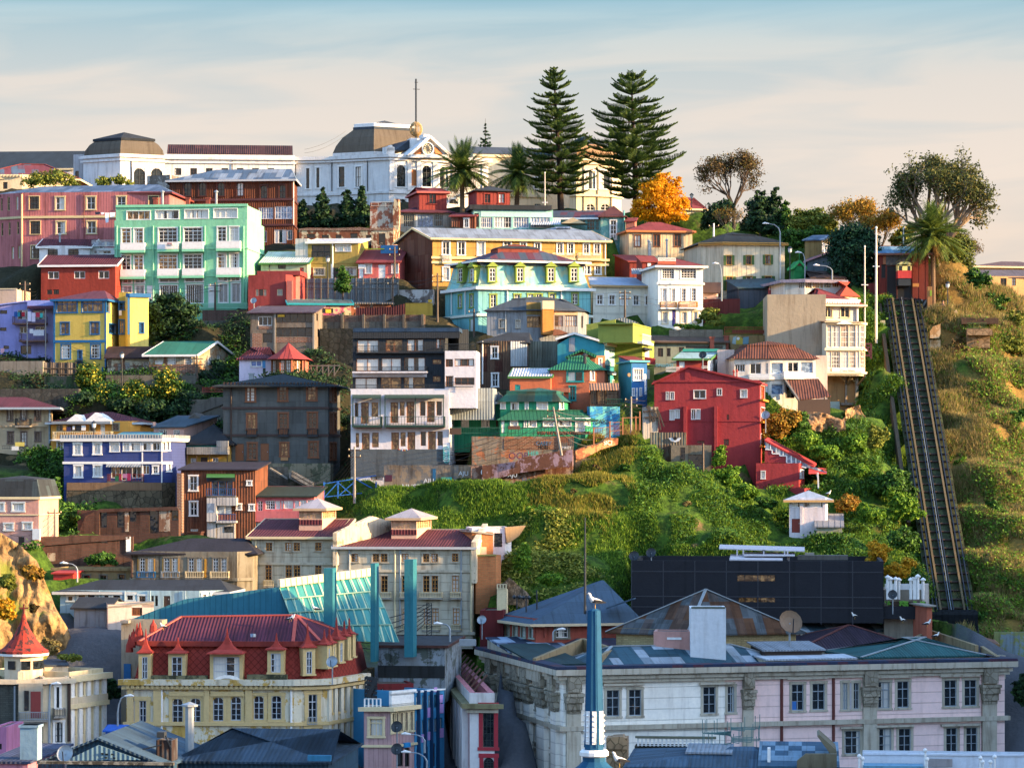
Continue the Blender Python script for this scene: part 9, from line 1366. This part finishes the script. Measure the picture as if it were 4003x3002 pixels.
# - cliff at the left
def cliff():
 o_=[(-60,1150),(0,1150),(40,1175),(80,1210),(100,1260),(120,1310),(145,1350),(158,1385),(170,1440),(190,1490),(240,1530),(240,1600),(-60,1600)]
 xs=np.linspace(-60,235,90);ridge=np.interp(xs,[p[0] for p in o_[:10]]+[240],[p[1] for p in o_[:10]]+[1500]);V=[];n=60
 for i,x in enumerate(xs):
  row=[]
  for j in range(n+8):
   t=min(j,n)/n;y=ridge[i]+(1640-ridge[i])*(1-t);Yv=247+3*t+(x+60)*.02
   p=at('P',x,y,Yv)
   if j>n:p=p+v3((0,(j-n)*2.5,-(j-n)*1.6))
   nn=mnoise.fractal(v3((p.x*.16,3,p.z*.1)),1,2,5)*2.2+mnoise.fractal(v3((p.x*.5,1,p.z*.3)),.8,2,4)*1.3;p=p+v3((nn*.15,-nn,nn*.1 if 0<j<n else 0));row.append(p)
  V.append(row)
 m=M();w=n+8
 for r in V:m.v+=[tuple(p) for p in r]
 for i in range(len(V)-1):
  for j in range(w-1):m.f.append((i*w+j,(i+1)*w+j,(i+1)*w+j+1,i*w+j+1))
 g=G('cliff_rock');tc=g.n('ShaderNodeTexCoord').outputs['Object'];a=g.noise(tc,.3,6,.6);d=g.noise(tc,1.6,5,.6,1.);col=g.mix(g.step(d,.35,.7),srgb('#96784c'),srgb('#5f4c32'));sp=g.n('ShaderNodeSeparateXYZ',{0:tc});gr=g.math('ADD',a,g.math('MULTIPLY',g.step(sp.outputs[0],-84.,-93.),.2));col=g.mix(g.step(gr,.52,.62),col,srgb('#5f6422'));bb=g.bsdf(**{'Base Color':col,'Roughness':.95,'Normal':g.n('ShaderNodeBump',{'Strength':.7,'Distance':.25,'Height':d}).outputs[0]})
 o=m.build('cliff',g.out(bb.outputs[0]),smooth=1);o['kind']='structure';return o
cliff()
for a in (('cliff_bush','dark bush growing on the cliff face','bush','I',270,1180,90,90,3800,LOr,.2,246),('cliff_bush','twiggy dark bush lower on the cliff','bush','I',290,1490,40,45,1200,LB,.18,245),('cliff_scrub','yellow green scrub at the left of the cliff','scrub','I',60,1250,70,90,3500,LO,.2,245.5),('cliff_scrub','orange lit scrub low on the cliff','scrub','I',50,1480,80,110,3500,leafmat('leaf_autumn',['#8f6a1c']),.2,244.5),('dry_bush','pale dry bush behind the turret roof','bush','J',450,600,80,90,2600,GD,.12,243),('green_bush','dark green bush behind the corner mansion','bush','J',950,950,90,110,3800,LD,.2,247),('cliff_scrub','grass cap behind the corner mansion parapet','scrub','J',620,700,120,30,2600,LO,.16,243)):shrub(*a)
T('street_tree','dark street tree on the avenue at the right edge','tree','Q',(2230,1110),252,[(2190,1000,60,110),(2240,900,50,60),(2240,1060,60,60)],3800,.2,LD,.1)

def rock(name,label,t,pts,Y,dep,seed,c1='#a07a4c',c2='#6e5236'):
 """weathered rock face: outline columns (x, top, bottom) in the picture, pushed back dep metres"""
 p0=at(t,pts[0][0],pts[0][2],Y);xs=np.linspace(pts[0][0],pts[-1][0],26);m=M();n=16
 for x in xs:
  y0=np.interp(x,[p[0] for p in pts],[p[1] for p in pts]);y1=np.interp(x,[p[0] for p in pts],[p[2] for p in pts])
  for j in range(n+2):
   q=at(t,x,y1+(y0-y1)*min(j,n-1)/(n-1),Y+dep*.25*min(j,n-1)/n);q=q-p0
   if j>=n:q+=v3((0,(j-n+1)*dep*.4,-.3))
   k=mnoise.fractal(v3((q.x*.6+seed,q.z*.5,seed)),.9,2,4);m.v.append((q.x+k*.25,q.y-k*1.1,q.z))
 w=n+2
 for i in range(len(xs)-1):
  for j in range(w-1):m.f.append((i*w+j,(i+1)*w+j,(i+1)*w+j+1,i*w+j+1))
 o=empty(name,p0,0,label,'rock face');m.build('rock_surface',mat('rock_'+c1[1:3]+'_tan',c1,'peel',c2,amt=.5,dt=.5),o,smooth=1);return o
rock('crag','crumbling ochre rock face under the rusted lean to','O',[(985,30,150),(1090,20,190),(1180,40,200),(1300,90,190),(1330,60,180)],309,5,3)
rock('crag','smooth sunlit plastered rock foot under the glazed galleries','O',[(1330,0,120),(1400,-20,190),(1460,-40,200),(1525,120,215)],314,4,8,'#b8905e','#8a6a48')
rock('crag','brown rock wedge between brick block and ivy slope','M',[(205,1640,1800),(300,1560,1800),(360,1600,1800),(470,1700,1850)],267,5,5,'#7d6448','#54432f')
# - funicular
P0,P1=at('P',1946,650,339),at('P',2062,1375,277)
fu=empty('funicular_track',P1,0,'steep two track funicular with timber sleepers and pale cable troughs on the green slope','funicular track');ax=(P0-P1);Ln=ax.length;ax.normalize();sd_=v3((1,0,0));upv=sd_.cross(ax).normalized()
def tr(s,x,h):return ax*s+sd_*x+upv*h
RB=P('rail_navy','#121a24',rough=.5);SL=P('sleeper_brown','#33241a',rough=.9);TRo=mat('trough_tan','#5c5034','ashlar',per=.5)
for x in(-1.75,-1.35,-.2,.25,1.7,2.15):
 m=M();m.bar(tr(0,x,.35),tr(Ln,x,.35),.11,.18,upv);m.build('rail',RB,fu)
for x in(-1.05,1.35):m=M();m.bar(tr(-3,x,.4),tr(Ln,x,.4),.2,.2,upv);m.build('cable_trough',TRo,fu)
m=M();m.bar(tr(-2,.2,.02),tr(Ln,.2,.02),4.7,.12,upv);m.build('track_bed',mat('bed_shade','#414a24','peel','#2c3018',amt=.6,dt=.6),fu)  # added bed strip, its dark colour holds the shade of the cutting
for i in range(46):s=Ln*i/45;m=M();m.bar(tr(s,-2.,.2),tr(s,2.4,.2),.2,.12,upv);m.build('sleeper',SL,fu)
for i in range(3):m=M();s=Ln*i/14;m.bar(tr(s,-1.9,0),tr(s,-1.9,0)-v3((0,0,3.5)),.25);m.bar(tr(s,2.3,0),tr(s,2.3,0)-v3((0,0,3.5)),.25);m.bar(tr(s,-1.9,-.5),tr(s,2.3,-.5)-v3((0,0,2)),.15);m.build('trestle',DKWOOD,fu)
m=M();m.bar(tr(Ln*.3,-2.9,-.9),tr(Ln,-2.6,-.9),.4,1.5,upv);m.build('side_wall',mat('side_wall_tan','#4f4230',dt=.5),fu);m=M();m.bar(tr(0,0,.5),tr(Ln,.05,.5),.05);m.build('cable',GALV,fu)
b=B('Q','timber_base','dark sheeted timber base under the foot of the funicular','base',[1400,1820],310,560,Y=274,d=4,wall=mat('foot_dark','#272d33','board',per=.6));b.roof('plane',ys=[480,480,305,305],mt=mat('foot_dark'),over=.1)  # dark timber base under the track foot, not a building
b=B('Q','brown_tiled_shed','low shed with brown tiled roof and ochre fascia near the avenue','shed',[1560,1965],575,640,Y=262,d=6,wall=mat('maroon_block'));b.roof('hip',475,mat('tiles_brown2','#6e4a3a','panel',per=(.5,.5)),over=.4,fm=P('fascia_och','#8f6a3a'),ins=(1,3))
b=B('Q','mural_garden_wall','pale garden wall with faded painted mural beyond the avenue','wall',[1960,2400],485,690,Y=268,d=.4,wall=mat('mural_faded','#7f8f96','peel','#8a8f5a',amt=.6,dt=.5));b.flat(.02)
sr_=mat('station_red','#6e2a1e','board',per=.8,dt=.35)
b=B('D','funicular_station','red timber funicular station with patched blue roof and dark open mouth','station',[962,1245,1392],1088,1490,Y=341,ro=[-3,-3],main=0,d=7,wall=sr_);b.one();b.ext=6
b.holes[0]=[];a=b.on(0,1032,1480)[0];c=b.on(0,1118,1480)[0];z0=b.zy(1480);z1=b.zy(1190);b._win(0,a,c,z0,z1,sty('mouth',DKWOOD,(1,1),pn=(P('void','#0b0c0d'),),fw=.1,dep=.19));b.W(0,[(1122,1180,1250,1480)],'mouth');b.W(0,[(985,1180,1022,1300)],'mouth')
b.roof('shed',1020,mat('roof_azure_patch','#3f7fa8','patch','#7fa8c4',per=(1.,1.2),amt=.4),over=.5,fm=P('station_fascia','#6b4638'));b.bx('grey_lintel',mat('lintel_grey','#4a4c4c','board',per=.4),0,1026,1098,1238,1188,0,.1);b.bx('hatch',P('hatch_ochre','#a8743a'),0,1256,1345,1310,1375,0,.05);b.bx('tan_panel',mat('tan_panel','#8a5a38'),0,1000,1110,1028,1180,0,.06)
b=B('D','station_hut','small tan timber hut with green notice beside the palm trunk','hut',[1382,1425],1372,1580,Y=338,d=1.6,wall=mat('hut_tan','#a8743a','board',per=.3));b.flat(.05);b.bx('notice',P('notice_lime','#7f9a2a'),0,1405,1405,1422,1455,.02,.06)
b=B('D','red_fence_panel','dark red panel fence left of the station','fence',[865,962],1345,1500,Y=342,d=.3,wall=mat('fence_red','#6b2620','board',per=.4));b.flat(.02)
for x0,x1,Y,lb in((780,905,340.4,'striped fence of slanting black and white planks left of the track'),(955,1395,340.2,'striped fence of slanting black and white planks across the track head')):
 b=B('D','plank_fence','x' if 0 else lb,'fence',[x0,x1],1488,1590,Y=Y,d=.2,wall=DKWOOD,ctrl=0);b.flat(.02);m=M();L=b.fb(0)[3];n=int(L/.55)
 for i in range(n):x=L*i/n;m.bar((x,-.08,0),(x+.9,-.08,b.H),.22,.05,v3((0,1,0)))
 b.mk(m,'white_planks',mat('plank_white','#a8a39c',dt=.5))
o=empty('funicular_car',at('D',1187,1300,339.3),0,'little red and cream funicular car with two windows docked at the station','funicular car');k=339.3/F*1000/2212;w=118*k;h=140*k
m=M();m.box(-w/2,w/2,0,2.6,0,h*.47);m.build('lower_body',mat('car_red','#b02a2c',dt=.2),o);m=M();m.box(-w/2,-w/2+.12,0,2.6,h*.47,h*.85);m.box(w/2-.12,w/2,0,2.6,h*.47,h*.85);m.box(-w*.18,w*.2,0,.12,h*.47,h*.85);m.box(-w/2,w/2,0,.12,h*.76,h*.88);m.build('upper_body',P('car_cream','#c9bf7a'),o)
for x in(-w*.33,w*.35):m=M();m.box(x-w*.13,x+w*.13,.05,.08,h*.49,h*.76);m.build('window',GL_D,o)
m=M();m.hexa([(-w/2-.1,-.15,h*.85),(w/2+.1,-.15,h*.85),(w/2+.1,2.7,h*.85),(-w/2-.1,2.7,h*.85),(-w*.28,-.15,h),(w*.28,-.15,h),(w*.28,2.7,h),(-w*.28,2.7,h)]);m.build('roof',P('car_cream'),o);m=M();m.box(-w*.45,w*.45,.1,2.5,-.9,0);m.build('undercarriage',DKMET,o)
b=B('D','far_house','long cream house with hipped dark roof at the top right edge','house',[1790,2400],1190,1230,Y=405,ro=[6],d=10,wall=mat('far_cream','#cbb28c'));b.roof('hip',1155,mat('roof_brownred','#5c4440','sheet'),over=.6,fm=CRM,ins=(6,2))
b=B('D','far_tenement','long ochre house with flat grey roof and dark windows at the right edge','house',[1752,1890,2420],1282,1480,Y=388,ro=[-12,5],main=1,d=9,wall=mat('far_ochre','#c2965a'));b.roof('gable_x',1228,mat('roof_greybrown','#5a5256','sheet'),over=.4,ins=0) ;b.W(1,[(2015,1300,2068,1370),(2115,1298,2148,1365)],'d');b.W(0,[(1840,1310,1880,1370)],'w21');b.bx('balcony_box',mat('box_grey','#7a746a'),1,1885,1290,1940,1330,0,1.);b.ext=8
b=B('D','promenade_wall','cracked orange plastered promenade wall below the palm','wall',[1510,1690],1640,1760,Y=336,ro=[-6],d=2,wall=mat('prom_wall','#b8874a','peel','#cfae84',amt=.5));b.flat(.02);b.t='R';b.ex([(1215,130),(1390,35),(1450,210),(1400,245),(1240,280)],-.4,1,'broken_face',mat('prom_wall'));b.t='D'
b=B('R','iron_balustrade','ornate green iron balustrade on a stone terrace','railing',[1515,1800],265,300,Y=331,d=3,wall=mat('terrace_stone','#a8845a','stone','#6b5438'));b.flat(.05);b.rail(0,1518,198,1755,265,.1,P('rail_olivegreen','#3f5a26'),sides=1,dense=.18);b.bx('sloped_base',mat('terrace_stone'),0,1520,275,1830,350,-.5,.8)
b=B('R','terrace_steps','dark timber promenade steps between the railings','steps',[1440,1600],130,215,Y=334,d=2,wall=DKWOOD);b.flat(.05);m=M()
for i in range(6):p=b.pt(1445,140+i*13,-.2);m.box(p.x,p.x+4.4,-.6-.1*i,-.2,p.z-.1,p.z)
b.mk(m,'treads',mat('tread_brown','#5e4632'))
b=B('R','concrete_fence','grey plank fence panel at the head of the funicular','fence',[935,1190],55,140,Y=337,d=.3,wall=mat('fence_taupe','#8a7c68','board',per=.5));b.flat(.02)
b=B('R','promenade_railing','thin green promenade railing by the street lamp','railing',[1190,1390],60,125,Y=336.5,d=.1,wall=CONC,ctrl=0);b.H=.02;b.rail(0,1195,60,1370,125,0,P('rail_olivegreen'),dense=.25)
b=B('R','rock_outcrop_wall','leaning sunlit stub of plastered wall beside the track','wall',[1058,1190],390,420,Y=332,d=.8,wall=mat('prom_wall'));b.H=.1;b.ex([(1058,300),(1100,240),(1190,210),(1190,330),(1170,390),(1060,385)],-.3,.8,'stub',mat('prom_wall'))
b=B('R','viewing_frame','square maroon timber frame with cream corners around the white mast foot','frame',[312,490],345,350,Y=334,d=.3,wall=DKWOOD,ctrl=0,ext=.1);b.H=.02;m=M();
for a,c in (((318,190),(488,190)),((318,340),(488,340)),((322,190),(330,340)),((480,190),(478,340))):m.bar(b.pt(*a,0),b.pt(*c,0),.35)
b.mk(m,'timbers',P('timber_maroon','#5a2a2a'));m=M()
for x,y in((340,198),(470,198),(345,332),(468,332)):p=b.pt(x,y,-.25);m.box(p.x-.35,p.x+.35,-.3,-.2,p.z-.3,p.z+.3)
b.mk(m,'corner_plates',CRM);b=B('H','gallery_bracket','maroon timber bracket frame on the right of the glazed galleries','bracket',[1950,2008],872,880,Y=324,d=.3,wall=DKWOOD,ctrl=0,ext=.1);b.H=.02;m=M()
for a,c in (((1950,762),(2005,762)),((1950,862),(2005,862)),((2003,762),(2003,890)),((1952,780),(2000,850)),((1952,800),(1990,790))):m.bar(b.pt(*a,0),b.pt(*c,0),.22)
b.mk(m,'timbers',P('timber_maroon'))
o=empty('person',at('R',1222,65,336),0,'person in dark clothes seated by the promenade railing','person');m=M();m.tube([(0,0,.0),(0,0,.45),(0,0,.85),(0,.0,1.05),(0,0,1.14),(0,0,1.2),(0,0,1.32),(0,0,1.4)],[.17,.18,.22,.12,.06,.1,.1,.03],10);ob=m.build('body',P('skin_tone','#9a6a50'),o,smooth=1);m=M();m.tube([(0,0,.3),(0,0,.6),(0,0,.98)],[.2,.21,.2],10);m.tube([(-.22,0,.95),(-.27,-.1,.7),(-.12,-.25,.6)],[.07,.06,.05],6);m.tube([(.22,0,.95),(.27,-.1,.7),(.12,-.25,.6)],[.07,.06,.05],6);m.build('jacket',P('jacket_dark','#1f2430'),o);m=M();m.tube([(-.1,0,.35),(-.12,-.45,.4),(-.12,-.5,0)],[.11,.09,.07],6);m.tube([(.1,0,.35),(.12,-.45,.4),(.12,-.5,0)],[.11,.09,.07],6);m.build('trousers',P('trousers_dark','#262a33'),o);m=M();m.lathe((0,.02,1.3),[(.1,-.02),(.115,.04),(.08,.12),(.01,.14)],8);m.build('hair',P('hair_dark','#1a1512'),o)
# - poles, lamps, wires
def flag(t,x,y0,y1,Y,label,arm=None,r=.1):
 p=at(t,x,y1,Y);q=at(t,x,y0,Y);o=empty('white_pole',p,0,label,'pole');h=q.z-p.z;m=M();m.tube([(0,0,-1),(0,0,h*.5),(0,0,h)],[r,r*.85,r*.6],8);m.build('shaft',mat('pole_white','#d8cdb8',dt=.15),o);m=M();m.lathe((0,0,h),[(r*.9,0),(r,.1),(.03,.25)],8);m.build('cap',WH,o)
 if arm:m=M();za=at(t,0,arm,Y).z-p.z;m.bar((-.4,0,za),(.4,0,za),.1);m.build('cross_arm',WH,o)
 return o
flag('D',842,1035,1745,327,'shorter white pole between glazed galleries and track',1358);flag('D',941,870,1790,331,'tall white pole standing in the square maroon frame',1198,.16);flag('D',1177,880,1020,350,'short white flagpole behind the station roof',r=.1);flag('C',288,1060,1375,380,'thin white flagpole before the museum right wing',1310,.09)
def lamp(t,x,y0,y1,Y,label,kind='globe',dx=0):
 p=at(t,x,y1,Y);h=at(t,x,y0,Y).z-p.z;o=empty('street_lamp',p,0,label,'street lamp');m=M()
 if kind=='globe':
  m.tube([(0,0,-.3),(0,0,h*.86)],[.08,.05],6);m.build('post',DKMET,o);m=M();m.lathe((0,0,h*.86),[(.1,0),(.2,.1),(.24,.45),(.3,.5)],8);m.build('lantern',P('lamp_glass','#b9bec0',rough=.3),o);m=M();m.lathe((0,0,h*.86),[(.34,.5),(.2,.65),(.03,.8)],8);m.build('hood',DKMET,o)
 else:
  k=Y/F*SC(t);X=dx*k;m.tube([(0,0,-.3),(0,0,h*.6),(X*.15,0,h*.8),(X*.5,0,h*.95),(X,0,h)],[.09,.08,.06,.05,.04],6);m.build('post',GALV,o);m=M();m.tube([(X*.98,0,h),(X*.98+(.5 if dx>0 else -.5),0,h+.08),(X*.98+(.8 if dx>0 else -.8),0,h+.02)],[.06,.13,.05],8);m.build('lamp_head',WH,o)
 return o
for a in (('C',1557,1245,1480,384,'black park lantern post by the yellow tree'),('B',622,1360,1525,345,'lantern post before the mustard duplex'),('E',1054,628,890,321,'black lantern post below the yellow house'),('E',812,1255,1340,301,'lantern post before the orange house balcony'),('E',1541,1330,1650,301,'lantern post beside the narrow pink house'),('D',1558,1345,1625,336,'lantern post on the promenade'),('D',195,1045,1298,343,'lantern post with two white signs by the green kiosk'),('E',183,180+70,330,338,'lantern post in the shade under the pink tenement'),('I',1332,378,610,296.5,'slim lantern post before the rubble wall')):lamp(*a)
for a in (('D',110,830,1010,350,'curved street lamp above the shuttered house','arm',-100),('D',325,1080,1295,344,'curved street lamp beside the green kiosk','arm',-30),('D',560,1190,1300,339,'curved street lamp over the clapboard gallery','arm',-110),('I',668,1110,1245,269,'curved street lamp on the low ochre house','arm',-80),('J',425,935,1470,229,'angled street lamp before the corner mansion','arm',20),('J',1018,1040,1410,234,'street lamp arm left of the ochre mansion','arm',60),('L',1790,415,540,245,'curved street lamp before the stone tenement','arm',-65),('L',1570,1370,1500,229,'curved street lamp at the blue block, upper','arm',-120),('L',1590,1525,1720,228,'curved street lamp at the blue block, lower','arm',-140),('N',690,465,535,255,'white lamp before the salmon building','arm',35),('K',1898,1525,1630,262,'curved lamp before the stone tenement foot','arm',-65),('H',710,70,370,335,'curved lamp right of the white town house','arm',-25)):lamp(*a)
def upole(t,x,y0,y1,Y,label,arms=2,lean=0,mt=None):
 p=at(t,x,y1,Y);h=at(t,x,y0,Y).z-p.z;o=empty('utility_pole',p,0,label,'utility pole');m=M();m.tube([(0,0,-.5),(lean,0,h)],[.15,.1],7);m.build('pole',mt or P('pole_timber','#4a3a2e'),o)
 for i in range(arms):m=M();z=h-.4-i*.7;m.bar((lean-.7,0,z),(lean+.7,0,z),.1);m.build('cross_arm',DKWOOD,o);m=M();[m.lathe((lean+dx,0,z+.05),[(.05,0),(.06,.1),(.02,.16)],5) for dx in(-.6,0,.6)];m.build('insulators',CRM,o)
 return p+v3((lean,0,h-.3))
W1=upole('E',1860,10,240,345,'thin utility pole before the mint apartment block');W2=upole('B',1200,1250,1525,347,'utility pole between coral cottage and rusted gable');W3=upole('F',1405,60,330,341,'utility pole in front of the grey sheet fence');W4=upole('F',1792,40,440,337,'utility pole left of the turquoise mansard house');W5=upole('F',2108,350,620,330,'leaning black pole beside the turquoise mansard house',1);W6=upole('G',1643,405,690,334,'utility pole before the cream boarded house');W7=upole('E',1703,640,930,322,'dark utility pole before the bungalow');W8=upole('M',765,90,470,293,'leaning pale pole on the grassy slope before the green terrace',2,-.9,CONC);W9=upole('M',1365,0,290,301,'pale utility pole at the lane corner',2,0,CONC);W10=upole('K',1075,-10,440,294,'tall pale pole by the bright blue railing',2,0,CONC);W11=upole('E',215,0,160,340,'timber pole below the pink tenement');W12=upole('I',475,640,930,282,'pale concrete pole on the dark bank',1,0,CONC);W13=upole('C',1748,1490,1640,362,'slim white pole in the park',1,0,WH);W15=upole('M',1988,405,640,296,'thin pole on the lane hut roof',0)
def lattice(t,x,y0,y1,Y,label):
 p=at(t,x,y1,Y);h=at(t,x,y0,Y).z-p.z;o=empty('steel_mast',p,0,label,'mast');m=M()
 for s in(-.22,.22):m.bar((s,0,-1),(s,0,h),.08)
 for i in range(14):m.bar((-.22,0,h*i/14),(.22,0,h*(i+1)/14),.05)
 for i in range(4):m.bar((-1.2,0,h-.2-.35*i),(.3,0,h-.2-.35*i),.06)
 m.build('lattice',DKMET,o);return p+v3((0,0,h))
L1=lattice('K',1720,1340,1660,262,'black lattice mast before the stone tenement')
for a in (('N',378,165,240,262,'left loudspeaker post on the salmon building roof'),('N',458,170,270,261,'right loudspeaker post on the salmon building roof'),('N',550,125,275,262,'thin chimney rod on the slate blue roof')):
 p=at(a[0],a[1],a[3],a[4]);h=at(a[0],a[1],a[2],a[4]).z-p.z;o=empty('roof_post',p,0,a[5],'post');m=M();m.tube([(0,0,-.5),(0,0,h)],.07,6);m.build('post',DKMET,o)
 if 'loud' in a[5]:m=M();[m.lathe((dx,0,h-.2),[(.05,-.2),(.22,.0),(.05,.2)],6) for dx in(-.25,.25)];m.build('speaker_horns',DKMET,o)
def wire(p,q,sag=.6,n=1,dz=.35,label=None,r=.02):
 o=empty('overhead_cable' if n==1 else 'overhead_cables',p,0,label,'overhead cable');
 for k in range(n):
  m=M();a=v3((0,0,-k*dz));c=q-p+v3((0,0,-k*dz));m.tube([a.lerp(c,t)-v3((0,0,sag*(1+.3*k)*4*t*(1-t))) for t in[i/12 for i in range(13)]],r,3,cap=0);m.build('cable',P('cable_black','#17181a'),o)
wire(W8,W9,1.2,6,.28,'bundle of cables from the leaning slope pole to the lane pole',.03);wire(W8,at('K',1800,30,290),1.,4,.4,'cables from the leaning slope pole to the left',.025);wire(W10,at('K',300,230,300),1.6,6,.3,'cables sweeping across the dark timber tenement',.025);wire(W10,at('G',560,1640,296),1.2,3,.4,'cables across the grey base of the modern apartments',.02);wire(W9,at('G',1900,1180,310),.6,5,.25,'cables rising up the steep lane',.02)
wire(W4,W6,1.,2,.4,'cables in front of the turquoise mansard house');wire(W6,at('H',760,330,338),1.,2,.4,'cables in front of the white town house');wire(W3,W4,.6,2,.3,'cables before the rusted sheet gable');wire(W3,at('F',160,60,343),.8,2,.35,'cables over the red block house');wire(W1,at('A',1000,1370,345),.5,3,.3,'cables before the ground floor of the mint block');wire(at('B',780,250,401),at('B',420,410,395),.4,2,.5,'stay wires from the dome to the museum chimney');wire(L1,at('K',900,1470,250),.8,6,.3,'thick cables crossing the glass roof',.05)
wire(W7,at('E',2210,900,321),.9,3,.3,'cables from the bungalow pole to the right');wire(W7,at('E',600,560,329),1.,2,.3,'cables from the bungalow pole to the yellow house');wire(W11,at('A',330,1400,346),.6,4,.3,'cables by the brick red house');wire(W9,at('M',1900,-100,316),.8,3,.3,'cables over the teal roofed house');wire(W12,at('I',0,780,276),1.,4,.4,'cables sagging before the salmon corner house');wire(W5,at('G',600,700,331),.4,3,.2,'cables in front of the weathered house')
o=empty('clothes_line',at('A',905,740,356),0,'white and navy washing on a line across the pink tenement','laundry');k=356/F*1000/2212
for i,(x0,y0,x1,y1,c) in enumerate(((820,728,870,752,'#1c2238'),(872,732,905,752,'#c8cbd8'),(908,735,945,822,'#dfe0e8'),(948,733,998,775,'#d8dae4'))):
 m=M();a=lambda x,y:v3(((x-905)*k,-.02,-(y-740)*k));m.hexa([a(x0+6,y1)-v3((0,.03,0)),a(x1-8,y1-4)-v3((0,.03,0)),a(x1-8,y1-4),a(x0+6,y1),a(x0,y0)-v3((0,.03,0)),a(x1,y0)-v3((0,.03,0)),a(x1,y0),a(x0,y0)]);m.build('garment',P('wash%d'%i,c,rough=.9),o)
b=B('J','blue_tarpaulin_stalls','bright blue tarpaulin canopies in the street gap beside the ochre mansion','market stalls',[912,1090],1330,1420,Y=233,d=3,wall=P('tarp_blue','#1452a8'));b.roof('gable_x',1285,P('tarp_blue'),over=.2)
if B.cur:B.cur.done()
for o in COL.objects:
 if 'label' in o and o.name.startswith('x'):del o['label']
